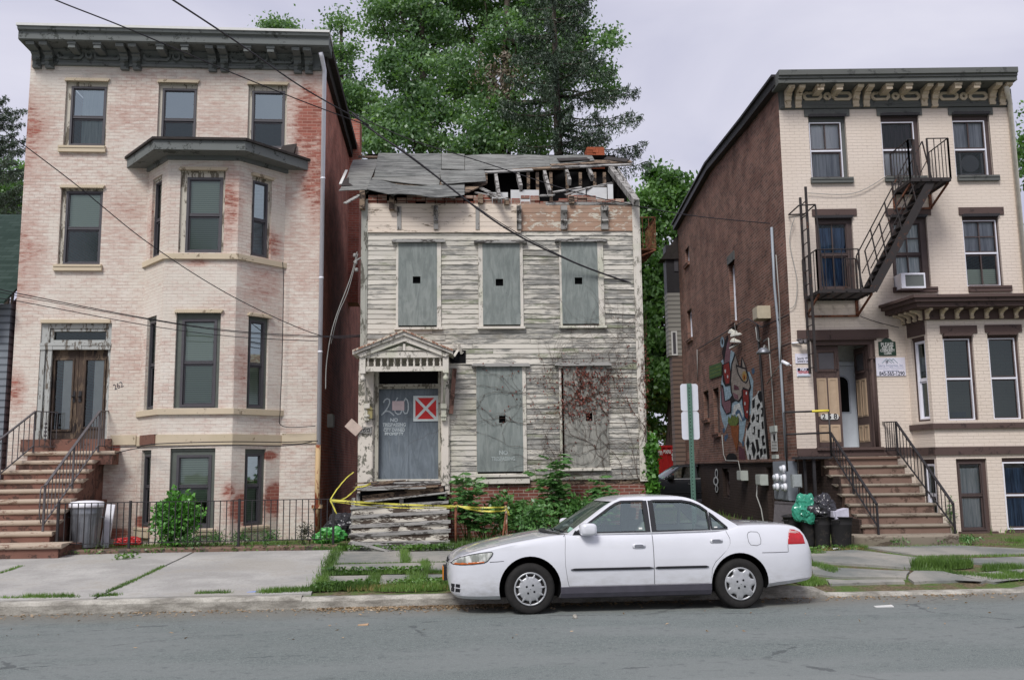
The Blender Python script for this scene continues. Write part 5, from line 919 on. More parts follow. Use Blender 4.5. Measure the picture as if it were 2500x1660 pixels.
mb.face([(DR[0], vz, DR[2]), (DR[0], D2, DR[2]), (DR[0], D2, DR[3]), (DR[0], vz, DR[3])]); mb.face([(DR[1], vz, DR[2]), (DR[1], vz, DR[3]), (DR[1], D2, DR[3]), (DR[1], D2, DR[2])]); mb.face([(DR[0], vz, DR[3]), (DR[0], D2, DR[3]), (DR[1], D2, DR[3]), (DR[1], vz, DR[3])]); mb.face([(DR[0], vz, DR[2]), (DR[1], vz, DR[2]), (DR[1], D2, DR[2]), (DR[0], D2, DR[2])]); mb.face([(DR[0], D2, DR[2]), (DR[1], D2, DR[2]), (DR[1], D2, DR[3]), (DR[0], D2, DR[3])])
mb.build("vestibule", flat("vestibule_plaster", (196, 196, 190), .8, .2), ch)
def leaf(T, w, z0, z1, name="door"):
    mb = MB(); mb.T = T; h = z1 - z0; pz = [(.05, .22), (.30, .68)]; mb.box(0, w, 0, .05, z0, z1); d = mb.build(name, brn, ch)
    for f0_, f1_ in pz:
        for k in range(2):
            a = w * (.09 + .44 * k); mb = MB(); mb.T = T; mb.box(a, a + w * .38, -.006, .0, z0 + h * f0_, z0 + h * f1_); mb.ring((a + .03, a + w * .38 - .03, z0 + h * f0_ + .03, z0 + h * f1_ - .03), .015, -.016, -.006); mb.build("door_panel", crm, d)
    mb = MB(); mb.T = T; g0, g1, gz0, gz1 = w * .22, w * .80, z0 + h * .77, z0 + h * .93; mb.box(g0, g1, -.004, 0, gz0, gz1); mb.build("pane", M['sash_grey'], d)
    mb = MB(); mb.T = T; mb.ring((g0 - .05, g1 + .05, gz0 - .05, gz1 + .05), .03, -.02, -.004)
    for k in range(8): mb.box(g0 - .05 + (g1 - g0 + .08) * k / 7.5, g0 - .03 + (g1 - g0 + .08) * k / 7.5, -.03, -.02, gz1 + .02, gz1 + .07); mb.box(g0 - .05 + (g1 - g0 + .08) * k / 7.5, g0 - .03 + (g1 - g0 + .08) * k / 7.5, -.03, -.02, gz0 - .07, gz0 - .02)
    for k in range(6): mb.box(g1 + .02, g1 + .08, -.03, -.02, gz0 + (gz1 - gz0) * k / 6, gz0 + .02 + (gz1 - gz0) * k / 6)
    mb.build("dentil_frame", brn, d); return d
lx0, lx1 = DR[0] + .06, A(q2, 1183, 950, .12).x; dl_ = leaf(Matrix.Translation((lx0, .12, 0)), lx1 - lx0, DR[2] + .01, DR[3] - .11)
hu = DR[1] - .15; TR2, wr = panel((hu - .03, .80), (hu, .15)); leaf(TR2, wr, DR[2] + .01, DR[3] - .11)
r = rc(q2, 1100, 700, 1292, 1280, 1.1); r[0] = lx0; zt_ = A(q2, 1210, 770, 1.1).z; wd_ = flat("white_inner_door", (212, 218, 226), .45, .4, var=.04); mb = MB(); mb.box(r[0], r[1], 1.05, 1.1, DR[2], zt_); mb.box(r[0], r[1], 1.03, 1.1, zt_ + .01, zt_ + .1); inn = mb.build("inner_door", wd_, ch)
mb = MB(); c = A(q2, 1186, 900, 1.04); z0, z1 = A(q2, 1190, 1060, 1.04).z, A(q2, 1190, 835, 1.04).z; rad = .16; pts = [(c.x - rad, z0), (c.x + rad, z0)] + [(c.x + rad * math.cos(t * math.pi / 8), z1 - rad + rad * math.sin(t * math.pi / 8)) for t in range(9)]; mb.face([(a, 1.044, b) for a, b in pts]); mb.build("pane", M['black'], inn)
mb = MB(); rr_ = [(c.x - rad - .04, z0 - .04), (c.x + rad + .04, z0 - .04)] + [(c.x + (rad + .04) * math.cos(t * math.pi / 8), z1 - rad + (rad + .04) * math.sin(t * math.pi / 8)) for t in range(9)]; mb.face([(a, 1.047, b) for a, b in rr_]); mb.build("pane_surround", flat("pale_grey_surround", (180, 186, 196), .5, .3), inn)
nb = rc(q2, 1055, 1072, 1168, 1108, .1); mb = MB(); k = .03; mb.prism([(nb[0] + k, nb[2]), (nb[1] - k, nb[2]), (nb[1], nb[2] + k), (nb[1], nb[3] - k), (nb[1] - k, nb[3]), (nb[0] + k, nb[3]), (nb[0], nb[3] - k), (nb[0], nb[2] + k)], .095, .105); pl = mb.build("number_plate", M['trim_pale'], dl_); text(pl, "2 5 8", M['wire'], Matrix.Translation(((nb[0] + nb[1]) / 2, .0935, (nb[2] + nb[3]) / 2)), .16, "house_number", width=.33, bold=.004)
# ---- front steps
NS = [(297, 1110, 1560), (350, 1095, 1605), (408, 1125, 1650), (467, 1163, 1700), (532, 1198, 1735), (595, 1247, 1795), (660, 1292, 1850), (733, 1322, 1900)]
tan = worn("sandstone_step", (122, 98, 86), (98, 78, 68), .3, scale=3, bump=.4, hi=(132, 108, 96)); trd = worn("worn_sandstone_tread", (142, 132, 118), (110, 98, 86), .28, (.6, 1, 2), scale=5, bump=.4)
st = MB(); pts = []
for i, (y, xa, xb) in enumerate(NS): d = -.28 - i * .285; a, b = A(q3, xa, y, d), A(q3, xb, y, d); pts.append((a.x, b.x, d, (a.z + b.z) / 2))
ul = sum(p[0] for p in pts[1:]) / 7; zt0, hs = pts[0][3], (pts[0][3] - pts[7][3]) / 7
for i, p in enumerate(pts): st.box(ul + .03, p[1] - .04, p[2] + .03, (pts[i - 1][2] + .03) if i else 0, .1, zt0 - i * hs - .05)
st.box(ul + .03, pts[0][1], -.3, 0, zt0 - .05, zt0 - .01); sto = st.build("stoop", tan, ch)
for i, p in enumerate(pts + [(A(q3, 1285, 800, -2.75).x, A(q3, 1960, 800, -2.75).x, -2.75, A(q3, 1600, 802, -2.75).z)]):
    mb = MB(); z = zt0 - i * hs if i < 8 else p[3]; a, b, d = p[0] - (.02 if i < 8 else 0), p[1], p[2]; n = 22; G_ = []
    for k in range(n + 1):
        u = a + (b - a) * k / n; q = mnoise.noise((u * 3, d * 5 + 9, 2)) * .012; cu = (.14 * (abs(2 * k / n - 1) ** 6) if i == 8 else 0); G_.append([(u, d + .03 + cu, z - (.06 if i < 8 else .22)), (u, d + q + cu, z - .045), (u, d - .004 + q + cu, z - .012), (u, d + .03 + q + cu, z + q * .3), (u, d + (.34 if i < 8 else .6), z)])
    mb.sheet(G_); mb.face(G_[-1]); mb.face(G_[0][::-1]); mb.build("tread", trd, sto)
mb = MB(); mb.box(ul - .02, ul + .03, -2.2, 0, .1, zt0 - 1.2); mb.box(ul - .0, ul + .03, -1.2, 0, zt0 - 1.2, zt0 - .4); mb.build("cheek_wall", M['dark_brick'], sto)
hh_ = A(q3, 1120, 145, -.28).z - zt0
ra0 = Vector((A(q3, 1425, 805, -2.5).x, -2.5, A(q3, 1425, 805, -2.5).z)); ra1 = Vector((A(q3, 1125, 300, -.3).x, -.3, zt0)); h0 = A(q3, 1420, 603, -2.5).z - ra0.z
def srail(P, Q, hP, hQ, n, nm="railing"):
    mb = MB(); up = Vector((0, 0, 1)); mb.beam(P + up * hP, Q + up * hQ, .05, .022); mb.beam(P + up * .16, Q + up * .1, .03, .016)
    for i in range(n + 1): a = P.lerp(Q, i / n); w = .035 if i in (0, n, n // 2) else .014; mb.beam(a + up * (0 if w > .02 else .12), a + up * (hP + (hQ - hP) * i / n), w, w, (1, 0, 0))
    return mb.build(nm, M['iron'], ch)
srail(ra0, ra1, h0, hh_, 14)
rb0 = Vector((A(q3, 1915, 805, -2.5).x, -2.5, A(q3, 1915, 805, -2.5).z)); rb1 = Vector((A(q3, 1548, 300, -.35).x, -.35, zt0)); hb_ = A(q3, 1535, 76, -.35).z - zt0; rr2 = srail(rb0, rb1, A(q3, 1915, 600, -2.5).z - rb0.z, hb_, 15)
mb = MB(); wl_ = Vector((A(q3, 1447, 75, 0).x, -.02, zt0 + hb_)); tp = rb1 + Vector((0, 0, hb_)); mb.beam(tp, wl_, .04, .02); mb.beam(rb1 + Vector((0, 0, .12)), wl_ - Vector((0, 0, hb_ - .12)), .03, .016)
for k in range(1, 6): a = tp.lerp(wl_, k / 6); mb.beam(a, a - Vector((0, 0, hb_ - .1)), .013, .013, (1, 0, 0))
mb.build("landing_rail", M['iron'], rr2)
# side platform and its guard rail
mb = MB(); pa, pb = A(q2, 915, 1345, -.5), A(q2, 1122, 1341, -.5); mb.box(pa.x, pb.x, -.55, .0, pa.z - .05, pa.z); pf = mb.build("side_platform", M['iron'], ch)
mb = MB(); a0, a1 = A(q2, 822, 1062, -.5), A(q2, 1106, 1052, -.5); b0, b1 = A(q2, 835, 1203, -.5), A(q2, 1112, 1192, -.5); mb.tube([a0, a1], .02, 6); mb.tube([b0, b1], .02, 6); mb.tube([a0, (a0.x, -.5, pa.z - .3)], .02, 6); mb.tube([a1, (a1.x, -.5, pa.z)], .02, 6); mb.beam((A(q3, 1008, 320, -.45).x, -.45, .2), (A(q3, 1008, 320, -.45).x, -.45, pa.z - .05), .06, .06); mb.beam((A(q3, 950, 320, -.3).x, -.3, .2), (A(q3, 950, 320, -.3).x, -.3, pa.z - .05), .05, .05); mb.build("guard_rail", M['iron'], pf)
mb = MB(); mb.tube([a0.lerp(a1, .62), a1], .026, 6); mb.build("yellow_tape_wrap", flat("yellow_tape", (222, 204, 70), .5, .3), pf)
# downpipe at the right end
mb = MB(); p = [A(q1, 2238, 285, -.35), A(q1, 2245, 330, -.25), A(q1, 2280, 385, -.06)]; e_ = A(q1, 2350, 1100, -.06); p[2].x = ur - .06; p += [Vector((ur - .06, -.07, .3))]; mb.tube(p, .055, 8); mb.build("downpipe", flat("cream_downpipe", (214, 208, 194), .5, .4), ch)
# mural sprayed on the flank
mq = lambda x, y: (1600 + .2679 * x, 780 + .2679 * y)
def spray(name, c): g = G(name, .85, .15); v = g.wallvec(); n = g.noise(v, 7, 5, .65); br = g.n("ShaderNodeTexBrick"); g.put(br.inputs['Vector'], v); br.inputs['Scale'].default_value = 1; br.inputs['Brick Width'].default_value = .215; br.inputs['Row Height'].default_value = .071; br.inputs['Mortar Size'].default_value = .009; c = lin(c); k = g.mix(g.mr(n, .35, .7), tuple(x * .62 for x in c), c); k = g.mix(g.mr(g.noise(v, 2.6, 7, .75), .58, .68, 0, .45), k, lin((96, 74, 66))); k = g.mix(g.math('MULTIPLY', br.outputs[1], .5), k, tuple(x * .5 for x in c)); g.col(k); g.bump(br.outputs[1], -.4, .006); return g.m
MC = dict(blue=(168, 194, 210), white=(226, 230, 230), pink=(136, 98, 108), red=(146, 48, 42), grey=(168, 158, 150), dark=(34, 28, 32), orange=(176, 108, 44), yellow=(176, 152, 96), leaf=(112, 130, 62), carrot=(150, 86, 44), plum=(104, 62, 74), black=(18, 18, 20), green=(78, 108, 66), deep=(78, 106, 136))
mk = list(MC); mm = [spray("mural_" + k, MC[k]) for k in mk]; mb = MB(); lay = [0]
def mp(c, *pts):
    lay[0] += 1; mb.m = mk.index(c); mb.face([(-.003 - .0004 * lay[0], q.y, q.z) for q in (S_.sat(*mq(*p), 0) for p in pts)])
def mell(c, x, y, rx, ry, n=14): mp(c, *[(x + rx * math.cos(2 * math.pi * k / n), y + ry * math.sin(2 * math.pi * k / n)) for k in range(n)])
mp('blue', (690, 280), (722, 300), (705, 420), (745, 440), (860, 480), (895, 560), (888, 700), (872, 860), (830, 900), (812, 1030), (790, 1130), (762, 1100), (765, 900), (700, 870), (660, 950), (640, 1010), (612, 930), (590, 820), (595, 620), (622, 430), (600, 380), (642, 330))
for x, y, rx, ry in ((640, 1080, 12, 30), (625, 1010, 12, 24), (800, 1130, 9, 26), (655, 1060, 8, 24), (893, 470, 14, 28), (630, 340, 12, 20), (585, 420, 12, 24)): mell('deep', x, y, rx, ry)
mp('white', (700, 870), (720, 780), (770, 760), (800, 860), (790, 930), (740, 860)); mp('deep', (730, 850), (752, 815), (775, 830), (800, 905), (815, 860), (818, 915), (795, 925), (765, 850), (742, 870))
mp('dark', (608, 300), (630, 210), (660, 140), (672, 200), (640, 300), (630, 420)); mell('blue', 612, 205, 18, 50); mell('dark', 612, 205, 7, 26); mp('pink', (630, 400), (650, 250), (668, 180), (690, 260), (680, 380), (660, 420))
mp('dark', (612, 410), (680, 380), (692, 500), (690, 600), (640, 610), (615, 560)); mp('red', (625, 415), (672, 392), (684, 480), (676, 580), (645, 588), (626, 500)); mell('white', 640, 470, 7, 18); mell('white', 662, 520, 6, 15)
mp('dark', (596, 590), (622, 600), (640, 740), (680, 720), (700, 690), (745, 730), (700, 760), (695, 850), (650, 868), (605, 780)); mp('pink', (603, 600), (620, 640), (636, 752), (682, 735), (692, 760), (684, 840), (650, 856), (612, 770))
mp('dark', (728, 300), (775, 440), (792, 330), (832, 430), (856, 520), (876, 610), (858, 680), (806, 640), (806, 690), (766, 752), (716, 730), (690, 660), (682, 560), (695, 400)); mp('grey', (735, 325), (770, 450), (798, 440), (796, 355), (826, 440), (848, 525), (866, 605), (850, 655), (800, 612), (796, 680), (760, 738), (722, 720), (702, 655), (694, 560), (706, 410))
mp('dark', (735, 410), (790, 430), (835, 440), (850, 560), (830, 585), (790, 560), (755, 500)); mp('grey', (748, 428), (790, 446), (826, 455), (838, 555), (825, 570), (795, 545), (765, 495)); mell('yellow', 815, 515, 22, 48); mell('orange', 815, 525, 13, 28); mell('black', 816, 530, 4, 14); mp('plum', (720, 590), (760, 610), (770, 640), (720, 640)); mp('pink', (708, 660), (760, 690), (762, 730), (724, 716))
mp('dark', (790, 650), (805, 615), (858, 640), (868, 740), (856, 918), (820, 898), (796, 770)); mp('red', (803, 640), (850, 648), (858, 740), (848, 905), (824, 885), (806, 760)); mell('white', 835, 670, 6, 16); mell('white', 822, 765, 6, 16); mell('white', 842, 840, 5, 12)
mp('carrot', (688, 960), (768, 962), (764, 1080), (748, 1205), (730, 1150), (700, 1050)); mp('leaf', (672, 880), (690, 905), (700, 862), (716, 895), (730, 862), (742, 895), (760, 872), (764, 930), (742, 968), (690, 966), (664, 930)); mp('plum', (762, 1150), (818, 1180), (832, 1285), (768, 1270))
mp('white', (885, 720), (925, 690), (945, 650), (980, 645), (990, 760), (995, 900), (1015, 1050), (1030, 1280), (850, 1285), (820, 1130), (835, 1000), (870, 940))
for P in (((938, 680), (955, 650), (980, 648), (986, 720), (970, 765), (945, 720)), ((888, 740), (915, 715), (912, 800), (890, 815)), ((930, 780), (955, 755), (965, 780), (935, 830)), ((880, 905), (905, 845), (915, 900), (890, 940)), ((925, 870), (955, 860), (950, 940), (928, 930)), ((840, 1000), (862, 930), (880, 945), (850, 1010)), ((892, 990), (918, 965), (912, 1050), (890, 1040)), ((940, 1000), (962, 1000), (958, 1080), (940, 1070)), ((835, 1130), (850, 1050), (868, 1120), (850, 1200)), ((868, 1130), (900, 1110), (925, 1190), (905, 1270), (885, 1180)), ((918, 1090), (942, 1090), (958, 1190), (935, 1220)), ((975, 940), (992, 920), (998, 990), (980, 1000)), ((975, 1060), (1000, 1050), (1010, 1140), (985, 1150)), ((960, 1180), (985, 1170), (990, 1230), (965, 1260)), ((862, 1215), (880, 1240), (880, 1283), (865, 1283)), ((930, 1240), (948, 1225), (965, 1280), (925, 1283)), ((968, 810), (988, 800), (990, 880), (972, 885)), ((992, 1180), (1015, 1170), (1020, 1215), (998, 1225))): mp('black', *P)
for x, y, rx, ry in ((975, 840, 6, 22), (900, 1010, 8, 24), (882, 1150, 6, 26), (990, 1245, 10, 16), (1004, 1100, 7, 20), (938, 900, 6, 20)): mell('white', x, y, rx, ry)
mp('green', (498, 425), (612, 388), (612, 508), (500, 545))
for k in range(3): mp('leaf', (506, 450 + k * 32), (604, 418 + k * 32), (604, 426 + k * 32), (506, 458 + k * 32))
for x, y, rx, ry in ((565, 1400, 14, 44), (560, 1470, 24, 40), (568, 1540, 14, 36)): mell('white', x, y, rx, ry); mell('dark', x, y, rx * .6, ry * .7)
mell('black', 705, 1260, 50, 45); mb.build("mural", mm, ch)
# ================================================================ parked white saloon car (x from nose to tail, y<0 is the side facing the road)
def pchip(xs, ys):
    xs = np.array(xs, float); ys = np.array(ys, float); h = np.diff(xs); d = np.diff(ys) / h; m = np.zeros_like(ys); m[0], m[-1] = d[0], d[-1]
    for i in range(1, len(xs) - 1):
        if d[i - 1] * d[i] > 0: w1, w2 = 2 * h[i] + h[i - 1], h[i] + 2 * h[i - 1]; m[i] = (w1 + w2) / (w1 / d[i - 1] + w2 / d[i])
    def f(x):
        i = int(min(max(np.searchsorted(xs, x) - 1, 0), len(xs) - 2)); t = (x - xs[i]) / h[i]; t = min(1., max(0., t)); a, b = t * t * (3 - 2 * t), t * t * (t - 1)
        return float(ys[i] * (1 - a) + ys[i + 1] * a + h[i] * (m[i] * (b - t * t + t) + m[i + 1] * b))
    return f
CW = pchip([-.965, -.955, -.93, -.88, -.80, -.65, -.4, 0, .6, 1.4, 2.4, 2.9, 3.3, 3.55, 3.7, 3.78, 3.83, 3.85], [.36, .46, .57, .68, .765, .835, .872, .886, .890, .8925, .890, .88, .852, .815, .76, .69, .58, .45])
CT = pchip([-.965, -.95, -.92, -.88, -.80, -.6, -.3, 0, .3, .5, .8, 2.3, 2.6, 2.85, 3.2, 3.45, 3.58, 3.66, 3.72, 3.78, 3.83, 3.85], [.56, .62, .67, .705, .75, .815, .885, .935, .978, .99, .985, .985, 1.02, 1.07, 1.068, 1.055, 1.03, .97, .86, .70, .64, .58])
CB = pchip([-.965, -.95, -.92, -.86, -.75, -.5, 0, 2.7, 3.2, 3.5, 3.75, 3.83, 3.85], [.44, .34, .25, .205, .19, .185, .19, .20, .26, .29, .33, .40, .46])
FZ = pchip([.15, .2, .25, .34, .50, .60, .72, .84, .95, 1.08], [.085, .07, .04, .018, .004, 0, .006, .024, .062, .125])
CS = lambda x: CT(x) - (.045 if x < .5 else .045) * min(1, (x + .97) / .12) * min(1, max(.25, (3.86 - x) / .2))
def side(x, z): return CW(x) - FZ(z)
def section(x):
    w, zb, zt, zs = CW(x), CB(x), CT(x), CS(x); P = [(0, zb), ((w - .1) * .5, zb), (w - .12, zb)]
    for s in (.02, .08, .16, .26, .37, .48, .6, .72, .83, .92, 1.): z = zb + (zs - zb) * s; P.append((w - FZ(z) - (.03 if s < .05 else 0), z))
    ys = P[-1][0]
    for a, b in ((.985, .28), (.955, .5), (.90, .66), (.78, .80), (.6, .90), (.4, .96), (.2, .99), (0, 1)): P.append((ys * a, zs + (zt - zs) * b))
    return P
def solid(rings, mats, name):     # closed loft through rings of equal length
    n = len(rings[0]); V = [p for r in rings for p in r]; F = [(i * n + k, (i + 1) * n + k, (i + 1) * n + (k + 1) % n, i * n + (k + 1) % n) for i in range(len(rings) - 1) for k in range(n)]
    F += [tuple(range(n)), tuple(reversed(range((len(rings) - 1) * n, len(rings) * n)))]; me = bpy.data.meshes.new(name); me.from_pydata(V, [], F)
    bm = bmesh.new(); bm.from_mesh(me); bmesh.ops.recalc_face_normals(bm, faces=bm.faces[:]); bm.to_mesh(me); bm.free()
    for m in mats: me.materials.append(m)
    o = bpy.data.objects.new(name, me); C.objects.link(o); return o
def prism_obj(poly, a, b, axis, mat):
    mb = MB(); mb.prism(poly, a, b, axis); o = mb.build("cutter", mat); bm = bmesh.new(); bm.from_mesh(o.data); bmesh.ops.recalc_face_normals(bm, faces=bm.faces[:]); bm.to_mesh(o.data); bm.free(); return o
def boolean(o, cutters, op='DIFFERENCE', drop=True):
    for c in cutters:
        m = o.modifiers.new("b", 'BOOLEAN'); m.object = c; m.operation = op; m.solver = 'EXACT'; m.material_mode = 'TRANSFER'
        bpy.context.view_layer.update(); me = bpy.data.meshes.new_from_object(o.evaluated_get(bpy.context.evaluated_depsgraph_get())); o.modifiers.clear(); old = o.data; o.data = me; bpy.data.meshes.remove(old)
    if drop:
        for c in cutters: bpy.data.objects.remove(c)
    return o
def smooth(o, ang=32):
    me = o.data; me.polygons.foreach_set("use_smooth", [True] * len(me.polygons)); me.set_sharp_from_angle(angle=R(ang)); me.update()
g = G("white_car_paint", .28, .5); n = g.noise(g.co(), 3, 4); dz = g.math('MULTIPLY', g.mr(g.sep(g.co())[2], .62, .2), g.mr(g.noise(g.map(g.co(), (1, 1, 2.5)), 7, 6, .7), .3, .75)); g.col(g.mix(g.math('MULTIPLY', dz, .55), g.mix(n, lin((202, 203, 208)), lin((215, 216, 221))), lin((150, 146, 138)))); g.b.inputs['Coat Weight'].default_value = 1.; g.b.inputs['Coat Roughness'].default_value = .03; CP = g.m
CBK = flat("black_rubber_trim", (32, 33, 37), .55, .3, var=.1); CGR = flat("dark_grey_rocker", (74, 72, 80), .6, .3, var=.12); CIN = flat("grey_cabin_cloth", (132, 136, 132), .9, .1); CWELL = flat("wheel_well", (14, 14, 15), .95, .1)
TYR = flat("tyre_rubber", (40, 39, 38), .85, .2, var=.2, scale=20); g = G("silver_hubcap", .38, .5); n = g.noise(g.co(), 12, 5, .6); g.col(g.mix(n, lin((150, 152, 154)), lin((196, 197, 198)))); g.b.inputs['Metallic'].default_value = .45; HUB = g.m
CGL = glass_mat("car_glass", (.80, .90, .85), .20); CGL2 = glass_mat("windscreen_glass", (.45, .48, .46), .08)
xs = [-.965, -.957, -.945, -.93, -.91, -.885, -.85, -.80, -.73, -.65, -.55, -.45] + [-.35 + .12 * i for i in range(31)] + [3.33, 3.42, 3.50, 3.57, 3.63, 3.68, 3.72, 3.76, 3.79, 3.82, 3.84, 3.85]
rings = []
for x in xs:
    s = section(x); rings.append([(x, -y, z) for y, z in s] + [(x, y, z) for y, z in s[-2:0:-1]])
body = solid(rings, [CP], "body")
def cyl(x, z, r, y0, y1, m, n=40): return prism_obj([(x + r * math.cos(2 * math.pi * k / n), z + r * math.sin(2 * math.pi * k / n)) for k in range(n)], y0, y1, 'y', m)
cut = []
for x, r in ((0, .392), (2.715, .380)):
    for a, b in ((-1.2, -.56), (.56, 1.2)): cut.append(cyl(x, .325, r, a, b, CWELL))
cut.append(prism_obj([(.62, .42), (2.7, .42), (2.8, .96), (2.75, 1.3), (.55, 1.3), (.58, .9)], -.70, .70, 'y', CIN))
body = boolean(body, cut)
DO = {'front': [(.462, 1.2), (.462, .92), (.450, .75), (.450, .6), (.475, .42), (.495, .338), (1.583, .338), (1.583, 1.2)], 'rear': [(1.593, 1.2), (1.593, .338), (2.31, .338), (2.335, .42), (2.345, .52), (2.39, .60), (2.48, .68), (2.56, .75), (2.60, .82), (2.605, .88), (2.57, .97), (2.55, 1.2)]}
def grow(poly, e):
    cx = sum(p[0] for p in poly) / len(poly); cz = sum(p[1] for p in poly) / len(poly); return [(x + e * (1 if x > cx else -1), z + e * (1 if z > cz else -1)) for x, z in poly]
doors = []
for k in ('front', 'rear'):
    for a, b in ((-1.2, -.66), (.66, 1.2)):
        d = bpy.data.objects.new("door", body.data.copy()); C.objects.link(d); boolean(d, [prism_obj(DO[k], a, b, 'y', CBK)], 'INTERSECT'); doors.append((d, k, a < 0))
boolean(body, [prism_obj(grow(DO[k], .004), a, b, 'y', CBK) for k in ('front', 'rear') for a, b in ((-1.3, -.65), (.65, 1.3))])
smooth(body)
car = thing("parked_car", "white four door saloon car parked along the kerb in front of the derelict house", "car")
body.parent = car
for d, k, near in doors: d.parent = car; smooth(d)
# glasshouse
LZ = [.90, .97, 1.04, 1.12, 1.20, 1.28, 1.35, 1.395, 1.425, 1.445, 1.455]
gxf = pchip(LZ, [.26, .365, .475, .60, .725, .85, .97, 1.07, 1.19, 1.38, 1.6]); gxr = pchip(LZ, [3.02, 2.96, 2.87, 2.74, 2.61, 2.48, 2.365, 2.26, 2.12, 1.92, 1.7]); ghw = pchip(LZ, [.812, .795, .765, .733, .70, .665, .628, .592, .535, .38, .14])
def gring(z, off=0.):
    a, b, w = gxf(z) + off, gxr(z) - off, ghw(z) - off; P = []; bf, br2 = .15 * w / .8, .12 * w / .8
    for i in range(10): t = -1 + 2 * i / 10.; P.append((a + bf * abs(t) ** 2.2, t * w * .985))
    N = 22
    P += [(a + bf + .012, w * .985)] + [(a + bf + .03 + (b - br2 - a - bf - .06) * i / N, w * (1 - .035 * (2 * i / N - 1) ** 2 + .02)) for i in range(N + 1)]
    for i in range(11): t = 1 - 2 * i / 10.; P.append((b - br2 * abs(t) ** 2.2, t * w * .985))
    P += [(a + bf + .03 + (b - br2 - a - bf - .06) * (N - i) / N, -w * (1 - .035 * (2 * (N - i) / N - 1) ** 2 + .02)) for i in range(N + 1)]
    return [(x, y, z) for x, y in P]
def gy(x, z):
    w = ghw(z); a, b = gxf(z) + .18 * w / .8, gxr(z) - .15 * w / .8; t = (x - a) / max(.1, b - a); return w * (1.02 - .035 * (2 * t - 1) ** 2)
zz = [.90 + .035 * i for i in range(14)] + [1.38, 1.40, 1.415, 1.428, 1.438, 1.446, 1.452, 1.455]
roofo = solid([gring(z) for z in zz], [CP], "roof"); inner = solid([gring(z, .035) for z in [.85] + zz[:-8] + [1.38, 1.40, 1.41]], [CIN], "cutter")
WF = [(.60, .985), (.655, .985), (1.525, .99), (1.525, 1.375), (1.24, 1.372), (1.16, 1.345), (1.08, 1.30)]
WR = [(1.645, .99), (2.365, .995), (2.365, 1.235), (2.28, 1.30), (2.17, 1.348), (2.05, 1.37), (1.645, 1.377)]; WQ = [(2.392, 1.0), (2.60, 1.005), (2.60, 1.02), (2.392, 1.215)]
WS = [(-.715, .985), (.715, .985), (.575, 1.375), (-.575, 1.375)]; WB2 = [(-.66, 1.075), (.66, 1.075), (.53, 1.365), (-.53, 1.365)]
roofo = boolean(roofo, [inner] + [prism_obj(p, -1.2, 1.2, 'y', CBK) for p in (WF, WR, WQ)] + [prism_obj(WS, -.4, 1.35, 'x', CBK), prism_obj(WB2, 2.0, 3.6, 'x', CBK)]); smooth(roofo, 28); roofo.parent = car
def gpatch(name, poly, mat, off, par=car, sgn=-1, th=0):
    mb = MB(); mb.face([(x, sgn * (gy(x, z) + off), z) for x, z in (poly if sgn < 0 else poly[::-1])]); return mb.build(name, mat, par)
for s in (-1, 1):
    for p in (WF, WR, WQ): gpatch("side_window", p, CGL, -.014, sgn=s)
mb = MB(); N = 12; mb.sheet([[(gxf(z) + .012 + .15 * ghw(z) / .8 * abs(t) ** 2.2, t * (ghw(z) - .06), z) for z in (.975, 1.05, 1.15, 1.25, 1.33, 1.385)] for t in [-1 + 2 * i / N for i in range(N + 1)]]); ws = mb.build("windscreen", CGL2, car)
mb = MB(); mb.sheet([[(gxr(z) - .012 - .12 * ghw(z) / .8 * abs(t) ** 2.2, t * (ghw(z) - .08), z) for z in (1.065, 1.15, 1.25, 1.33, 1.375)] for t in [-1 + 2 * i / N for i in range(N + 1)]]); mb.build("rear_window", CGL2, car)
def fstrip(mb, pts, w, fn, off=.003, sgn=-1):      # narrow band following a line of (x,z) on a flank
    P = [Vector((x, z)) for x, z in pts]; L_ = []
    for i, p in enumerate(P):
        t = (P[min(i + 1, len(P) - 1)] - P[max(i - 1, 0)]).normalized(); n_ = Vector((-t.y, t.x)) * w / 2; L_.append([(q.x, sgn * (fn(q.x, q.y) + off), q.y) for q in (p - n_, p + n_)])
    mb.sheet(L_, False)
def dense(pts, step=.05, closed=False):
    o = []; pts = list(pts) + ([pts[0]] if closed else [])
    for a, b in zip(pts, pts[1:]):
        n = max(1, int(math.hypot(b[0] - a[0], b[1] - a[1]) / step)); o += [(a[0] + (b[0] - a[0]) * i / n, a[1] + (b[1] - a[1]) * i / n) for i in range(n)]
    return o + [pts[-1]]
for s in (-1, 1):
    for p in (WF, WR + [], WQ): mb = MB(); fstrip(mb, dense(p, closed=True), .026, gy, .004, s); mb.build("window_seal", CBK, car)
    mb = MB(); mb.sheet([[(x, s * (gy(x, z) + .005), z) for z in (.985, 1.1, 1.2, 1.3, 1.38)] for x in (1.52, 1.578)], False); mb.sheet([[(x, s * (gy(x, z) + .005), z) for z in (.985, 1.1, 1.2, 1.3, 1.38)] for x in (1.59, 1.65)], False); mb.build("door_pillar", CBK, car)
    mb = MB(); fstrip(mb, dense([(.545, .972), (1.58, .975), (2.62, .99)]), .016, gy, .012, s); mb.build("belt_moulding", HUB, car)
    mb = MB(); fstrip(mb, dense([(.50, .958), (.60, .975)]), .012, gy, .01, s); mb.build("pillar_seal", CBK, car)
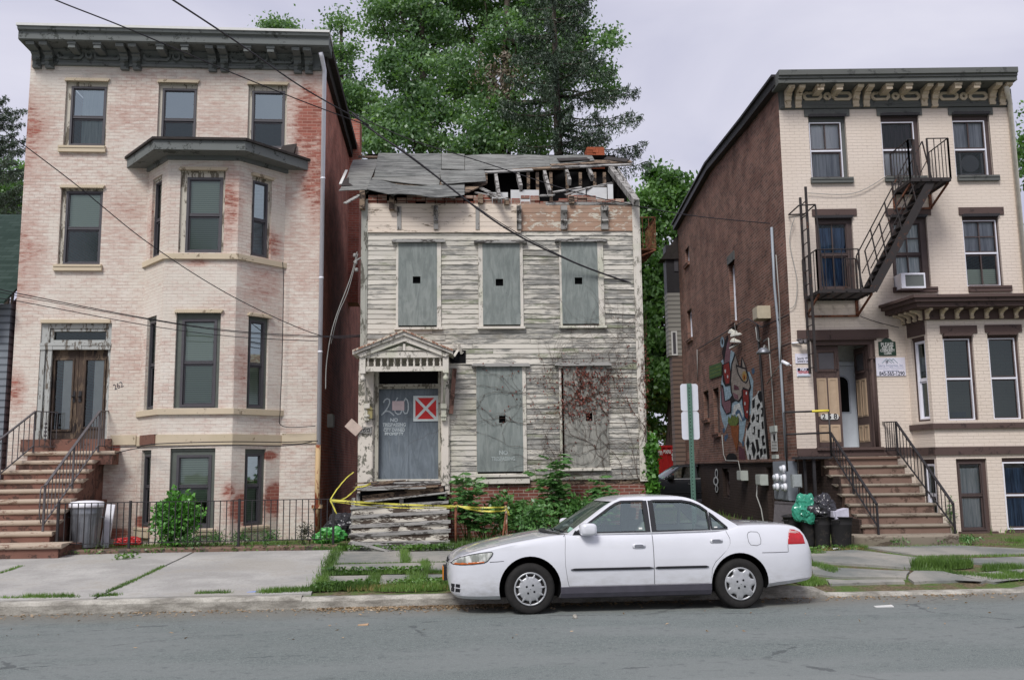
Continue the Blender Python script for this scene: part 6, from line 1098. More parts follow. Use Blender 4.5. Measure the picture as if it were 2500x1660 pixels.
# trim on the flanks
for s in (-1, 1):
    for a, b in ((.515, 1.578), (1.60, 2.30)):
        mb = MB(); L_ = []
        for i in range(21):
            x = a + (b - a) * i / 20; h = .016 if 0 < i < 20 else .004; z = .542; L_.append([(x, s * (side(x, z - h) - .001), z - h), (x, s * (side(x, z) + .014), z - h * .6), (x, s * (side(x, z) + .014), z + h * .6), (x, s * (side(x, z + h) - .001), z + h)])
        mb.sheet(L_, False); mb.build("side_moulding", CBK, car)
    mb = MB(); mb.sheet([[(x, s * (CW(x) - o), z) for z, o in ((.175, .12), (.195, .05), (.25, .022), (.325, .012), (.337, .03))] for x in [.385 + .0975 * i for i in range(21)]], False); mb.build("rocker_panel", CGR, car)
    for dx in (1.40, 2.42):
        z = .815 if dx < 2 else .86; mb = MB(); n = 16; mb.sheet([[(dx + (.088 + .004 * r) * math.copysign(abs(math.cos(q)) ** .5, math.cos(q)) * r_, s * (side(dx, z) + o), z + .033 * math.copysign(abs(math.sin(q)) ** .7, math.sin(q)) * r_) for r, (r_, o) in enumerate(((1., -.002), (.93, .012), (.6, .014)))] for q in [2 * math.pi * k / n for k in range(n + 1)]]); h = mb.build("door_handle", CP, car)
        mb = MB(); mb.box(dx - .055, dx + .07, s * (side(dx, z) + .010), s * (side(dx, z) + .022), z - .012, z + .004); mb.build("grip", flat("grey_grip", (120, 122, 128), .5, .4), h)
mb = MB(); fstrip(mb, dense([(2.865, .955), (2.845, .92), (2.85, .84), (2.875, .80), (2.96, .79), (3.01, .81), (3.02, .86), (3.01, .93), (2.985, .96), (2.9, .965)], .03, True), .005, side, .002); mb.build("fuel_flap", CBK, car)
mb = MB()
for pts in ([(-.50, .655), (-.40, .66), (-.33, .665)], [(3.02, .70), (3.2, .698), (3.395, .70), (3.40, .79)], [(-.955, .60), (-.93, .64), (-.90, .655)], [(.44, .95), (.452, .97)]): fstrip(mb, dense(pts, .03), .006, side, .0025)
mb.build("panel_gap", CBK, car)
mb = MB(); L_ = []
for i in range(16): x = -.86 + 1.36 * i / 15; y = -(section(x)[16][0]); z = section(x)[16][1] + .002; L_.append([(x, y - .003, z - .001), (x, y + .003, z + .001)])
mb.sheet(L_, False); mb.build("bonnet_gap", CBK, car)
def patch2(name, poly, mat, off=.006, s=-1, sub=4, par=car):
    bm = bmesh.new(); bm.faces.new([bm.verts.new((x, 0, z)) for x, z in poly]); bmesh.ops.triangulate(bm, faces=bm.faces[:])
    for _ in range(sub): bmesh.ops.subdivide_edges(bm, edges=[e for e in bm.edges if e.calc_length() > .035], cuts=1); bmesh.ops.triangulate(bm, faces=[f for f in bm.faces if len(f.verts) > 3])
    for v in bm.verts: v.co.y = s * (side(v.co.x, v.co.z) + (off if not v.is_boundary else off * .3))
    bmesh.ops.recalc_face_normals(bm, faces=bm.faces[:]); me = bpy.data.meshes.new(name); bm.to_mesh(me); bm.free(); me.materials.append(mat); me.polygons.foreach_set("use_smooth", [True] * len(me.polygons)); return obj(name, me, par)
HL = [(-.925, .632), (-.895, .675), (-.83, .712), (-.72, .745), (-.60, .768), (-.475, .778), (-.462, .765), (-.475, .73), (-.53, .665), (-.56, .648), (-.68, .632), (-.80, .622), (-.9, .622)]
HA = [(-.925, .634), (-.90, .650), (-.75, .655), (-.55, .668), (-.53, .662), (-.56, .648), (-.68, .632), (-.80, .622), (-.9, .622)]
g = G("headlamp_lens", .12, .6); n = g.noise(g.map(g.co(), (6, 1, 3)), 2.2, 3, .5); st_ = g.math('FRACT', g.math('MULTIPLY', g.sep(g.co())[0], 22)); c = g.mix(g.mr(n, .38, .62), lin((128, 132, 122)), lin((214, 216, 210))); c = g.mix(g.math('MULTIPLY', g.mr(st_, .6, .95), .3), c, lin((110, 112, 104))); g.col(c); g.b.inputs['Coat Weight'].default_value = 1; HLM = g.m
TL = [(3.40, .795), (3.415, .87), (3.445, .955), (3.47, .985), (3.54, .978), (3.615, .945), (3.655, .90), (3.675, .795)]
for s in (-1, 1):
    h = patch2("headlight", HL, HLM, .008, s); patch2("indicator_lens", HA, flat("amber_lens", (190, 98, 40), .2, .6, var=.15, scale=30), .012, s, par=h); mb = MB(); fstrip(mb, dense(HL, .03, True), .010, side, .005, s); mb.build("lamp_seal", CBK, h)
    t = patch2("tail_light", TL, flat("red_lens", (176, 26, 34), .15, .6, var=.2, scale=14), .008, s); patch2("clear_lens", [(3.435, .925), (3.447, .958), (3.472, .983), (3.54, .976), (3.60, .945), (3.60, .925), (3.5, .92)], flat("pale_pink_lens", (186, 150, 146), .2, .6), .012, s, par=t)
    mb = MB(); mb.sheet([[(x, s * (side(x, z) + .003), z) for z in (.28, .33, .38)] for x in (-.925, -.90, -.87, -.83)], False); v = mb.build("bumper_vent", CBK, car); mb = MB(); fstrip(mb, [(-.93, .335), (-.88, .333), (-.82, .328)], .012, side, .008, s); fstrip(mb, [(-.885, .28), (-.88, .38)], .010, side, .008, s); mb.build("vent_bar", CP, v)
mb = MB(); mb.sheet([[(-.968 + .10 * abs(y / .5) ** 2.3, y, .57), (-.956 + .10 * abs(y / .5) ** 2.3, y, .655)] for y in [-.46 + .92 * i / 16 for i in range(17)]]); gr = mb.build("grille", CBK, car)
mb = MB(); mb.sheet([[(-.974 + .10 * abs(y / .5) ** 2.3, y, .60), (-.972 + .10 * abs(y / .5) ** 2.3, y, .615)] for y in [-.46 + .92 * i / 16 for i in range(17)]]); mb.build("grille_bar", HUB, gr)
mb = MB(); mb.box(-1.01, -1.0, -.155, .155, .38, .54); npl = mb.build("number_plate", flat("amber_plate", (206, 128, 36), .5, .4), car); mb = MB(); mb.box(-1.0, -.95, -.17, .17, .375, .555); mb.build("plate_holder", CBK, npl)
# mirror, wipers, wheels
mb = MB(); rg = []
for t, k in ((0, .6), (.03, .92), (.08, 1.), (.13, .98), (.16, .9), (.175, .6)): rg.append([(.71 + .105 * math.copysign(abs(math.cos(q)) ** .55, math.cos(q)) * k + t * .15, -.80 - t, 1.035 + .080 * k * math.copysign(abs(math.sin(q)) ** .55, math.sin(q))) for q in [2 * math.pi * i / 16 for i in range(16)]])
for s in (-1, 1):
    mb = MB(); n = 16; V = [(.0 + x + .02, y if s < 0 else -y, z) for r in rg for x, y, z in r]; mb.add(V, [(i * n + k, i * n + (k + 1) % n, (i + 1) * n + (k + 1) % n, (i + 1) * n + k) for i in range(len(rg) - 1) for k in range(n)] + [tuple(range(n)), tuple((len(rg) - 1) * n + k for k in range(n))], True); mi = mb.build("door_mirror", CP, car)
    mb = MB(); mb.prism([(.56, .962), (.68, .965), (.60, 1.02)], s * .77, s * .81, 'y'); mb.build("mirror_base", CBK, mi)
for y0, y1 in ((-.62, -.05), (-.1, .5)): mb = MB(); mb.tube([(.40 + .10 * (abs(y0) / .7) ** 2, y0, 1.0), (.43, y1, 1.012)], .008, 5); mb.build("wiper", CBK, car)
mb = MB(); mb.sheet([[(gxf(.96) - .03 + .15 * abs(t) ** 2.2 - q, t * .74, .992 + q * -.06) for q in (.0, .05, .09)] for t in [-1 + i / 6 for i in range(13)]], False); mb.build("cowl", CBK, car)
mb = MB(); mb.box(.0, .12, 0, .002, 0, .07); o = mb.build("windscreen_sticker", flat("green_sticker", (150, 190, 170), .6, .3), ws); o.location = (.545, -.60, 1.0); o.rotation_euler = (0, R(-58) + R(90), R(-25)); o.location = (.52, -.62, 1.005)
mb = MB(); x, z = 2.43, 1.04; mb.face([(a, -(gy(a, b) - .008), b) for a, b in ((2.43, 1.02), (2.475, 1.02), (2.475, 1.035), (2.43, 1.035))]); mb.build("window_sticker", M['trim_pale'], car)
mb = MB(); mb.face([(a, -(gy(a, b) - .008), b) for a, b in ((1.43, 1.02), (1.475, 1.02), (1.475, 1.042), (1.43, 1.042))]); mb.build("window_sticker", M['trim_pale'], car)
def wheel(x, y, kind):
    s = -1 if y < 0 else 1; mb = MB(); c = (x, y, .315); w = .098
    mb.lathe([(.20, -w * .8), (.235, -w * .98), (.285, -w), (.303, -w * .86), (.315, -w * .55), (.315, w * .55), (.303, w * .86), (.285, w), (.235, w * .98), (.20, w * .8)], c, 48, axis='Y'); t = mb.build("wheel", TYR, car)
    mb = MB()
    for r in (.268, .29): mb.lathe([(r - .004, 0), (r - .002, .003), (r + .002, .003), (r + .004, 0)], (x, y + s * w * .985 - (0 if s > 0 else .003), .315), 40, axis='Y')
    f = y + s * w * .86
    def Y(o): return f + s * o
    mb = MB(); mb.lathe([(.0, 0), (.192, 0)], (x, f - s * .02, .315), 32, False, 'Y'); mb.build("wheel_dish", CWELL, t)
    mb = MB(); n = 44; prof = [(.205, -.012), (.207, .004), (.203, .012), (.190, .012), (.184, .0)]; mb.add([(x + r * math.cos(2 * math.pi * k / n), Y(o), .315 + r * math.sin(2 * math.pi * k / n)) for r, o in prof for k in range(n)], [(i * n + k, i * n + (k + 1) % n, (i + 1) * n + (k + 1) % n, (i + 1) * n + k) for i in range(len(prof) - 1) for k in range(n)], True)
    K_ = 11 if kind == 'front' else 7; N = K_ * 16; P1 = []
    for k in range(N):
        q = 2 * math.pi * k / N; ph = (k % 16) / 16; d_ = abs(ph - .5) * 2
        if kind == 'front': r = .150 + .044 * max(0, 1 - (1 - d_) / .34) ** .8
        else: r = .150 + .042 * min(1, max(0, (d_ - .30) / .34))
        P1.append((q + .12, r))
    rings_ = [[(x + r * k_ * math.cos(q), Y(o + (.006 * (r - .15) / .044 if k_ > .9 else 0)), .315 + r * k_ * math.sin(q)) for q, r in P1] for k_, o in ((1., -.012), (1., .006), (.96, .013))] + [[(x + rr * math.cos(q), Y(o), .315 + rr * math.sin(q)) for q, r in P1] for rr, o in ((.135, .016), (.10, .022), (.05, .026), (.03, .028), (.005, .03))]
    mb.sheet([list(a) + [a[0]] for a in rings_]); h = mb.build("hubcap", HUB, t)
    for k in range(4):
        q = math.pi / 4 + k * math.pi / 2 + .2; mb = MB(); mb.lathe([(.0, 0), (.013, 0), (.014, .004), (.009, .006), (.0, .006)], (x + .057 * math.cos(q), Y(.024) if s > 0 else Y(.024) - .006, .315 + .057 * math.sin(q)), 10, True, 'Y'); mb.build("lug_hole", CBK, h)
for x, k in ((0, 'front'), (2.715, 'rear')):
    for y in (-.775, .775): wheel(x, y, k)
# cabin
def cushion(name, x0, x1, y0, y1, z0, z1, lean=0., m=CIN):
    bm = bmesh.new(); bmesh.ops.create_cube(bm, size=1); bmesh.ops.bevel(bm, geom=bm.edges[:], offset=.12, segments=3, affect='EDGES', clamp_overlap=True)
    for v in bm.verts: a, b, c = v.co; v.co = (x0 + (a + .5) * (x1 - x0) + lean * (c + .5), y0 + (b + .5) * (y1 - y0), z0 + (c + .5) * (z1 - z0))
    me = bpy.data.meshes.new(name); bm.to_mesh(me); bm.free(); me.materials.append(m); me.polygons.foreach_set("use_smooth", [True] * len(me.polygons)); return obj(name, me, car)
for y in (-.37, .37):
    cushion("seat", .95, 1.5, y - .24, y + .24, .42, .60); cushion("seat_back", 1.36, 1.5, y - .23, y + .23, .55, 1.10, .18); cushion("headrest", 1.54, 1.63, y - .13, y + .13, 1.10, 1.26, .02)
cushion("rear_seat", 2.05, 2.6, -.62, .62, .42, .62); cushion("rear_seat_back", 2.42, 2.56, -.62, .62, .6, 1.06, .16); cushion("dashboard", .55, .86, -.68, .68, .68, .98, 0, CBK); cushion("parcel_shelf", 2.55, 2.92, -.64, .64, .95, 1.03)
mb = MB(); mb.lathe([(.175, -.012), (.19, 0), (.175, .012), (.16, 0)], (0, 0, 0), 20); o = mb.build("steering_wheel", CBK, car); o.location = (.98, -.37, .92); o.rotation_euler = (0, R(-62), 0)
# stand it on the road
pf, pr = gpt(1296, 1500), gpt(1808, 1491); yaw = R(5.6); mid = hitY(1296, 1500, 10)
wf = K.w(pf); car.rotation_euler = (R(-.7), 0, yaw); car.location = wf + Vector((-math.sin(yaw), math.cos(yaw), 0)) * .87
bpy.context.view_layer.update(); car.location.z = wf.z + .87 * math.tan(R(-.7)) * 1. - .004
for o in kids(car) + [k for c in kids(car) for k in kids(c)]:      # nose a little longer, tail a little shorter than the first lofts
    if o.type == 'MESH' and not any(abs(v) > 1e-6 for v in o.location):
        for v in o.data.vertices:
            if v.co.x < -.43: v.co.x = -.43 + (v.co.x + .43) * 1.12
            elif v.co.x > 3.12: v.co.x = 3.12 + (v.co.x - 3.12) * .95
for o in [c for c in C.objects if c.name.startswith("cutter")]: bpy.data.objects.remove(o)
# ================================================================ trees and plants
BARK = worn("dark_bark", (70, 62, 54), (44, 40, 36), .4, (1, 1, .3), scale=6); LM = leaf_mat("maple_leaf", (68, 102, 62), (138, 170, 122), .42); LM2 = leaf_mat("far_maple_leaf", (60, 96, 50), (124, 162, 96), .42); SPM = leaf_mat("spruce_needles", (38, 54, 40), (80, 102, 76), .10); PNM = leaf_mat("pine_needles", (54, 70, 56), (100, 116, 96), .12)
def gauss_leaves(c, r, n, L, W, droop=.5):
    P = c + RNG.normal(size=(n, 3)) * np.array([r, r, r * .62]) * .55; D = RNG.normal(size=(n, 3)); D[:, 2] -= droop; return leaves(P, D, L, W)
def tree(name, label, cat, base, lobes, leafm, trunk_r, trunk_top, L=.16, W=.105, dens=.50, group=None, cl=.55, per=210, limbs=True):
    """lobes: (px, py, Y, radius in px): the masses of the crown, each filled with leafy twigs"""
    bx, by = base; t = thing(name, label, cat, (bx, by, .3), group=group); o0 = np.array((bx, by, .3)); Q = []; tb = MB(); tp = Vector((trunk_top[0] - bx, trunk_top[1] - by, trunk_top[2] - .3))
    pts = [Vector((0, 0, -.3)).lerp(tp, i / 8) + Vector((mnoise.noise((i * .7, bx, 1)) * .25, mnoise.noise((i * .7, by, 2)) * .2, 0)) * (i > 0) for i in range(9)]; tb.tube(pts, [trunk_r * (1.15 - .1 * i) for i in range(9)], 8)
    for px, py, Y, rp_ in lobes:
        c = hitY(px, py, Y); r = rp_ / FPX * Y; n = max(6, int(30 * dens * r * r)); cv = np.array(c) - o0
        if limbs:
            a = pts[4 + (int(px) % 4)]; m_ = a.lerp(Vector(cv), .5) + Vector((0, 0, -.25)); tb.tube([a, m_, Vector(cv)], [trunk_r * .42, trunk_r * .28, trunk_r * .10], 6)
        for k in range(n):
            d = RNG.normal(size=3); d /= np.linalg.norm(d); q = cv + d * r * (.35 + .65 * RNG.random() ** .6) * np.array([1, 1, .9]); rr = cl * RNG.uniform(.55, 1.2); Q.append(gauss_leaves(q, rr, int(per * rr / cl * RNG.uniform(.5, 1.2)), L, W))
            if limbs and k % 4 == 0: tb.tube([Vector(cv), Vector(cv).lerp(Vector(q), .6) + Vector((0, 0, -.1)), Vector(q)], [trunk_r * .10, trunk_r * .06, trunk_r * .03], 5)
    obj("crown", quads_mesh("crown", np.concatenate(Q), leafm), t); tb.build("trunk", BARK, t); return t
def wxy(px, py, Y): p = hitY(px, py, Y); return (p.x, p.y)
tree("maple_tree", "tall leafy green tree behind the derelict house, nearest the red brick flank", "tree", wxy(1050, 500, 33), [(930, 50, 34, 45), (975, 30, 33, 80), (1010, -40, 34, 110), (1060, 110, 34, 100), (975, 150, 33, 60), (1000, 200, 32, 90), (880, 270, 34, 60), (950, 310, 32, 75), (1060, 300, 32, 80), (1010, 360, 31, 60), (870, 330, 33, 45), (930, 365, 31, 40)], LM, .26, hitY(1028, -20, 33))
tree("maple_tree", "tall leafy green tree with hanging dead twigs, beside the dark spruce", "tree", wxy(1215, 500, 33), [(1130, 30, 35, 95), (1180, -60, 34, 110), (1290, -30, 34, 110), (1370, 10, 33, 90), (1430, 90, 33, 75), (1150, 170, 33, 95), (1260, 110, 33, 95), (1340, 180, 33, 90), (1455, 170, 33, 40), (1230, 280, 32, 80), (1130, 330, 31, 70), (1280, 350, 31, 45), (1190, 370, 31, 40), (1340, 300, 32, 55), (1470, 215, 33, 35)], LM, .28, hitY(1235, -60, 33))
tree("maple_tree", "slender leafy tree standing beyond the roof corner of the tall brick house", "tree", wxy(830, 600, 38), [(795, 95, 38, 38), (832, 65, 38, 35), (810, 150, 38, 48), (850, 205, 38, 55), (840, 250, 38, 50), (890, 290, 38, 45), (850, 125, 38, 28)], LM, .18, hitY(835, 60, 38), per=120)
tree("maple_tree", "leafy treetop just showing above the cornice of the tall brick house", "tree", wxy(690, 500, 42), [(690, 75, 42, 22), (668, 70, 42, 14), (700, 110, 42, 40)], LM, .15, hitY(690, 80, 42), limbs=False)
tree("shade_tree", "dense dark green tree filling the gap behind the cream brick house", "tree", wxy(1632, 1000, 41), [(1620, 455, 42, 60), (1650, 480, 42, 50), (1590, 520, 42, 65), (1560, 590, 42, 60), (1640, 560, 42, 55), (1600, 640, 41, 70), (1570, 710, 41, 65), (1620, 730, 41, 60), (1590, 800, 41, 65), (1560, 860, 41, 55), (1620, 860, 41, 55), (1590, 930, 41, 60), (1640, 960, 41, 45), (1570, 1000, 42, 50), (1620, 1030, 42, 45)], LM2, .24, hitY(1640, 700, 41), L=.24, W=.17, per=125)
tree("shade_tree", "sliver of a leafy tree beside the cream downpipe at the right edge", "tree", wxy(2540, 900, 34), [(2535, 330, 34, 48), (2530, 390, 34, 40), (2550, 280, 34, 35), (2590, 360, 35, 60), (2575, 450, 34, 60), (2600, 540, 34, 70), (2640, 440, 35, 60), (2570, 610, 34, 50)], LM2, .2, hitY(2540, 380, 34))
tree("shade_tree", "bright green tree low behind the green roofed house at the left edge", "tree", wxy(20, 900, 40), [(30, 430, 40, 40), (10, 480, 40, 45), (60, 470, 40, 40), (35, 520, 40, 45)], LM2, .2, hitY(25, 470, 40))
def conifer(name, label, px, Y, y0, y1, Lm, mat, nb=5, step=.42, hang=.55, first=None, azs=None, extra=()):
    b = hitY(px, 1100, Y); zt, zb = hitY(px, y0, Y).z, hitY(px, y1, Y).z; t = thing(name, label, "tree", (b.x, b.y, .3)); tb = MB(); tb.tube([(0, 0, -.3), (.1, 0, zb - .3), (0, 0, zt - .3)], [.24, .17, .05], 8); Q = []; z = zb
    todo = [(hitY(px, y, Y).z + .35, R(random.uniform(-14, 6)), L_ / .8) for y, L_ in extra]
    while z < zt: todo += [(z, None, None)] * nb; z += step
    if True:
        for z, az0, L0 in todo:
            az = az0 if az0 is not None else RNG.uniform(0, 2 * math.pi) if azs is None or RNG.random() < .4 else R(RNG.choice(azs) + RNG.uniform(-14, 14)); Ln = Lm * RNG.uniform(.6, 1.08) * (1 - .45 * (z - zb) / (zt - zb)); Ln = L0 * .8 if L0 else Ln; d = np.array([math.cos(az), math.sin(az), 0]); zc = z - .3 + RNG.uniform(-.15, .15)
            pt = lambda s: d * Ln * s + np.array([0, 0, zc - .55 * s * Ln * .35 + .22 * Ln * s ** 3]); tb.tube([Vector(pt(s)) for s in (.02, .35, .7, 1.)], [.035, .025, .014, .006], 4)
            n = int(Ln * 26); s = np.sqrt(RNG.random(n)) * .97 + .05; sd = np.cross(d, (0, 0, 1)); off = RNG.normal(0, .16, n) * (1.1 - s * .5) * Ln * .35
            P = np.array([pt(x) for x in s]) + sd * off[:, None]; hl = hang * RNG.uniform(.35, 1.2, n) * (1.15 - .6 * s)
            for P_, h_ in zip(P, hl):
                m = max(5, int(h_ * 20)); f = RNG.random(m); C_ = P_ + np.stack([RNG.normal(0, .035, m), RNG.normal(0, .035, m), -f * h_], 1); D = RNG.normal(size=(m, 3)) * .7; D[:, 2] -= 1.; Q.append(leaves(C_, D, .15, .035))
            m = int(Ln * 60); s2 = RNG.random(m); C_ = np.array([pt(x) for x in s2]) + RNG.normal(0, .06, (m, 3)); D = RNG.normal(size=(m, 3)) + d; Q.append(leaves(C_, D, .16, .04))
    obj("crown", quads_mesh("crown", np.concatenate(Q), mat), t); tb.build("trunk", BARK, t); return t
conifer("spruce_tree", "dark spruce with drooping boughs rising behind the little brick chimney", 1372, 30, -60, 470, 2.2, SPM, nb=5, step=.55, azs=[-20, -60, -100, 180, 20], extra=((430, 3.1), (395, 2.9), (378, 3.0), (330, 2.85), (318, 2.6), (262, 2.75), (250, 2.5), (205, 2.0), (170, 1.7)))
conifer("pine_tree", "dark pine with ragged boughs at the left edge behind the tall brick house", -110, 34, 230, 520, 2.9, PNM, nb=6, step=.6, hang=.3, azs=[0, 10, -20])
# dead brown twigs hanging in the maple belong to that tree
mp_ = [o for o in C.objects if o.name == "maple_tree.001"][0]; Q = []; tb = MB()
for k in range(15):
    a = hitY(1225 + random.gauss(0, 26), 110 + random.random() * 70, 31.4); b = a + Vector((random.gauss(0, .25), 0, -random.uniform(.6, 1.5))); tb.tube([a - mp_.location, b - mp_.location], [.012, .005], 4)
    n = 46; f = RNG.random(n)[:, None]; P = np.array(a - mp_.location) * (1 - f) + np.array(b - mp_.location) * f + RNG.normal(0, .09, (n, 3)); D = RNG.normal(size=(n, 3)); D[:, 2] -= 1; Q.append(leaves(P, D, .14, .07))
obj("dead_leaves", quads_mesh("dead_leaves", np.concatenate(Q), leaf_mat("dead_leaf", (104, 92, 80), (146, 132, 116), .15)), mp_)
# ---- low plants
BUSH = leaf_mat("glossy_bush_leaf", (52, 110, 38), (116, 174, 78), .22, .35); WEED = leaf_mat("tall_weed_leaf", (56, 98, 48), (118, 162, 94), .25); IVY = leaf_mat("creeper_leaf", (52, 94, 42), (108, 152, 80), .22); REDL = leaf_mat("red_creeper_leaf", (92, 46, 40), (138, 78, 64), .15); STEM = flat("green_stem", (84, 96, 58), .8, .2); BROWN = flat("bare_brown_stem", (74, 58, 50), .9, .1)
def shrub(name, label, cat, px, py, dY, rpx, hpx, n, L, W, mat, group=None, shell=.55, base=None, stems=6, y=None):
    g_ = gw(px, py) if y is None else hitY(px, py, y); Yd = g_.y; t = thing(name, label, cat, tuple(g_), group=group); r = rpx / FPX * Yd; h = hpx / FPX * Yd
    d = RNG.normal(size=(n, 3)); d /= np.linalg.norm(d, axis=1, keepdims=True); P = d * (shell + (1 - shell) * RNG.random((n, 1))) * np.array([r, r * .8, h / 2]) * (1 + .38 * np.array([mnoise.noise(tuple(x * 2.2)) for x in d])[:, None]) + np.array([0, 0, h / 2]); D = d + RNG.normal(0, .6, (n, 3)); D[:, 2] -= .25
    obj("foliage", quads_mesh("foliage", leaves(P, D, L, W), mat), t); tb = MB()
    for k in range(stems): q = P[RNG.integers(n)] * .8; tb.tube([(random.gauss(0, .03), random.gauss(0, .03), -.02), tuple(q * .5 + RNG.normal(0, .02, 3)), tuple(q)], [.009, .007, .003], 5)
    tb.build("stem", STEM, t); return t
shrub("bush", "round bush with bright glossy leaves in front of the basement window", "bush", 428, 1335, 0, 60, 135, 2000, .095, .062, BUSH, shell=.45)
def compound(P0, P1, nl, L, W):      # one pinnate leaf
    P0, P1 = np.array(P0), np.array(P1); ax = P1 - P0; Ln = np.linalg.norm(ax); ax = ax / Ln; sd = np.cross(ax, (0, 0, 1)); sd = sd / (np.linalg.norm(sd) + 1e-6); Q, D = [], []
    for k in range(nl):
        f = .15 + .85 * k / nl; c = P0 + ax * Ln * f - np.array([0, 0, .10 * Ln * f * f])
        for s in (-1, 1): d = sd * s + ax * .45 - np.array([0, 0, .35]); d = d / np.linalg.norm(d); Q.append(c + d * L * .5); D.append(d)
    Q.append(P1 - np.array([0, 0, .1 * Ln])); D.append(ax); return leaves(np.array(Q), np.array(D), L, W)
def sapling(label, px, py, hpx, rpx, nst, nl, mat=WEED, L=.14, W=.045, group="tall weeds growing against the derelict house", y=None, name="weed_plant"):
    b = gw(px, py) if y is None else hitY(px, py, y); t = thing(name, label, "plant", tuple(b), group=group); tb = MB(); Q = []; h = hpx / FPX * b.y; r = rpx / FPX * b.y
    for s in range(nst):
        top = np.array([random.gauss(0, r * .4), random.gauss(0, r * .25), h * random.uniform(.6, 1.)]); tb.tube([(random.gauss(0, .05), random.gauss(0, .05), -.03), tuple(top * .5 + RNG.normal(0, .03, 3)), tuple(top)], [.013, .010, .004], 5)
        for k in range(nl):
            f = .30 + .70 * ((k + random.random()) / nl) ** .75; a = random.uniform(0, 6.28); c = top * f; e = c + np.array([math.cos(a) * r, math.sin(a) * r * .8, r * random.uniform(-.1, .45)]) * random.uniform(.55, 1.) * (1.05 - .25 * f); Q.append(compound(c, e, 8, L, W))
    obj("foliage", quads_mesh("foliage", np.concatenate(Q), mat), t); tb.build("stem", STEM, t); return t
sapling("feathery tall weed sprouting at the corner of the rotten steps", 1142, 1316, 165, 42, 7, 11, y=18.9); sapling("low feathery weed right of the feathery tall one", 1175, 1318, 90, 40, 6, 8, y=18.9)
sapling("tall weed climbing between the two lower boarded windows", 1358, 1313, 205, 38, 8, 13, L=.16, W=.05, y=19.4); sapling("weed with broad leaflets under the bare plywood window", 1478, 1313, 150, 45, 7, 11, L=.15, W=.055, y=19.4)
sapling("spreading weed right of the tall climbing weed", 1425, 1313, 100, 50, 6, 9, y=19.4); sapling("weed tuft behind the leaning rusty post", 1268, 1313, 95, 45, 7, 9, L=.13, W=.05, y=19.4)
shrub("bush", "leafy bush against the brick footing of the derelict house", "bush", 1228, 1314, 0, 42, 120, 800, .10, .06, IVY, shell=.3, y=19.3); shrub("bush", "leafy bush behind the car bonnet", "bush", 1310, 1318, 0, 60, 95, 900, .10, .06, WEED, shell=.3, y=18.6); shrub("bush", "leafy bush below the tall weed with broad leaflets", "bush", 1410, 1313, 0, 60, 105, 900, .10, .06, IVY, shell=.3, y=19.3)
# creeper: a net of bare stems with reddish leaves on the right half of the derelict front
cr = thing("creeper", "bare brown creeper with dark red leaves clinging to the right side of the derelict front", "creeper", fr=H); tb = MB(); RL = []
def hp(px, py, d=-.055): return H.at(px, py, d)
def walk(x, y, ang, n, r, depth=0):
    pts = [hp(x, y)]
    for i in range(n):
        ang += random.gauss(0, .28); x += math.cos(ang) * 9; y -= math.sin(ang) * 9; x = min(x, 1578); pts.append(hp(x, y, -.05 - .03 * random.random()))
        red = (1370 < x < 1490 and 890 < y < 1030); mid = 1170 < x < 1600 and 850 < y < 1050
        if random.random() < (.32 if red else .12 if mid else .012): RL.append((pts[-1], 4 if red else 2))
        if depth < 2 and random.random() < .14: walk(x, y, ang + random.choice((-1, 1)) * random.uniform(.4, 1.1), int(n * .55), r * .7, depth + 1)
    if len(pts) > 2: tb.tube(pts, [r * (1 - .7 * i / len(pts)) for i in range(len(pts))], 4)
for x, y, a, n in ((1560, 1170, 1.7, 55), (1545, 1165, 1.9, 50), (1520, 1160, 1.6, 46), (1572, 1100, 1.6, 50), (1565, 1180, 1.75, 60), (1550, 1010, 2.4, 30), (1490, 1020, 2.5, 30), (1500, 960, 2.7, 30), (1490, 1010, 2.9, 32), (1300, 1035, 3.1, 16), (1290, 960, 3.2, 14), (1550, 830, 2.2, 18), (1570, 900, 1.9, 30)): walk(x, y, a, n, .006)
for k in range(20): walk(1385 + random.random() * 95, 1010 - random.random() * 60, random.uniform(.9, 2.7), 13, .004, 1)
P = np.array([tuple(p) for p, n in RL for _ in range(n)]) + RNG.normal(0, .045, (sum(n for _, n in RL), 3)) * np.array([1, .35, 1]); D = RNG.normal(size=P.shape); D[:, 2] -= 1.
obj("red_leaves", quads_mesh("red_leaves", leaves(P, D, .05, .038), REDL), cr); tb.build("stem", BROWN, cr)
iv = thing("ivy", "bright green ivy climbing the right corner of the derelict house", "ivy", fr=H); Q = []
for k in range(60):
    f = random.random() ** .8; c = np.array(H.at(1588 + random.gauss(0, 4) + (1 - f) * 7, 1205 - f * 140, -.1 + random.random() * .3)); n = 26; P = c + RNG.normal(0, .055, (n, 3)); D = RNG.normal(size=(n, 3)); D[:, 2] -= .8; Q.append(leaves(P, D, .12, .10))
obj("foliage", quads_mesh("foliage", np.concatenate(Q), leaf_mat("ivy_leaf", (48, 96, 30), (112, 164, 66), .25)), iv); tb = MB(); tb.tube([H.at(1597, 1215, .05), H.at(1592, 1140, .05), H.at(1588, 1070, .05)], .012, 5); tb.build("stem", BROWN, iv)
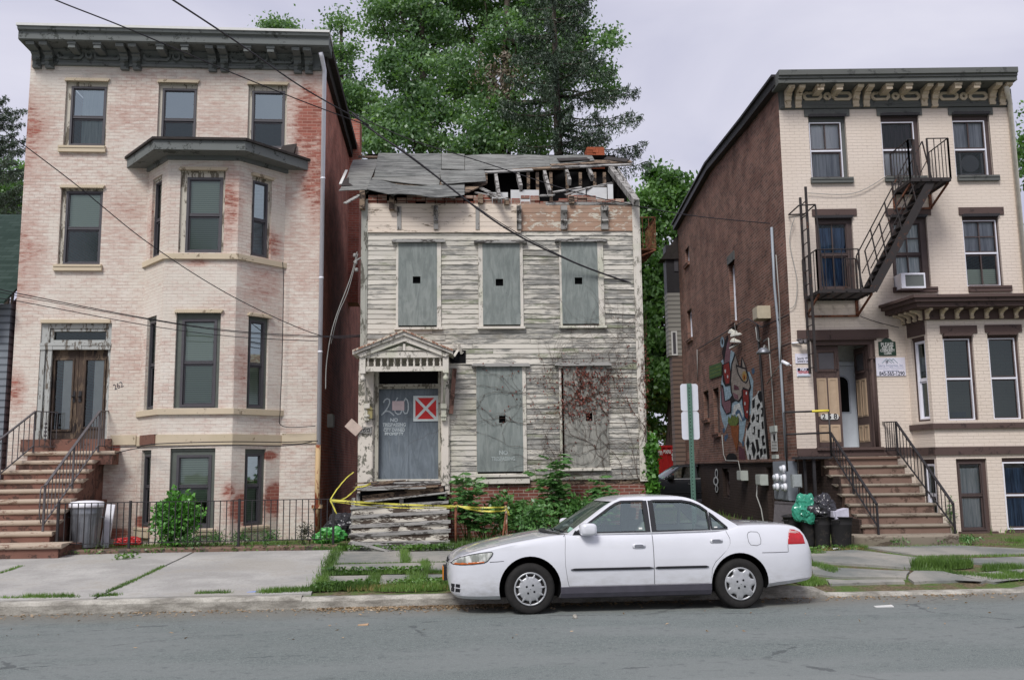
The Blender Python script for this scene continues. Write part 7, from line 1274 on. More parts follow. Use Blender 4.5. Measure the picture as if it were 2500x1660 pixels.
# garden in front of the tall house: ground cover and small plants
for x, y, h, r, n, m, lb in ((470, 1338, 42, 32, 300, WEED, "feathery grey green herb patch nearest the round bush"), (528, 1336, 44, 34, 320, WEED, "feathery herb patch in the middle of the fenced bed"), (590, 1336, 46, 36, 340, WEED, "feathery herb patch under the narrow basement window"), (655, 1334, 44, 36, 340, WEED, "feathery herb patch near the foot of the rusted pipe"), (590, 1305, 40, 30, 120, BUSH, "pale broad leaved plant under the narrow basement window"), (640, 1305, 38, 26, 110, BUSH, "pale broad leaved plant beside the basement sill"), (712, 1300, 40, 24, 100, BUSH, "broad leaved plant beside the rusted pipe"), (745, 1330, 62, 26, 420, leaf_mat("dusty_leaf", (58, 58, 48), (104, 104, 84), .15), "dusty brown shrub at the fence end"), (800, 1332, 34, 28, 160, BUSH, "yellow green leafy plant by the dumped bags"), (668, 1300, 55, 18, 60, WEED, "tall thin weed under the pale wall stain")):
    shrub("garden_plant", lb, "plant", x, y, 0, r, h, n, .07 if m is BUSH else .06, .045 if m is BUSH else .02, m, group="plants in the fenced bed", shell=.1, stems=3)
for x, y, r, h, lb in ((2190, 1330, 32, 20, "low weed at the left end of the sandstone step"), (2258, 1328, 15, 18, "small weed in the middle of the sandstone step foot"), (2295, 1328, 26, 16, "flat weed right of the small one at the step foot"), (2365, 1326, 34, 22, "weed clump at the right end of the sandstone step"), (2325, 1300, 16, 92, "tall thin weed behind the right hand stair rail")):
    shrub("step_weed", lb, "plant", x, y, 0, r, h, int(60 + r * 3), .07, .025, WEED, group="weeds at the foot of the sandstone steps", shell=.1, stems=3)
# ---- grass in the joints and along the edges: one mass nobody could count
B = []
def put(uv, h, w=.006): B.append(blades(on_ground(uv), h, w))
for a, b, n, wd, h in (((262, 1447), (340, 1413), 500, .025, .05), ((340, 1413), (400, 1383), 500, .02, .045), ((0, 1401), (55, 1383), 350, .02, .05), ((778, 1436), (822, 1345), 1800, .06, .09), ((800, 1400), (1030, 1397), 2600, .05, .07), ((812, 1378), (1180, 1372), 900, .02, .04), ((1035, 1397), (1300, 1396), 1400, .05, .06), ((985, 1346), (990, 1376), 700, .04, .10), ((1036, 1374), (1044, 1398), 500, .04, .10), ((918, 1404), (910, 1428), 700, .05, .07), ((1022, 1404), (1016, 1430), 900, .07, .09), ((0, 1461), (190, 1459), 500, .03, .05), ((60, 1459), (180, 1457), 500, .03, .07), ((230, 1457), (290, 1454), 300, .03, .06), ((480, 1450), (560, 1448), 350, .03, .06), ((640, 1447), (800, 1440), 1500, .05, .08), ((770, 1438), (900, 1434), 1800, .08, .11), ((960, 1434), (1090, 1430), 1800, .10, .10), ((860, 1436), (1090, 1434), 900, .05, .06),
                      ((1975, 1372), (2040, 1395), 500, .05, .08), ((2090, 1345), (2245, 1362), 300, .02, .04), ((2240, 1360), (2540, 1356), 700, .03, .05), ((2225, 1392), (2330, 1400), 500, .04, .06), ((2330, 1403), (2425, 1428), 600, .05, .07), ((2440, 1395), (2520, 1418), 700, .05, .07), ((2420, 1430), (2540, 1426), 1200, .07, .09), ((1970, 1445), (2010, 1440), 300, .05, .08), ((2460, 1320), (2540, 1325), 500, .08, .08), ((2180, 1335), (2520, 1328), 500, .05, .05)):
    put(strip(a, b, n, wd), h)
for c, rx, ry, n, h in (((2300, 1384), .50, .16, 3400, .17), ((2450, 1392), .35, .12, 1300, .11), ((1960, 1440), .22, .16, 1000, .12), ((2080, 1338), .3, .07, 500, .08), ((1000, 1440), .5, .12, 1200, .08), ((845, 1437), .35, .10, 900, .10), ((1560, 1390), 2.2, .5, 2200, .08), ((1150, 1337), .7, .15, 1600, .14), ((1300, 1337), 1.2, .25, 3000, .22), ((820, 1340), .5, .2, 900, .10), ((2020, 1390), .12, .3, 500, .06), ((500, 1330), 2.2, .12, 1600, .06), ((1990, 1352), .2, .08, 300, .07)): put(patch(c, rx, ry, n), h)
put(np.stack([RNG.uniform(-30, 30, 26000), RNG.uniform(5.2, 26, 26000)], 1), .16, .012)
go = obj("grass", quads_mesh("grass", np.concatenate(B), M['grass'], 3), kind="stuff")
B = []; put(strip((860, 1437), (1090, 1434), 900, .09), .07); put(strip((2005, 1344), (2100, 1340), 300, .08), .06); put(strip((900, 1437), (1000, 1437), 500, .07), .06); obj("dry_grass", quads_mesh("dry_grass", np.concatenate(B), M['grass_dry'], 3), kind="stuff")
W_ = []
for a, b, n, wd in (((775, 1440), (900, 1432), 420, .07), ((960, 1432), (1090, 1428), 380, .09), ((800, 1400), (1030, 1397), 420, .04), ((120, 1357), (820, 1341), 260, .05), ((0, 1362), (60, 1358), 100, .08), ((820, 1345), (1100, 1340), 380, .06), ((280, 1368), (330, 1364), 90, .06), ((990, 1344), (1090, 1342), 300, .06), ((1970, 1350), (2000, 1350), 90, .06), ((1990, 1342), (2100, 1344), 60, .04)):
    P = on_ground(strip(a, b, n, wd)) + np.stack([0 * RNG.random(n), 0 * RNG.random(n), RNG.uniform(.02, .10, n)], 1); D = RNG.normal(size=(n, 3)); D[:, 2] *= .4; W_.append(leaves(P, D, .06, .035))
obj("ground_cover", quads_mesh("ground_cover", np.concatenate(W_), M['weed']), kind="stuff")
P = on_ground(np.concatenate([np.stack([RNG.uniform(-7, 7, 1000), -np.abs(RNG.normal(0, .22, 1000)) - .02], 1), np.stack([RNG.uniform(-2.6, .2, 1200), -np.abs(RNG.normal(.08, .18, 1200)) - .02], 1), np.stack([RNG.uniform(-7, 7, 90), RNG.uniform(-3, 0, 90)], 1)])) + np.array([0, 0, .012]); D = RNG.normal(size=P.shape); D[:, 2] *= .15
obj("leaf_litter", quads_mesh("leaf_litter", leaves(P, D, .05, .018), leaf_mat("dry_leaf_litter", (104, 84, 62), (172, 148, 116), .05)), kind="stuff")

# the trees across the street, only seen as reflections in the panes: one far mass
for k, (x, y, z, sc) in enumerate(((-16, -16, 0, .75), (-7, -19, 0, .62), (3, -17, 0, .7), (12, -15, 0, .72), (20, -18, 0, .7))):
    src = kids([o for o in C.objects if o.name == ("maple_tree" if k % 2 else "maple_tree.001")][0]); m_ = [o for o in src if o.name.startswith("crown")][0]; o = obj("far_wood", m_.data, kind="stuff"); o.location = (x, y, z); o.scale = (sc * 1.3, sc, sc)
# ================================================================ things in the street
def crumple(name, label, cat, loc, r, mat, seed=0, amp=.22, sq=(1, 1, 1), group=None, tie=False):
    bm = bmesh.new(); bmesh.ops.create_icosphere(bm, subdivisions=5, radius=1)
    for v in bm.verts:
        p = v.co.copy(); n1 = mnoise.noise(p * 1.4 + Vector((seed, 0, 0))); n2 = abs(mnoise.noise(p * 3.5 + Vector((0, seed, 0)))); n3 = abs(mnoise.noise(p * 8 + Vector((0, 0, seed)))); k = 1 + amp * n1 * 1.2 - amp * n2 * .8 - amp * n3 * .35; v.co = Vector((p.x * sq[0], p.y * sq[1], max(p.z, -.75) * sq[2])) * k * r
    zmin = min(v.co.z for v in bm.verts); bmesh.ops.translate(bm, vec=(0, 0, -zmin), verts=bm.verts[:]); me = bpy.data.meshes.new(name); bm.to_mesh(me); bm.free(); me.materials.append(mat); me.polygons.foreach_set("use_smooth", [True] * len(me.polygons)); me.set_sharp_from_angle(angle=R(35))
    o = obj(name, me, **tg(label, cat, group)); o.location = loc; return o
# ---- low iron fence on its stone kerb, left garden
f0, f1 = gw(105, 1357), gw(822, 1341); fd = (f1 - f0).normalized(); fy = Vector((-fd.y, fd.x, 0)).normalized()
mb = MB(); n = 40; G_ = []
for i in range(n + 1):
    t = i / n; p = f0.lerp(f1, t); cu = .28 * (1 - min(1, t / .10)) ** 2; q = mnoise.noise((t * 20, 3, 1)) * .012; p = p + fy * cu; z = p.z + .085 + q
    G_.append([p + fy * .0 + Vector((0, 0, -.1)), Vector((p.x, p.y, z - .02)) + fy * q, Vector((p.x, p.y, z)) + fy * .03, Vector((p.x, p.y, z + .005)) + fy * .22, p + fy * .22 + Vector((0, 0, -.1))])
mb.sheet(G_, False); mb.face(G_[0]); mb.build("garden_kerb", worn("kerb_brownstone", (120, 98, 84), (92, 84, 76), .4, scale=3, bump=.4), kind="structure")
fA = f0 + fy * .12; fA = f0.lerp(f1, .035) + fy * .12; fB = f0.lerp(f1, .985) + fy * .12; zA, zB = fA.z + .09, fB.z + .09; rt = hitY(132, 1229, fA.y).z - zA; up = Vector((0, 0, 1))
fe = thing("iron_fence", "low black iron fence on the stone kerb of the tall brick house garden", "fence", tuple(fA)); a, b = Vector((0, 0, .09)), fB - fA + Vector((0, 0, zB - zA + zA - fB.z + 0)) ; b = (fB - fA); b.z = zB - fA.z
for h, w in ((rt, .03), (.10, .03)): mb = MB(); mb.beam(a + up * h, b + up * h, w, .014); mb.build("rail", M['iron'], fe)
N = 43
for i in range(N + 1):
    p = a.lerp(b, i / N); post = i in (0, 11, 28, 43); mb = MB(); w = .04 if post else .015; mb.beam(p + up * (-.02 if post else .08), p + up * (rt + (.03 if post else 0)), w, w, (1, 0, 0)); mb.build("post" if post else "bar", M['iron'], fe)
# ---- galvanised can
g = G("galvanised_steel", .42, .5); p = g.co(); n = g.noise(g.map(p, (1, 1, .3)), 6, 5, .65); g.col(g.mix(g.mr(n, .3, .7), lin((96, 98, 104)), lin((150, 154, 160)))); g.b.inputs['Metallic'].default_value = .5; GALV = g.m
cp = gw(178, 1350) + fy * .62; cz = cp.z + .06; ct = thing("dustbin", "ribbed galvanised dustbin with a white lid behind the iron fence", "bin", (cp.x, cp.y, cz)); hc = hitY(178, 1232, cp.y).z - cz; rb = 37 / FPX * cp.y; mb = MB()
rg = []
for t in [0, .02, .06, .07, .10, .7, .78, .80, .82, .97, 1.]:
    k = .80 + .2 * t; rib = .0 if t in (0, .78, .80, .82, .97, 1., .02) else 1; rg.append([(rb * k * math.cos(2 * math.pi * i / 96) * (1 + rib * .018 * math.cos(i * math.pi / 2) + (.02 if t == .80 else 0)), rb * k * math.sin(2 * math.pi * i / 96) * (1 + rib * .018 * math.cos(i * math.pi / 2) + (.02 if t == .80 else 0)), hc * t) for i in range(97)])
mb.sheet(rg); mb.build("can_body", GALV, ct); mb = MB(); mb.lathe([(rb * 1.05, hc - .05), (rb * 1.09, hc - .04), (rb * 1.08, hc + .02), (rb * .98, hc + .055), (rb * .5, hc + .075), (.02, hc + .08)], (0, 0, 0), 40); mb.build("lid", M['white_pipe'], ct)
for s in (-1, 1): mb = MB(); mb.tube([(s * rb * .98, -.07, hc * .72), (s * rb * 1.12, -.06, hc * .70), (s * rb * 1.12, .06, hc * .70), (s * rb * .98, .07, hc * .72)], .009, 5); mb.build("handle", GALV, ct)
wp_ = gw(222, 1344) + fy * .75; mb = MB(); mb.beam((0, 0, 0), (.05, .12, hitY(222, 1232, wp_.y).z - wp_.z), .16, .04, (0, 1, 0)); o = mb.build("leaning_board", M['white_pipe'], **tg("narrow white board leaning behind the galvanised dustbin", "board")); o.location = wp_
b_ = gw(302, 1342) + fy * .25; b_.z += .06; crumple("plastic_bag", "flat crumpled red plastic bag lying behind the iron fence", "bag", b_, .28, flat("red_plastic", (168, 40, 40), .35, .5, var=.25), 3, .35, (1.1, .6, .32))
b_ = gw(806, 1328); crumple("plastic_bag", "crumpled bright green plastic bag dumped beside the rotten steps", "bag", b_, .25, flat("lime_plastic", (70, 150, 70), .35, .5, var=.3), 5, .35, (1.2, .8, .7)); b_ = gw(830, 1318) + Vector((0, .25, 0)); crumple("plastic_bag", "dark grey bin bag slumped in the alley beside the rotten steps", "bag", b_, .34, flat("black_plastic", (52, 52, 56), .3, .5, var=.25), 8, .3, (1.2, 1, .8))
# ---- rusty posts and caution tape
mb = MB(); RP = thing("rusty_post", "rusty iron pipe post standing at the right end of the rotten steps", "post", tuple(gw(1113, 1336))); zt_ = hitY(1113, 1228, RP.location.y).z - RP.location.z; mb.tube([(0, 0, -.05), (0, 0, zt_)], .024, 8); mb.build("pipe", M['rust'], RP); mb = MB(); mb.lathe([(.0, 0), (.036, .005), (.04, .03), (.034, .055), (.0, .062)], (0, 0, zt_ - .03), 10); mb.build("cap", M['rust'], RP)
yy = RP.location.y; p2 = hitY(1238, 1336, yy); RQ = thing("rusty_post", "rusty pipe post with a leaning brace among the weeds", "post", (p2.x, p2.y, gw(1238, 1338).z)); z2_ = hitY(1236, 1228, yy).z - RQ.location.z; mb = MB(); mb.tube([(0, 0, -.05), (-.015, 0, z2_)], .022, 8); mb.build("pipe", worn("rust_stained_white_pipe", (196, 176, 158), (140, 86, 60), .45, (1, 1, .4), scale=9), RQ); mb = MB(); mb.lathe([(0, 0), (.036, .005), (.04, .03), (.034, .055), (0, .062)], (-.015, 0, z2_ - .03), 10); mb.build("cap", M['rust'], RQ)
mb = MB(); mb.tube([(-.10, -.02, -.05), (-.09, -.02, .12), (-.01, -.02, z2_ * .78)], .020, 7); mb.build("brace", M['rust'], RQ)
g = G("caution_tape", .45, .4); p = g.co(); s = g.math('FRACT', g.math('MULTIPLY', g.sep(p)[0], 2.1)); m = g.math('MULTIPLY', g.mr(s, .50, .52), g.mr(g.noise(g.map(p, (1, 1, 1)), 42, 2, .6), .5, .56)); g.col(g.mix(g.math('MULTIPLY', m, .8), lin((204, 196, 84)), lin((60, 56, 40)))); TAPE = g.m
def ribbon(mb, pts, w, twist=0.):
    pts = [Vector(p) for p in pts]; L_ = []
    for i, p in enumerate(pts):
        t = (pts[min(i + 1, len(pts) - 1)] - pts[max(i - 1, 0)]).normalized(); n_ = t.cross(Vector((0, 1, 0))).normalized(); q = twist * math.sin(i * .55); d = n_ * math.cos(q) + Vector((0, 1, 0)) * math.sin(q); L_.append([p - d * w / 2, p + d * w / 2])
    mb.sheet(L_, False)
def sagline(a, b, sag, n=24): a, b = Vector(a), Vector(b); return [a.lerp(b, i / n) + Vector((mnoise.noise((i * .4, sag, 2)) * .01, 0, -sag * 4 * (i / n) * (1 - i / n))) for i in range(n + 1)]
ta, tb_, tc = hitY(806, 1220, 17.2), hitY(1113, 1235, yy - .03), hitY(1236, 1237, yy - .03); tp = thing("caution_tape", "yellow caution tape strung across the rotten steps to the rusty posts", "tape", tuple(ta))
L0 = lambda P: [Vector(p) - ta for p in P]
for nm, P, w, tw in (("strand", sagline(ta, tb_, .02), .035, .5), ("strand", sagline(ta + Vector((0, .01, -.02)), tb_ + Vector((0, .01, -.02)), .06), .022, .9), ("strand", sagline(tb_, tc, .02), .032, .6), ("strand", sagline(tb_ + Vector((0, 0, .02)), tc + Vector((0, 0, -.06)), .06), .035, .7), ("strand", sagline(ta, hitY(864, 1152, 18.6), -.06), .022, .5), ("strand", sagline(ta, hitY(872, 1188, 18.4), .10), .03, .9), ("strand", sagline(ta, hitY(822, 1254, 17.2), .0, 8), .028, .9), ("strand", sagline(tc, hitY(1243, 1258, yy), 0, 8), .04, .9), ("strand", sagline(hitY(872, 1188, 18.4), hitY(905, 1180, 18.2), .02, 8), .03, .6)): mb = MB(); ribbon(mb, L0(P), w, tw); mb.build(nm, TAPE, tp)
# ---- sign post seen from behind
sp = K.at(1688, 1100, .55); sg_ = gz(sp.x, .55); pw = K.w((sp.x, .55, sg_)); sn = thing("sign_post", "green perforated steel post carrying two white road signs seen from behind", "sign", tuple(pw), K.yaw); top = K.at(1684, 936, .55).z - sg_
gp_ = worn("green_post_paint", (92, 124, 110), (72, 96, 88), .12, scale=8, bump=.1); mb = MB(); mb.box(-.032, .032, -.006, .0, -.2, top); mb.box(-.032, -.026, -.03, -.006, -.2, top); mb.box(.026, .032, -.03, -.006, -.2, top); po = mb.build("post", gp_, sn); mb = MB()
for k in range(int(top / .05)): mb.box(-.006, .006, -.0075, -.0065, .05 * k + .02, .05 * k + .036)
mb.build("post_holes", M['black'], po)
def rrect(x0, x1, z0, z1, r, n=5): return [(cx + r * math.cos(a0 + math.pi / 2 * i / n), cz + r * math.sin(a0 + math.pi / 2 * i / n)) for cx, cz, a0 in ((x1 - r, z1 - r, 0), (x0 + r, z1 - r, math.pi / 2), (x0 + r, z0 + r, math.pi), (x1 - r, z0 + r, 1.5 * math.pi)) for i in range(n + 1)]
zs_ = [K.at(1684, y, .55).z - sg_ for y in (937, 1003.5, 1004.5, 1073)]; xa, xb = K.at(1662, 1000, .57).x - sp.x, K.at(1705, 1000, .57).x - sp.x
for z1, z0 in ((zs_[0], zs_[1]), (zs_[2], zs_[3])): mb = MB(); mb.prism(rrect(xa, xb, z0, z1, .04), .002, .006); mb.build("sign_panel", flat("aluminium_sign_back", (200, 202, 208), .5, .4, var=.04), sn)
# ---- dustbins by the sandstone steps
BINM = worn("black_bin_plastic", (42, 41, 42), (66, 62, 58), .25, scale=5, bump=.15); GRP = "black dustbins beside the sandstone steps"
def bin_(x0, x1, yb, yt, lean, label, first=[None]):
    g_ = gw((x0 + x1) / 2, yb) + Vector((0, .28, 0)); g_.z = gz(K.loc(g_).x, K.loc(g_).y) + .012; Y = g_.y; r = (x1 - x0) / 2 / FPX * Y; h = hitY((x0 + x1) / 2, yt, Y).z - g_.z
    t = thing("wheelless_dustbin" if False else "dustbin", label, "bin", tuple(g_), 0, GRP); t.rotation_euler = (0, lean, random.random()); mb = MB(); mb.lathe([(0, .0), (r * .72, 0), (r * .75, .02), (r * .86, h * .72), (r * .90, h * .74), (r * .88, h * .77), (r * .96, h * .97), (r * 1.02, h * .975), (r * 1.02, h), (r * .95, h), (r * .80, h * .75), (r * .68, .05), (0, .05)], (0, 0, 0), 28); mb.build("bin_body", BINM, t)
    for s in (-1, 1): mb = MB(); mb.tube([(s * r * .95, -.07, h * .88), (s * r * 1.12, -.06, h * .87), (s * r * 1.12, .06, h * .87), (s * r * .95, .07, h * .88)], .012, 5); mb.build("handle", BINM, t)
    return t, h
q3p = lambda x, y: q3(x, y)
bins = []
for x0, x1, yb, yt, ln, lb in ((868, 988, 872, 668, -.14, "black dustbin tilted left against the green bag, end of the row"), (968, 1062, 884, 690, .0, "black dustbin under the green bag, second in the row"), (1046, 1160, 890, 682, .03, "black dustbin under the black bin bag, third in the row"), (1148, 1300, 892, 682, .05, "wide black dustbin with a pale box on top, nearest the sandstone steps")):
    a, b = q3(x0, yb), q3(x1, yt); bins.append(bin_(a[0], b[0], a[1], b[1], ln, lb))
gb = bins[1][0].location + Vector((-.05, -.05, bins[1][1] - .12)); crumple("rubbish_bag", "shiny green rubbish bag bulging out of the black dustbins", "bag", gb, .23, (lambda g: (g.col(g.mix(g.noise(g.co(), 6, 4), lin((30, 116, 92)), lin((66, 160, 132)))), g.m)[1])(G("green_bag_plastic", .22, .6)), 2, .28, (1., .95, 1.45))
kb = bins[2][0].location + Vector((.02, .02, bins[2][1] - .06)); crumple("rubbish_bag", "black rubbish bag heaped on the third dustbin", "bag", kb, .24, flat("bin_bag_plastic", (46, 45, 50), .25, .6, var=.2), 11, .34, (1.1, .9, 1.05))
mb = MB(); mb.hexa([(-.13, -.1, 0), (.14, -.1, .01), (.15, .1, .01), (-.12, .1, 0)], [(-.11, -.1, .13), (.16, -.09, .16), (.17, .11, .16), (-.1, .1, .13)]); mb.box(-.16, -.13, -.1, .05, .04, .15); o = mb.build("cardboard_box", flat("pale_carton", (186, 184, 196), .8, .2), **tg("pale crumpled carton lying on the dustbin nearest the sandstone steps", "box")); o.location = bins[3][0].location + Vector((-.03, -.05, bins[3][1] - .02)); o.rotation_euler = (0, R(-6), .2)
mb = MB(); mb.sheet([[(.05 * i - .08, .05 * j - .05, .012 + .03 * random.random()) for j in range(4)] for i in range(4)], False); o = mb.build("paper_scrap", M['trim_pale'], **tg("scrap of white paper at the foot of the black dustbins", "litter")); o.location = gw(*q3(1150, 893)) + Vector((0, -.08, 0))
# ---- leaning grate, meter bank, boxes on the flank
gr0, gr1 = gw(*q3(750, 735)), gw(*q3(880, 740)); Yg = 19.3; ga, gb_ = hitY(*q3(748, 735), Yg), hitY(*q3(880, 745), Yg - .5); ga.z = gz(*K.loc(ga)[:2]); gb_.z = gz(*K.loc(gb_)[:2]); zt1 = hitY(*q3(755, 590), Yg + .15).z - ga.z
gt = thing("iron_grate", "grey slatted iron grate leaning on the dark brick flank", "grate", tuple(ga)); e = gb_ - ga; mb = MB()
for i in range(17): p = e * (i / 16); mb.beam(p, p + Vector((.12, .15, zt1)), .022, .022, (1, 0, 0))
mb.build("slats", M['iron_grey'], gt); mb = MB(); mb.beam(Vector((.12, .15, zt1)), e + Vector((.12, .15, zt1)), .05, .04); mb.build("rail", M['iron_grey'], gt); mb = MB(); mb.beam(Vector((.01, .01, .06)), e + Vector((.01, .01, .06)), .05, .04); mb.build("rail", M['iron_grey'], gt)
def SW_(x, y, q=q2, u=-.03): return S_.sat(*q(x, y), u)
nA = A(q3, 848, 450, .06); um = min(-.16, nA.x); pA, pB = S_.sat(*q3(848, 450), um), S_.sat(*q3(757, 450), um); z0, z1 = A(q3, 880, 580, .06).z, A(q3, 880, 326, .06).z
mt = thing("meter_bank", "grey electric meter cabinet with five round glass meters on the flank corner", "meter box", fr=S_); mb = MB(); d0_, d1_ = pA.y, pB.y; mb.box(um, 0, d0_, d1_, z0, z1); mb.box(um - .012, um, d0_ + .01, d1_ - .01, z0 + .02, z1 - .02); mb.build("cabinet", flat("grey_cabinet", (128, 134, 142), .5, .4, var=.08), mt)
for x, y in ((820, 378), (778, 432), (824, 436), (780, 492), (830, 494)):
    c = S_.sat(*q3(x, y), um - .03); mb = MB(); mb.lathe([(.085, 0), (.088, -.02), (.08, -.06), (.075, -.062)], (um - .012, c.y, c.z), 20, True, 'X'); k = mb.build("meter", M['white_pipe'], mt); mb = MB(); mb.lathe([(.07, -.06), (.066, -.10), (.05, -.12), (0, -.125)], (um - .012, c.y, c.z), 20, True, 'X'); mb.build("meter_dome", flat("meter_glass", (186, 190, 196), .15, .7), k)
for x0, y0, x1, y1, d, lb in ((876, 412, 935, 496, -.35, "grey junction box hanging under the side platform"),):
    r = rc(q3, x0, y0, x1, y1, d); mb = MB(); mb.box(r[0], r[1], d, d + .16, r[2], r[3]); mb.box(r[0] + .02, r[1] - .02, d - .02, d, r[2] + .02, r[3] - .03); o = mb.build("junction_box", flat("pale_grey_box", (150, 156, 156), .5, .4), **tg(lb, "box")); o.location = S_.o
def sidebox(name, q, x0, y0, x1, y1, dep, mat, label, cat, lid=True):
    a, b = S_.sat(*q(x1, (y0 + y1) / 2), -dep), S_.sat(*q(x0, (y0 + y1) / 2), -dep); z1_, z0_2 = S_.sat(*q((x0 + x1) / 2, y0), -dep).z, S_.sat(*q((x0 + x1) / 2, y1), -dep).z; b.y = min(b.y, a.y + .45)
    t = thing(name, label, cat, fr=S_); mb = MB(); mb.box(-dep, -.001, a.y, b.y, z0_2, z1_); mb.build("box", mat, t)
    if lid: mb = MB(); mb.box(-dep - .015, -dep, a.y + .02, b.y - .02, z0_2 + .02, z1_ - .02); mb.build("cover", mat, t)
    return t
pb = flat("weathered_white_box", (176, 182, 176), .6, .3, var=.1); bb = flat("beige_box", (186, 176, 154), .6, .3, var=.08)
sidebox("utility_box", q3, 508, 388, 548, 450, .18, pb, "small white utility box low on the dark brick flank, below the ornament side", "box"); sidebox("utility_box", q3, 625, 412, 672, 480, .18, pb, "white utility box with a dangling wire, nearer the leaning grate", "box"); sidebox("alarm_box", q2, 595, 400, 655, 482, .3, bb, "beige box fixed high on the dark brick flank beneath the tall window", "box")
mb = MB(); a, b = S_.sat(*q3(650, 480), -.1), S_.sat(*q3(690, 720), -.25); mb.tube([a, a.lerp(b, .3) + Vector((-.06, 0, 0)), a.lerp(b, .65), b], .016, 5); o = mb.build("dangling_wire", M['wire_pale'], **tg("pale wire dangling from the white utility box to the ground", "wire")); o.location = S_.o
t = thing("flood_light", "grey flood lamp on an arm above the painted mural", "lamp", fr=S_); a = S_.sat(*q2(725, 668), -.02); b = S_.sat(*q2(690, 672), -.35); mb = MB(); mb.tube([a, a + Vector((-.1, 0, .12)), b + Vector((0, 0, .05))], .02, 6); mb.build("arm", M['wire_pale'], t); mb = MB(); mb.lathe([(.05, .08), (.10, .04), (.17, -.04), (.16, -.06), (0, -.055)], b, 14); mb.build("shade", GALV, t)
t = thing("flood_light", "small twin flood lamp at the end of a white conduit on the cream front", "lamp", fr=S_); a, b = A(q2, 870, 622, -.03), A(q2, 930, 617, -.06); mb = MB(); mb.tube([a, b], .02, 6); mb.build("conduit", M['white_pipe'], t)
for dx in (-.06, .10): mb = MB(); mb.lathe([(.02, 0), (.05, -.03), (.06, -.09), (0, -.09)], b + Vector((dx * .6, -.05, .0)), 10, True, 'Y'); mb.beam(b + Vector((dx, -.09, .02)), b + Vector((dx * 1.6, -.12, .05)), .09, .02); mb.build("lamp_head", M['iron_grey'], t)
t = thing("security_camera", "small white security camera on the flank by the corner", "camera", fr=S_); a = S_.sat(*q2(868, 765), -.02); mb = MB(); c = a + Vector((-.10, .05, .05)); mb.tube([c + Vector((-.05, .10, .06)), c + Vector((.03, -.08, -.03))], .04, 10); mb.build("camera_body", M['white_pipe'], t); mb = MB(); mb.tube([a, c], .015, 6); mb.build("mount", M['white_pipe'], t)
# conduits and masts on the flank
def sidetube(name, pts, r, mat, u, label, cat, q=q2):
    mb = MB(); P = [S_.sat(*((p[2] if len(p) > 2 else q)(p[0], p[1])), u) for p in pts]; mb.tube(P, r, 6); o = mb.build(name, mat, **tg(label, cat)); o.location = S_.o; return o
PIPE = flat("grey_conduit", (148, 156, 164), .45, .5, var=.08)
sidetube("service_mast", [(742, 1190, q1), (760, 1560, q1), (785, 520), (812, 960), (836, 1355)], .032, PIPE, -.06, "tall grey service mast rising up the flank from the meter cabinet", "pipe"); sidetube("wall_cable", [(770, 60), (790, 330), (800, 620), (795, 760), (712, 882)], .012, M['wire_pale'], -.08, "loose cable looping beside the grey service mast", "cable"); sidetube("wall_cable", [(268, 660), (500, 520), (590, 465), (680, 520), (850, 440)], .014, M['wire'], -.05, "dark cable running slanting across the flank above the mural", "cable")
sidetube("wall_cable", [(735, 668), (862, 622)], .014, M['wire'], -.05, "short dark cable joining the mural flood lamp to the corner", "cable"); sidetube("drain_stain_pipe", [(650, 500), (672, 760), (690, 1000), (722, 1360)], .03, M['iron'], -.04, "black pipe running down the flank between mural and mast", "pipe"); sidetube("wall_cable", [(640, 520), (650, 600), (665, 612), (672, 590)], .014, M['wire_pale'], -.06, "short pale hooked cable under the beige box", "cable"); sidetube("wall_conduit", [(690, 610), (722, 590), (728, 680), (745, 900), (762, 1190)], .016, M['wire_pale'], -.05, "thin pale conduit above the parking notice", "pipe"); sidetube("wall_cable", [(425, 1205), (435, 1330), (450, 1370), (530, 1372), (545, 1450)], .014, M['wire_pale'], -.05, "pale cable stepping down to the small white utility box", "cable"); sidetube("wall_conduit", [(266, 660), (270, 860)], .012, M['wire_pale'], -.04, "thin pale conduit far back on the flank", "pipe")
t = thing("parking_notice", "narrow white no parking notice on the dark brick flank", "sign", fr=S_); P = [S_.sat(*q2(*p), -.03) for p in ((734, 1190), (776, 1190), (782, 1310), (740, 1310))]; mb = MB(); mb.face(P); mb.build("panel", M['trim_pale'], t); mb = MB(); c = S_.sat(*q2(758, 1222), -.034); mb.lathe([(.085, 0), (.085, -.002), (.06, -.002), (.06, 0)], c, 18, False, 'X'); mb.build("symbol", flat("sign_black", (50, 40, 42), .6), t)
for k in range(3): mb = MB(); mb.face([S_.sat(*q2(*p), -.032) for p in ((742, 1246 + 20 * k), (774, 1246 + 20 * k), (775, 1258 + 20 * k), (743, 1258 + 20 * k))]); mb.build("printed_line", M['wire_pale'], t)
t = sidebox("electrical_panel", q2, 728, 1148, 762, 1188, .06, pb, "pale plate above the narrow no parking notice", "plate", False); sidebox("electrical_panel", q2, 742, 1332, 772, 1358, .06, pb, "pale plate below the narrow no parking notice", "plate", False)
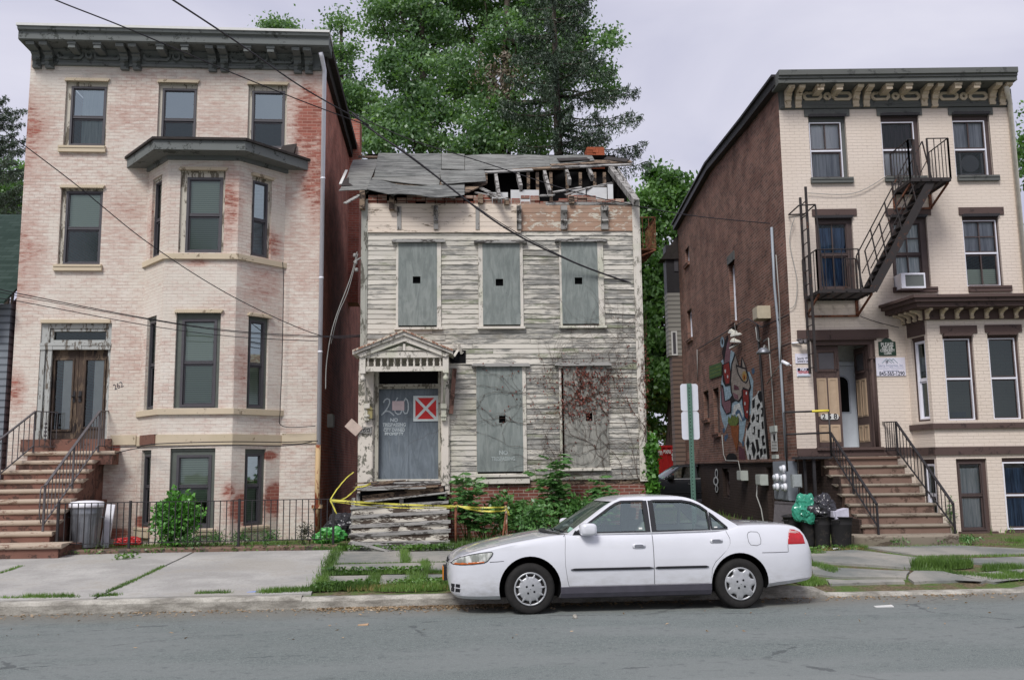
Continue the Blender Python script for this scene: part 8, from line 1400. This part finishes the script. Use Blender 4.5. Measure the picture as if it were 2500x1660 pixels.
# sneakers hung by their laces
def sneaker(q, x, y, ln, rz, lb, dark=False):
    c = S_.sat(*q2(x, y), -.25); t = thing("sneaker", lb, "shoe", tuple(S_.w(c)), rz, "old sneakers hanging above the mural"); t.rotation_euler = (0, ln, rz); rings_ = []
    for s, w, h in ((0, .03, .05), (.03, .042, .09), (.09, .045, .11), (.14, .042, .085), (.20, .046, .06), (.26, .042, .05), (.29, .02, .03)): rings_.append([(s, w * math.cos(a), .02 + (h - .02) * max(0, math.sin(a))) for a in [math.pi * i / 8 for i in range(9)]])
    mb = MB(); mb.sheet(rings_); mb.face(rings_[0]); mb.face(rings_[-1][::-1]); mb.build("upper", flat("dark_canvas", (70, 60, 62), .8) if dark else flat("grubby_white_canvas", (196, 194, 184), .8, .2, var=.12), t); mb = MB(); mb.prism([(0, -.035), (.1, -.047), (.2, -.05), (.28, -.035), (.305, 0), (.28, .035), (.2, .05), (.1, .047), (0, .035), (-.015, 0)], -.012, .022, 'z'); mb.build("sole", M['trim_pale'], t)
for x, y, ln, rz, lb, dk in ((470, 556, .1, -1.0, "white sneaker on top of the hanging bunch", False), (482, 578, -.1, -.6, "white sneaker second from the top of the bunch", False), (482, 612, .15, -.8, "white sneaker with a red flash in the middle of the bunch", False), (476, 655, -.25, -.9, "dark sneaker with a white sole at the bottom of the bunch", True)): sneaker(q2, x, y, ln, rz, lb, dk)
mb = MB(); mb.tube([S_.sat(*q2(505, 490), -.05), S_.sat(*q2(510, 540), -.25), S_.sat(*q2(500, 655), -.25)], .006, 4); o = mb.build("shoe_lace", M['wire_pale'], **tg("pale laces holding up the bunch of hanging sneakers", "lace")); o.location = S_.o
# ---- signs on the cream front
def plate(name, q, x0, y0, x1, y1, mat, label, cat="sign", poly=None):
    r = rc(q, x0, y0, x1, y1, -.02); t = thing(name, label, cat, fr=S_); mb = MB(); mb.box(r[0], r[1], -.022, -.008, r[2], r[3]) if poly is None else mb.prism(poly(r), -.022, -.008); mb.build("panel", mat, t); return t, r
def tx(t, r, fx, fz, s, m, size, width, bold=.003): text(t, s, m, Matrix.Translation((r[0] + (r[1] - r[0]) * fx, -.0235, r[2] + (r[3] - r[2]) * fz)), size, "lettering", width=width, bold=bold)
wsg = flat("white_sign_panel", (216, 214, 226), .5, .4, var=.03); ink = flat("sign_ink", (40, 44, 60), .6); blue = flat("slate_blue_ink", (96, 106, 136), .6); teal = flat("teal_ink", (72, 128, 130), .6); redk = flat("red_ink", (170, 60, 66), .6)
def hump(r): w = r[1] - r[0]; h = r[3] - r[2]; m = r[0] + w / 2; s = r[2] + h * .80; return [(r[0], r[2]), (r[1], r[2]), (r[1], s), (m + w * .32, s + h * .02)] + [(m + w * .30 * math.cos(a), s + h * .2 * math.sin(a)) for a in [math.pi * i / 8 for i in range(1, 8)]] + [(m - w * .32, s + h * .02), (r[0], s)]
t, r = plate("community_sign", q2, 1424, 590, 1534, 700, flat("dark_green_sign", (26, 52, 38), .4, .4), "dark green sign with a rounded crest asking to keep the community clean", poly=hump); w = r[1] - r[0]
for s, z, sz, wd in (("PLEASE", .62, .125, .72), ("KEEP OUR", .43, .075, .62), ("COMMUNITY", .28, .085, .84), ("CLEAN", .13, .085, .42)): tx(t, r, .5, z, s, M['trim_pale'], sz, w * wd, .002)
t, r = plate("agency_sign", q2, 1409, 713, 1596, 830, wsg, "white property company sign with blue gables and a phone number"); w = r[1] - r[0]; h = r[3] - r[2]
tx(t, r, .5, .56, "Sierra Properties, Inc.", flat("grey_blue_ink", (140, 148, 170), .6), .10, w * .86, 0); tx(t, r, .5, .41, "Real Estate  Management", flat("pale_ink", (180, 184, 200), .6), .06, w * .86, 0); tx(t, r, .5, .27, "For Leasing Information", blue, .05, w * .52, 0); tx(t, r, .52, .12, "845-565-1290", ink, .12, w * .86, .002)
for k, dx in enumerate((.20, .33, .45)):
    mb = MB(); x = r[0] + w * dx; z = r[2] + h * .69; a = w * (.16 if k == 0 else .14); mb.beam((x, -.024, z), (x + a, -.024, z + h * .24), .003, .018, (0, 1, 0)) if k == 0 else mb.beam((x + a * .45, -.024, z + h * .13), (x + a, -.024, z + h * .24), .003, .018, (0, 1, 0)); mb.build("gable_line", teal, t); mb = MB(); mb.beam((x + a, -.024, z + h * .24), (x + a * 2.05, -.024, z), .003, .018, (0, 1, 0)); mb.build("gable_line", teal, t)
for i in range(2):
    for j in range(2): mb = MB(); x = r[0] + w * .335 + i * .028; z = r[2] + h * .70 + j * .028; mb.box(x, x + .022, -.0245, -.022, z, z + .022); mb.build("window_mark", ink, t)
t, r = plate("camera_sign", q2, 893, 688, 985, 750, wsg, "small white security cameras notice left of the entrance"); w = r[1] - r[0]; tx(t, r, .36, .5, "Security", ink, .075, w * .46, .001); tx(t, r, .5, .22, "Cameras in Use", ink, .075, w * .78, .001); mb = MB(); mb.beam((r[0] + w * .66, -.024, r[2] + .12), (r[0] + w * .86, -.024, r[2] + .13), .004, .035, (0, 1, 0)); mb.build("camera_mark", ink, t)
t, r = plate("trespass_sign", q2, 902, 778, 988, 834, wsg, "small no trespassing notice with black header below the cameras notice"); w = r[1] - r[0]; h = r[3] - r[2]; mb = MB(); mb.box(r[0] + .02, r[1] - .02, -.0235, -.022, r[2] + h * .62, r[3] - .01); mb.build("header", ink, t)
text(t, "NO", wsg, Matrix.Translation(((r[0] + r[1]) / 2, -.025, r[2] + h * .79)), .085, "lettering", bold=.004); tx(t, r, .5, .47, "TRESPASSING", redk, .075, w * .9, .003); mb = MB(); mb.box(r[0] + .02, r[1] - .02, -.0235, -.022, r[2] + .01, r[2] + .022); mb.build("footer", teal, t)
# window air conditioner
r = rc(q2, 1566, 166, 1720, 260, -.32); t = thing("air_conditioner", "white window air conditioner in the middle window of the cream house", "air conditioner", fr=S_); mb = MB(); mb.box(r[0], r[1], -.32, .12, r[2] - .04, r[3] - .03); mb.build("case", M['white_alu'], t); mb = MB(); mb.box(r[0] + .09, r[1] - .03, -.325, -.32, r[2], r[3] - .07); gq = mb.build("grille", stripe_mat("fin_grille", (110, 114, 112), (60, 64, 62), .02), t); mb = MB(); mb.ring((r[0], r[1], r[2] - .04, r[3] - .03), (.09, .03, .04, .04), -.34, -.32); mb.build("bezel", M['white_alu'], t)
a = S3[2]; t = thing("window_fan", "dark box fan standing in the top right window of the cream house", "fan", fr=S_); mb = MB(); mb.ring((a[0] + .15, a[1] - .06, a[2] + .06, a[2] + .62), .04, .13, .2); mb.build("fan_case", M['iron_grey'], t); mb = MB(); mb.lathe([(0, 0), (.2, 0), (.2, .02), (0, .02)], ((a[0] + a[1]) / 2 + .04, .17, a[2] + .34), 20, False, 'Y'); mb.build("fan_grille", M['sash_grey'], t)
# ---- fire escape
FE = thing("fire_escape", "black iron fire escape with two platforms, stair and drop ladder on the cream front", "fire escape", fr=S_); ST = M['steel']; RU = M['rust']; fd_ = -1.0
def platform(u0, u1, z, par):
    mb = MB(); mb.box(u0, u1, fd_, fd_ + .04, z - .05, z + .03); mb.box(u0, u1, -.06, -.02, z - .05, z + .02); mb.box(u0, u0 + .04, fd_ + .04, -.06, z - .05, z + .02); mb.box(u1 - .04, u1, fd_ + .04, -.06, z - .05, z + .02); n = 16
    for i in range(1, n): y = fd_ + (-.02 - fd_) * i / n; mb.box(u0 + .04, u1 - .04, y - .016, y + .016, z - .012, z + .008)
    for i in range(1, 4): x = u0 + (u1 - u0) * i / 4; mb.box(x - .015, x + .015, fd_, -.02, z - .045, z - .014)
    return mb.build("platform", ST, par)
def guard(P, z, h, par, n_per=.16):
    mb = MB()
    for a, b in zip(P, P[1:]):
        a, b = Vector((*a, z)), Vector((*b, z)); mb.tube([a + up * h, b + up * h], .014, 5); n = max(1, int((b - a).length / n_per))
        for i in range(n + 1): q = a.lerp(b, i / n); w = .032 if i in (0, n) else .014; mb.beam(q, q + up * h, w, w, (1, 0, 0))
    return mb.build("railing", ST, par)
a0, a1 = A(q2, 950, 335, -.02), A(q2, 1290, 331, -.02); Z1 = A(q2, 1230, 284, fd_).z; platform(a0.x, a1.x, Z1, FE); guard([(a0.x, -.05), (a0.x, fd_ + .02), (a1.x - .28, fd_ + .02)], Z1, .88, FE); guard([(a1.x - .25, -.05), (a1.x, -.05)], Z1, .88, FE, .1)
b0, b1 = A(q1, 1512, 968, -.02), A(q1, 1757, 965, -.02); Z2 = A(q1, 1850, 880, fd_).z; platform(b0.x, b1.x, Z2, FE); guard([(b1.x, -.05), (b1.x, fd_ + .02), (b1.x - .45, fd_ + .02)], Z2, .90, FE, .14); guard([(b0.x, -.05), (b0.x, fd_ + .02), (b0.x + .12, fd_ + .02)], Z2, .88, FE, .14)
for u0_, u1_, z, zb in ((a0.x, a1.x, Z1, A(q2, 960, 458, -.02).z), (b0.x, b1.x, Z2, A(q1, 1755, 1075, -.02).z)):
    for u in (u0_ + .03, u1_ - .03): mb = MB(); mb.beam((u, -.03, z - .05), (u, -.03, zb), .06, .04, (0, 1, 0)); mb.beam((u, -.05, zb + .03), (u, fd_ + .08, z - .06), .045, .03, (1, 0, 0)); mb.build("brace", RU, FE)
    mb = MB(); mb.beam((u0_, -.03, zb + .02), (u1_, -.03, zb + .02), .03, .04); mb.build("brace", RU, FE)
s0 = Vector((A(q2, 1395, 275, fd_ + .05).x - .02, 0, Z1)); s1 = Vector((A(q1, 1765, 888, fd_ + .05).x, 0, Z2)); sl = (s1 - s0).normalized(); SL_ = []
for y in (fd_ + .05, fd_ + .55): mb = MB(); mb.beam(s0 + Vector((0, y, 0)), s1 + Vector((0, y, 0)), .02, .17); mb.build("stringer", ST, FE)
for i in range(1, 15): p = s0.lerp(s1, i / 15); mb = MB(); mb.box(p.x - .09, p.x + .09, fd_ + .06, fd_ + .54, p.z - .012, p.z + .006); mb.build("step", ST, FE)
for y in (fd_ + .05, fd_ + .55):
    mb = MB(); q0, q1_ = s0 + Vector((-.12, y, .85)), s1 + Vector((-.15, y, .85)); mb.tube([q0, q1_], .014, 5); mb.tube([q0 + Vector((.1, 0, -.38)), q1_ + Vector((.1, 0, -.38))], .011, 5)
    for i in range(5): p = s0.lerp(s1, i / 4) + Vector((0, y, 0)); mb.beam(p, q0.lerp(q1_, i / 4), .024, .024, (1, 0, 0))
    mb.build("handrail", ST, FE)
lu = a0.x - .03; zt_l, zb_l = A(q1, 945, 985, -.4).z, A(q2, 1020, 812, -.4).z; ld = MB()
for y in (-.22, -.62): ld.beam((lu, y, zb_l), (lu, y, zt_l + (.12 if y < -.5 else 0)), .035, .05, (1, 0, 0))
n = int((zt_l - zb_l) / .30)
for i in range(n): z = zb_l + .12 + .30 * i; ld.tube([(lu, -.22, z), (lu, -.62, z)], .011, 5)
ld.build("ladder", ST, FE); mb = MB(); zq = A(q1, 950, 1075, -.4).z
for y in (-.02, -.85): mb.tube([(lu - .22, y * .9 - .02, zq - .02), (lu + .14, y * .9, zq)], .016, 5)
mb.tube([(lu - .22, -.04, zq - .02), (lu - .22, -.78, zq - .02)], .016, 5); mb.tube([(lu + .14, -.02, zq), (lu + .14, -.765, zq)], .016, 5); mb.beam((lu + .14, -.765, zq), (lu + .16, fd_ + .03, Z1), .03, .03, (1, 0, 0)); mb.build("ladder_guide", ST, FE)
# ---- overhead wires
def wire(label, pts, r, mat='wire', sag=0.):
    P = [hitY(*p) for p in pts]; o0 = P[0]; mb = MB(); Q = []
    for i in range(len(P) - 1):
        for k in range(12): t = k / 12; p0, p1, p2, p3 = P[max(0, i - 1)], P[i], P[i + 1], P[min(len(P) - 1, i + 2)]; Q.append(.5 * ((2 * p1) + (p2 - p0) * t + (2 * p0 - 5 * p1 + 4 * p2 - p3) * t * t + (3 * p1 - p0 - 3 * p2 + p3) * t ** 3))
    Q.append(P[-1]); mb.tube([q - o0 for q in Q], r, 5); o = mb.build("overhead_wire", M[mat], **tg(label, "wire", "overhead wires")); o.location = o0
wire("upper left wire crossing the cornice of the tall brick house, the left of the two", [(60, -40, 12.5), (134, 0, 13), (318, 73, 14.3), (585, 186, 16.4), (760, 256, 17.8), (900, 308, 19)], .011)
wire("thicker wire crossing the cornice of the tall brick house, the right of the two", [(350, -45, 11), (421, 0, 12), (585, 108, 14.4), (740, 215, 16.9), (900, 306, 19)], .014)
wire("thick twisted cable from the alley junction down across the derelict front", [(860, 276, 19.2), (925, 330, 19), (1010, 388, 18.9), (1220, 548, 19.2), (1400, 640, 19.8), (1566, 700, 20.2)], .020); wire("thin wire running with the thick cable down the derelict front", [(880, 300, 19.3), (1000, 384, 19.1), (1215, 540, 19.4), (1420, 648, 19.9), (1566, 701, 20.2)], .008)
wire("wire passing over the derelict roof to the mast on the dark brick flank", [(850, 270, 19.6), (991, 337, 19.5), (1183, 398, 19.6), (1397, 467, 19.9), (1555, 503, 20.1), (1700, 528, 20.2), (1880, 546, 20.3)], .011)
wire("thin wire slanting down across the bay of the tall brick house", [(-30, 295, 14), (0, 312, 14.3), (180, 447, 15.8), (367, 597, 17.4), (570, 725, 18.9), (775, 817, 19.9), (880, 822, 19.9)], .009); wire("upper of the three level wires crossing the tall brick house door", [(-40, 694, 16), (42, 716, 16.6), (363, 778, 18), (574, 808, 18.8), (775, 820, 19.7), (880, 818, 19.9)], .009); wire("middle of the three level wires crossing the tall brick house door", [(-40, 704, 16), (42, 722, 16.5), (363, 780, 18), (574, 811, 18.8), (775, 823, 19.7), (880, 820, 19.9)], .007); wire("lowest of the three level wires crossing the tall brick house door", [(-40, 725, 16), (42, 735, 16.5), (363, 795, 18), (574, 822, 18.8), (775, 833, 19.7)], .008)
wire("pale slack cable hanging in the alley beside the derelict house", [(872, 615, 19.9), (855, 680, 19.9), (815, 790, 19.9), (798, 880, 20), (795, 950, 20)], .012, 'wire_pale'); wire("second pale slack cable in the alley close behind the first", [(874, 620, 19.9), (850, 710, 19.9), (825, 770, 19.9), (808, 840, 20)], .009, 'wire_pale')
wire("black telephone cable along the base band of the tall brick house", [(264, 1092, 19.4), (334, 1090, 19.3), (388, 1083, 18.6), (560, 1078, 18.7), (690, 1079, 19.5), (775, 1076, 20)], .010); wire("slack black cable below the base band on the tall brick house", [(270, 1110, 19.4), (330, 1095, 19.3), (400, 1092, 18.5), (560, 1086, 18.7), (690, 1088, 19.5), (762, 1078, 19.95)], .009); wire("black cable dropping down the right edge of the angled bay", [(690, 640, 19.85), (692, 700, 19.9), (688, 900, 19.9), (684, 1000, 19.9), (690, 1040, 19.9), (770, 1040, 19.98)], .009)
wire("thin cable looping from the fire escape up to the middle top window", [(1972, 472, 20.15), (2085, 472, 20.15), (2165, 430, 20.15)], .008, 'wire_pale'); wire("thin grey cable hanging left of the drop ladder", [(1940, 530, 20.1), (1928, 590, 20.15), (1945, 680, 20.15), (1942, 740, 20.15), (1926, 755, 20.15)], .008, 'wire_pale'); wire("thin cable drooping from the fire escape brace to the bay cornice", [(2100, 772, 20.1), (2140, 786, 20.15), (2195, 800, 20.1)], .008)
t = thing("wire_bracket", "cluster of insulators at the corner board of the derelict house", "insulator", fr=H); mb = MB(); a = H.at(872, 635, -.05); mb.tube([a + Vector((.12, .1, .1)), a, a + Vector((-.08, 0, -.05))], .018, 6); mb.build("arm", M['wire_pale'], t)
for k in range(3): mb = MB(); mb.lathe([(.02, 0), (.045, .02), (.03, .04), (.045, .06), (.02, .08)], a + Vector((-.05 + .02 * k, -.02, .06 - .16 * k)), 8); mb.build("insulator", M['wire_pale'], t)
# small box on the red flank of the tall house
c = L.sat(800, 1020, .0); t = thing("utility_box", "white utility box on the red flank in the alley", "box", fr=L); mb = MB(); r = [c.y - .1, c.y + .25]; z1, z0 = L.sat(797, 1004, .1).z, L.sat(797, 1038, .1).z; mb.box(.001, .12, r[0], r[1], z0, z1); mb.build("box", pb, t); mb = MB(); mb.box(.12, .135, r[0] + .02, r[1] - .02, z0 + .02, z1 - .02); mb.build("cover", pb, t)
# ---- neighbours and things far back
NF = Frame(0, 900, 19.6, R(4)); nh = thing("neighbour_house", "grey clapboard house with green shingle roof at the left edge", "house", fr=NF); ux = L.w((uL0, 0, 0)); xr_ = NF.loc(ux).x - .12
g = G("green_shingles", .95, .1); p = g.co(); br = g.n("ShaderNodeTexBrick"); g.put(br.inputs['Vector'], g.comb(g.sep(p)[0], g.math('MULTIPLY', g.sep(p)[2], 1.), 0)); br.inputs['Scale'].default_value = 1; br.inputs['Brick Width'].default_value = .3; br.inputs['Row Height'].default_value = .10; br.inputs['Mortar Size'].default_value = .006; g.put(br.inputs['Color1'], lin((44, 58, 53))); g.put(br.inputs['Color2'], lin((60, 74, 69))); g.put(br.inputs['Mortar'], lin((38, 54, 46))); g.col(br.outputs[0]); SHG = g.m
GSD = stripe_mat("grey_clapboards", (124, 130, 136), (70, 76, 82), .15); ze_ = NF.at(10, 735, -.35).z; zr2 = NF.at(20, 524, 4.).z
mb = MB(); mb.wall((xr_ - 5, xr_, .1, ze_), [], d=0); mb.face([(xr_, 0, .1), (xr_, 8, .1), (xr_, 8, ze_), (xr_, 4, zr2 - .1), (xr_, 0, ze_)]); mb.build("wall", GSD, nh); mb = MB(); mb.hexa([(xr_ - 5, -.35, ze_), (xr_ + .02, -.35, ze_), (xr_ + .02, 4, zr2), (xr_ - 5, 4, zr2)], [(xr_ - 5, -.35, ze_ - .06), (xr_ + .02, -.35, ze_ - .06), (xr_ + .02, 4, zr2 - .06), (xr_ - 5, 4, zr2 - .06)]); mb.build("roof", SHG, nh)
mb = MB(); mb.beam((xr_ - 5, -.42, ze_ - .08), (xr_ - .25, -.42, ze_ - .08), .12, .12); mb.build("gutter", M['white_pipe'], nh); mb = MB(); p = Vector((xr_ - .3, -.42, ze_ - .12)); mb.tube([p, p + Vector((0, .02, -.25)), p + Vector((.02, .3, -.5)), p + Vector((.02, .36, -.6))], .045, 8); mb.build("downpipe", M['white_pipe'], nh)
# timber annex behind the cream house
az, ax0 = A(q1, 60, 1400, DF).z, S_.at(1632, 800, DF).x; DA = DF + .02; mb = MB(); zm = A(q2, 120, 700, DF).z; z2m = A(q2, 110, 300, DF).z
an = thing("timber_annex", "narrow clapboard annex with dark eaves behind the dark brick flank", "annex", fr=S_); w_, zt_ = .0, A(q1, 100, 1300, DF).z
for nm, za_, zb_, mt_ in (("lower_siding", .1, zm, stripe_mat("brown_siding", (112, 94, 84), (62, 52, 48), .16)), ("upper_siding", zm, z2m, stripe_mat("grey_siding", (150, 148, 140), (90, 88, 84), .16)), ("dark_siding", z2m, zt_, M['iron'])): mb = MB(); mb.box(ax0 + (.0 if za_ > 1 else .1), ur, DA, DA + .6, za_, zb_); mb.build(nm, mt_, an)
mb = MB(); mb.hexa([(S_.at(1611, 608, DF).x, DA - .1, A(q1, 35, 1395, DF).z), (ur, DA - .1, A(q1, 35, 1395, DF).z), (ur, DA - .1, zt_ + 1.2), (S_.at(1655, 575, DF).x, DA - .1, A(q1, 140, 1235, DF).z)], [(S_.at(1611, 608, DF).x, DA + .6, A(q1, 35, 1395, DF).z), (ur, DA + .6, A(q1, 35, 1395, DF).z), (ur, DA + .6, zt_ + 1.2), (S_.at(1655, 575, DF).x, DA + .6, A(q1, 140, 1235, DF).z)]); mb.build("roof", M['tar'], an)
r = rc(q2, 103, 545, 140, 700, DF); mb = MB(); mb.ring((r[0], r[1], r[2], r[3]), .05, DA - .04, DA - .005); w_ = mb.build("window", M['trim_pale'], an); mb = MB(); mb.box(r[0] + .05, r[1] - .05, DA - .02, DA - .006, r[2] + .05, r[3] - .05); mb.build("pane", M['sash_grey'], w_); r = rc(q1, 120, 1385, 146, 1470, DF); mb = MB(); mb.box(r[0], r[1], DA - .03, DA - .005, r[2], r[3]); mb.build("window", M['sash_grey'], an)
CT_ = thing("shipping_container", "red corrugated shipping container with white lettering in the back yard", "container", tuple(hitY(1560, 1150, 40))); CT_.location.z = gz(0, 20) ; cz = CT_.location.z; RD_ = flat("container_red", (176, 34, 32), .6, .3, var=.1); c1 = hitY(1660, 1150, 40).x - CT_.location.x; ht = hitY(1620, 1087, 40).z - cz; mb = MB(); G_ = []
n = 40
for i in range(n + 1): x = (c1 + .6) * i / n; G_.append([(x, .04 if (i // 2) % 2 else 0, z) for z in (.12, ht - .1)])
mb.sheet(G_, False); mb.build("corrugated_side", RD_, CT_); mb = MB(); mb.box(0, c1 + .6, -.02, .1, ht - .1, ht); mb.box(0, c1 + .6, .1, 2.4, ht - .06, ht - .01); mb.build("frame", RD_, CT_); mb = MB(); mb.box(0, c1 + .6, -.02, .1, 0, .12); mb.build("base_rail", RD_, CT_)
for s, x, y, sz, wd in ((".com", 1604, 1104, .34, .45), ("BXFU 721", 1636, 1103, .2, .55), ("450", 1646, 1110, .2, .25), ("U1", 1647, 1120, .25, .2)): p = hitY(x, y, 39.95); text(CT_, s, M['trim_pale'], Matrix.Translation(Vector((p.x, 39.95, p.z)) - CT_.location), sz, "lettering", width=wd, bold=.01)
dk = copy_tree(car); dk.name = "parked_van"; dk['label'] = "black car with a pale window far back in the gap between the houses"; BK = G("black_car_paint", .25, .5); BK.col(lin((34, 36, 40))); seen = {}
for o in kids(dk) + [k for c in kids(dk) for k in kids(c)]:
    if o.type == 'MESH':
        if o.data.name not in seen:
            d = o.data.copy(); seen[o.data.name] = d
            for i, m in enumerate(d.materials):
                if m == CP: d.materials[i] = BK.m
        o.data = seen[o.data.name]
dk.name = "black_car"; p = hitY(1560, 1205, 31); dk.location = (p.x + .2, 31.5, gz(0, 18)); dk.rotation_euler = (0, 0, R(4)); dk.scale = (1, 1, 1.02)
# small litter on the road
for px, py, lb, cat, mt_ in ((2155, 1481, "flat scrap of pale paper on the road right of the car", "litter", M['trim_pale']), (612, 1477, "small pale blue wrapper in the gutter", "litter", flat("blue_wrapper", (130, 150, 200), .6)), (885, 1526, "short tan stick on the road left of the car", "stick", flat("tan_stick", (176, 146, 116), .8))):
    mb = MB(); mb.hexa([(-.08, -.03, 0), (.09, -.035, 0), (.1, .03, 0), (-.07, .035, 0)], [(-.08, -.03, .008), (.09, -.035, .012), (.1, .03, .02), (-.07, .035, .01)]); o = mb.build("paper_scrap" if cat == "litter" else "stick", mt_, **tg(lb, cat)); o.location = gw(px, py); o.scale = (1.4, 1.4, 1) if px > 2000 else (.7, .7, 1); o.rotation_euler = (0, 0, .1)
bm = bmesh.new(); bmesh.ops.create_icosphere(bm, subdivisions=3, radius=.03)
for v in bm.verts: v.co *= 1 + .3 * mnoise.noise(v.co * 40)
me = bpy.data.meshes.new("stone"); bm.to_mesh(me); bm.free(); me.materials.append(M['kerb']); o = obj("stone", me, **tg("small loose stone on the road in front of the car", "stone")); o.location = gw(1404, 1509) + Vector((0, 0, .02))
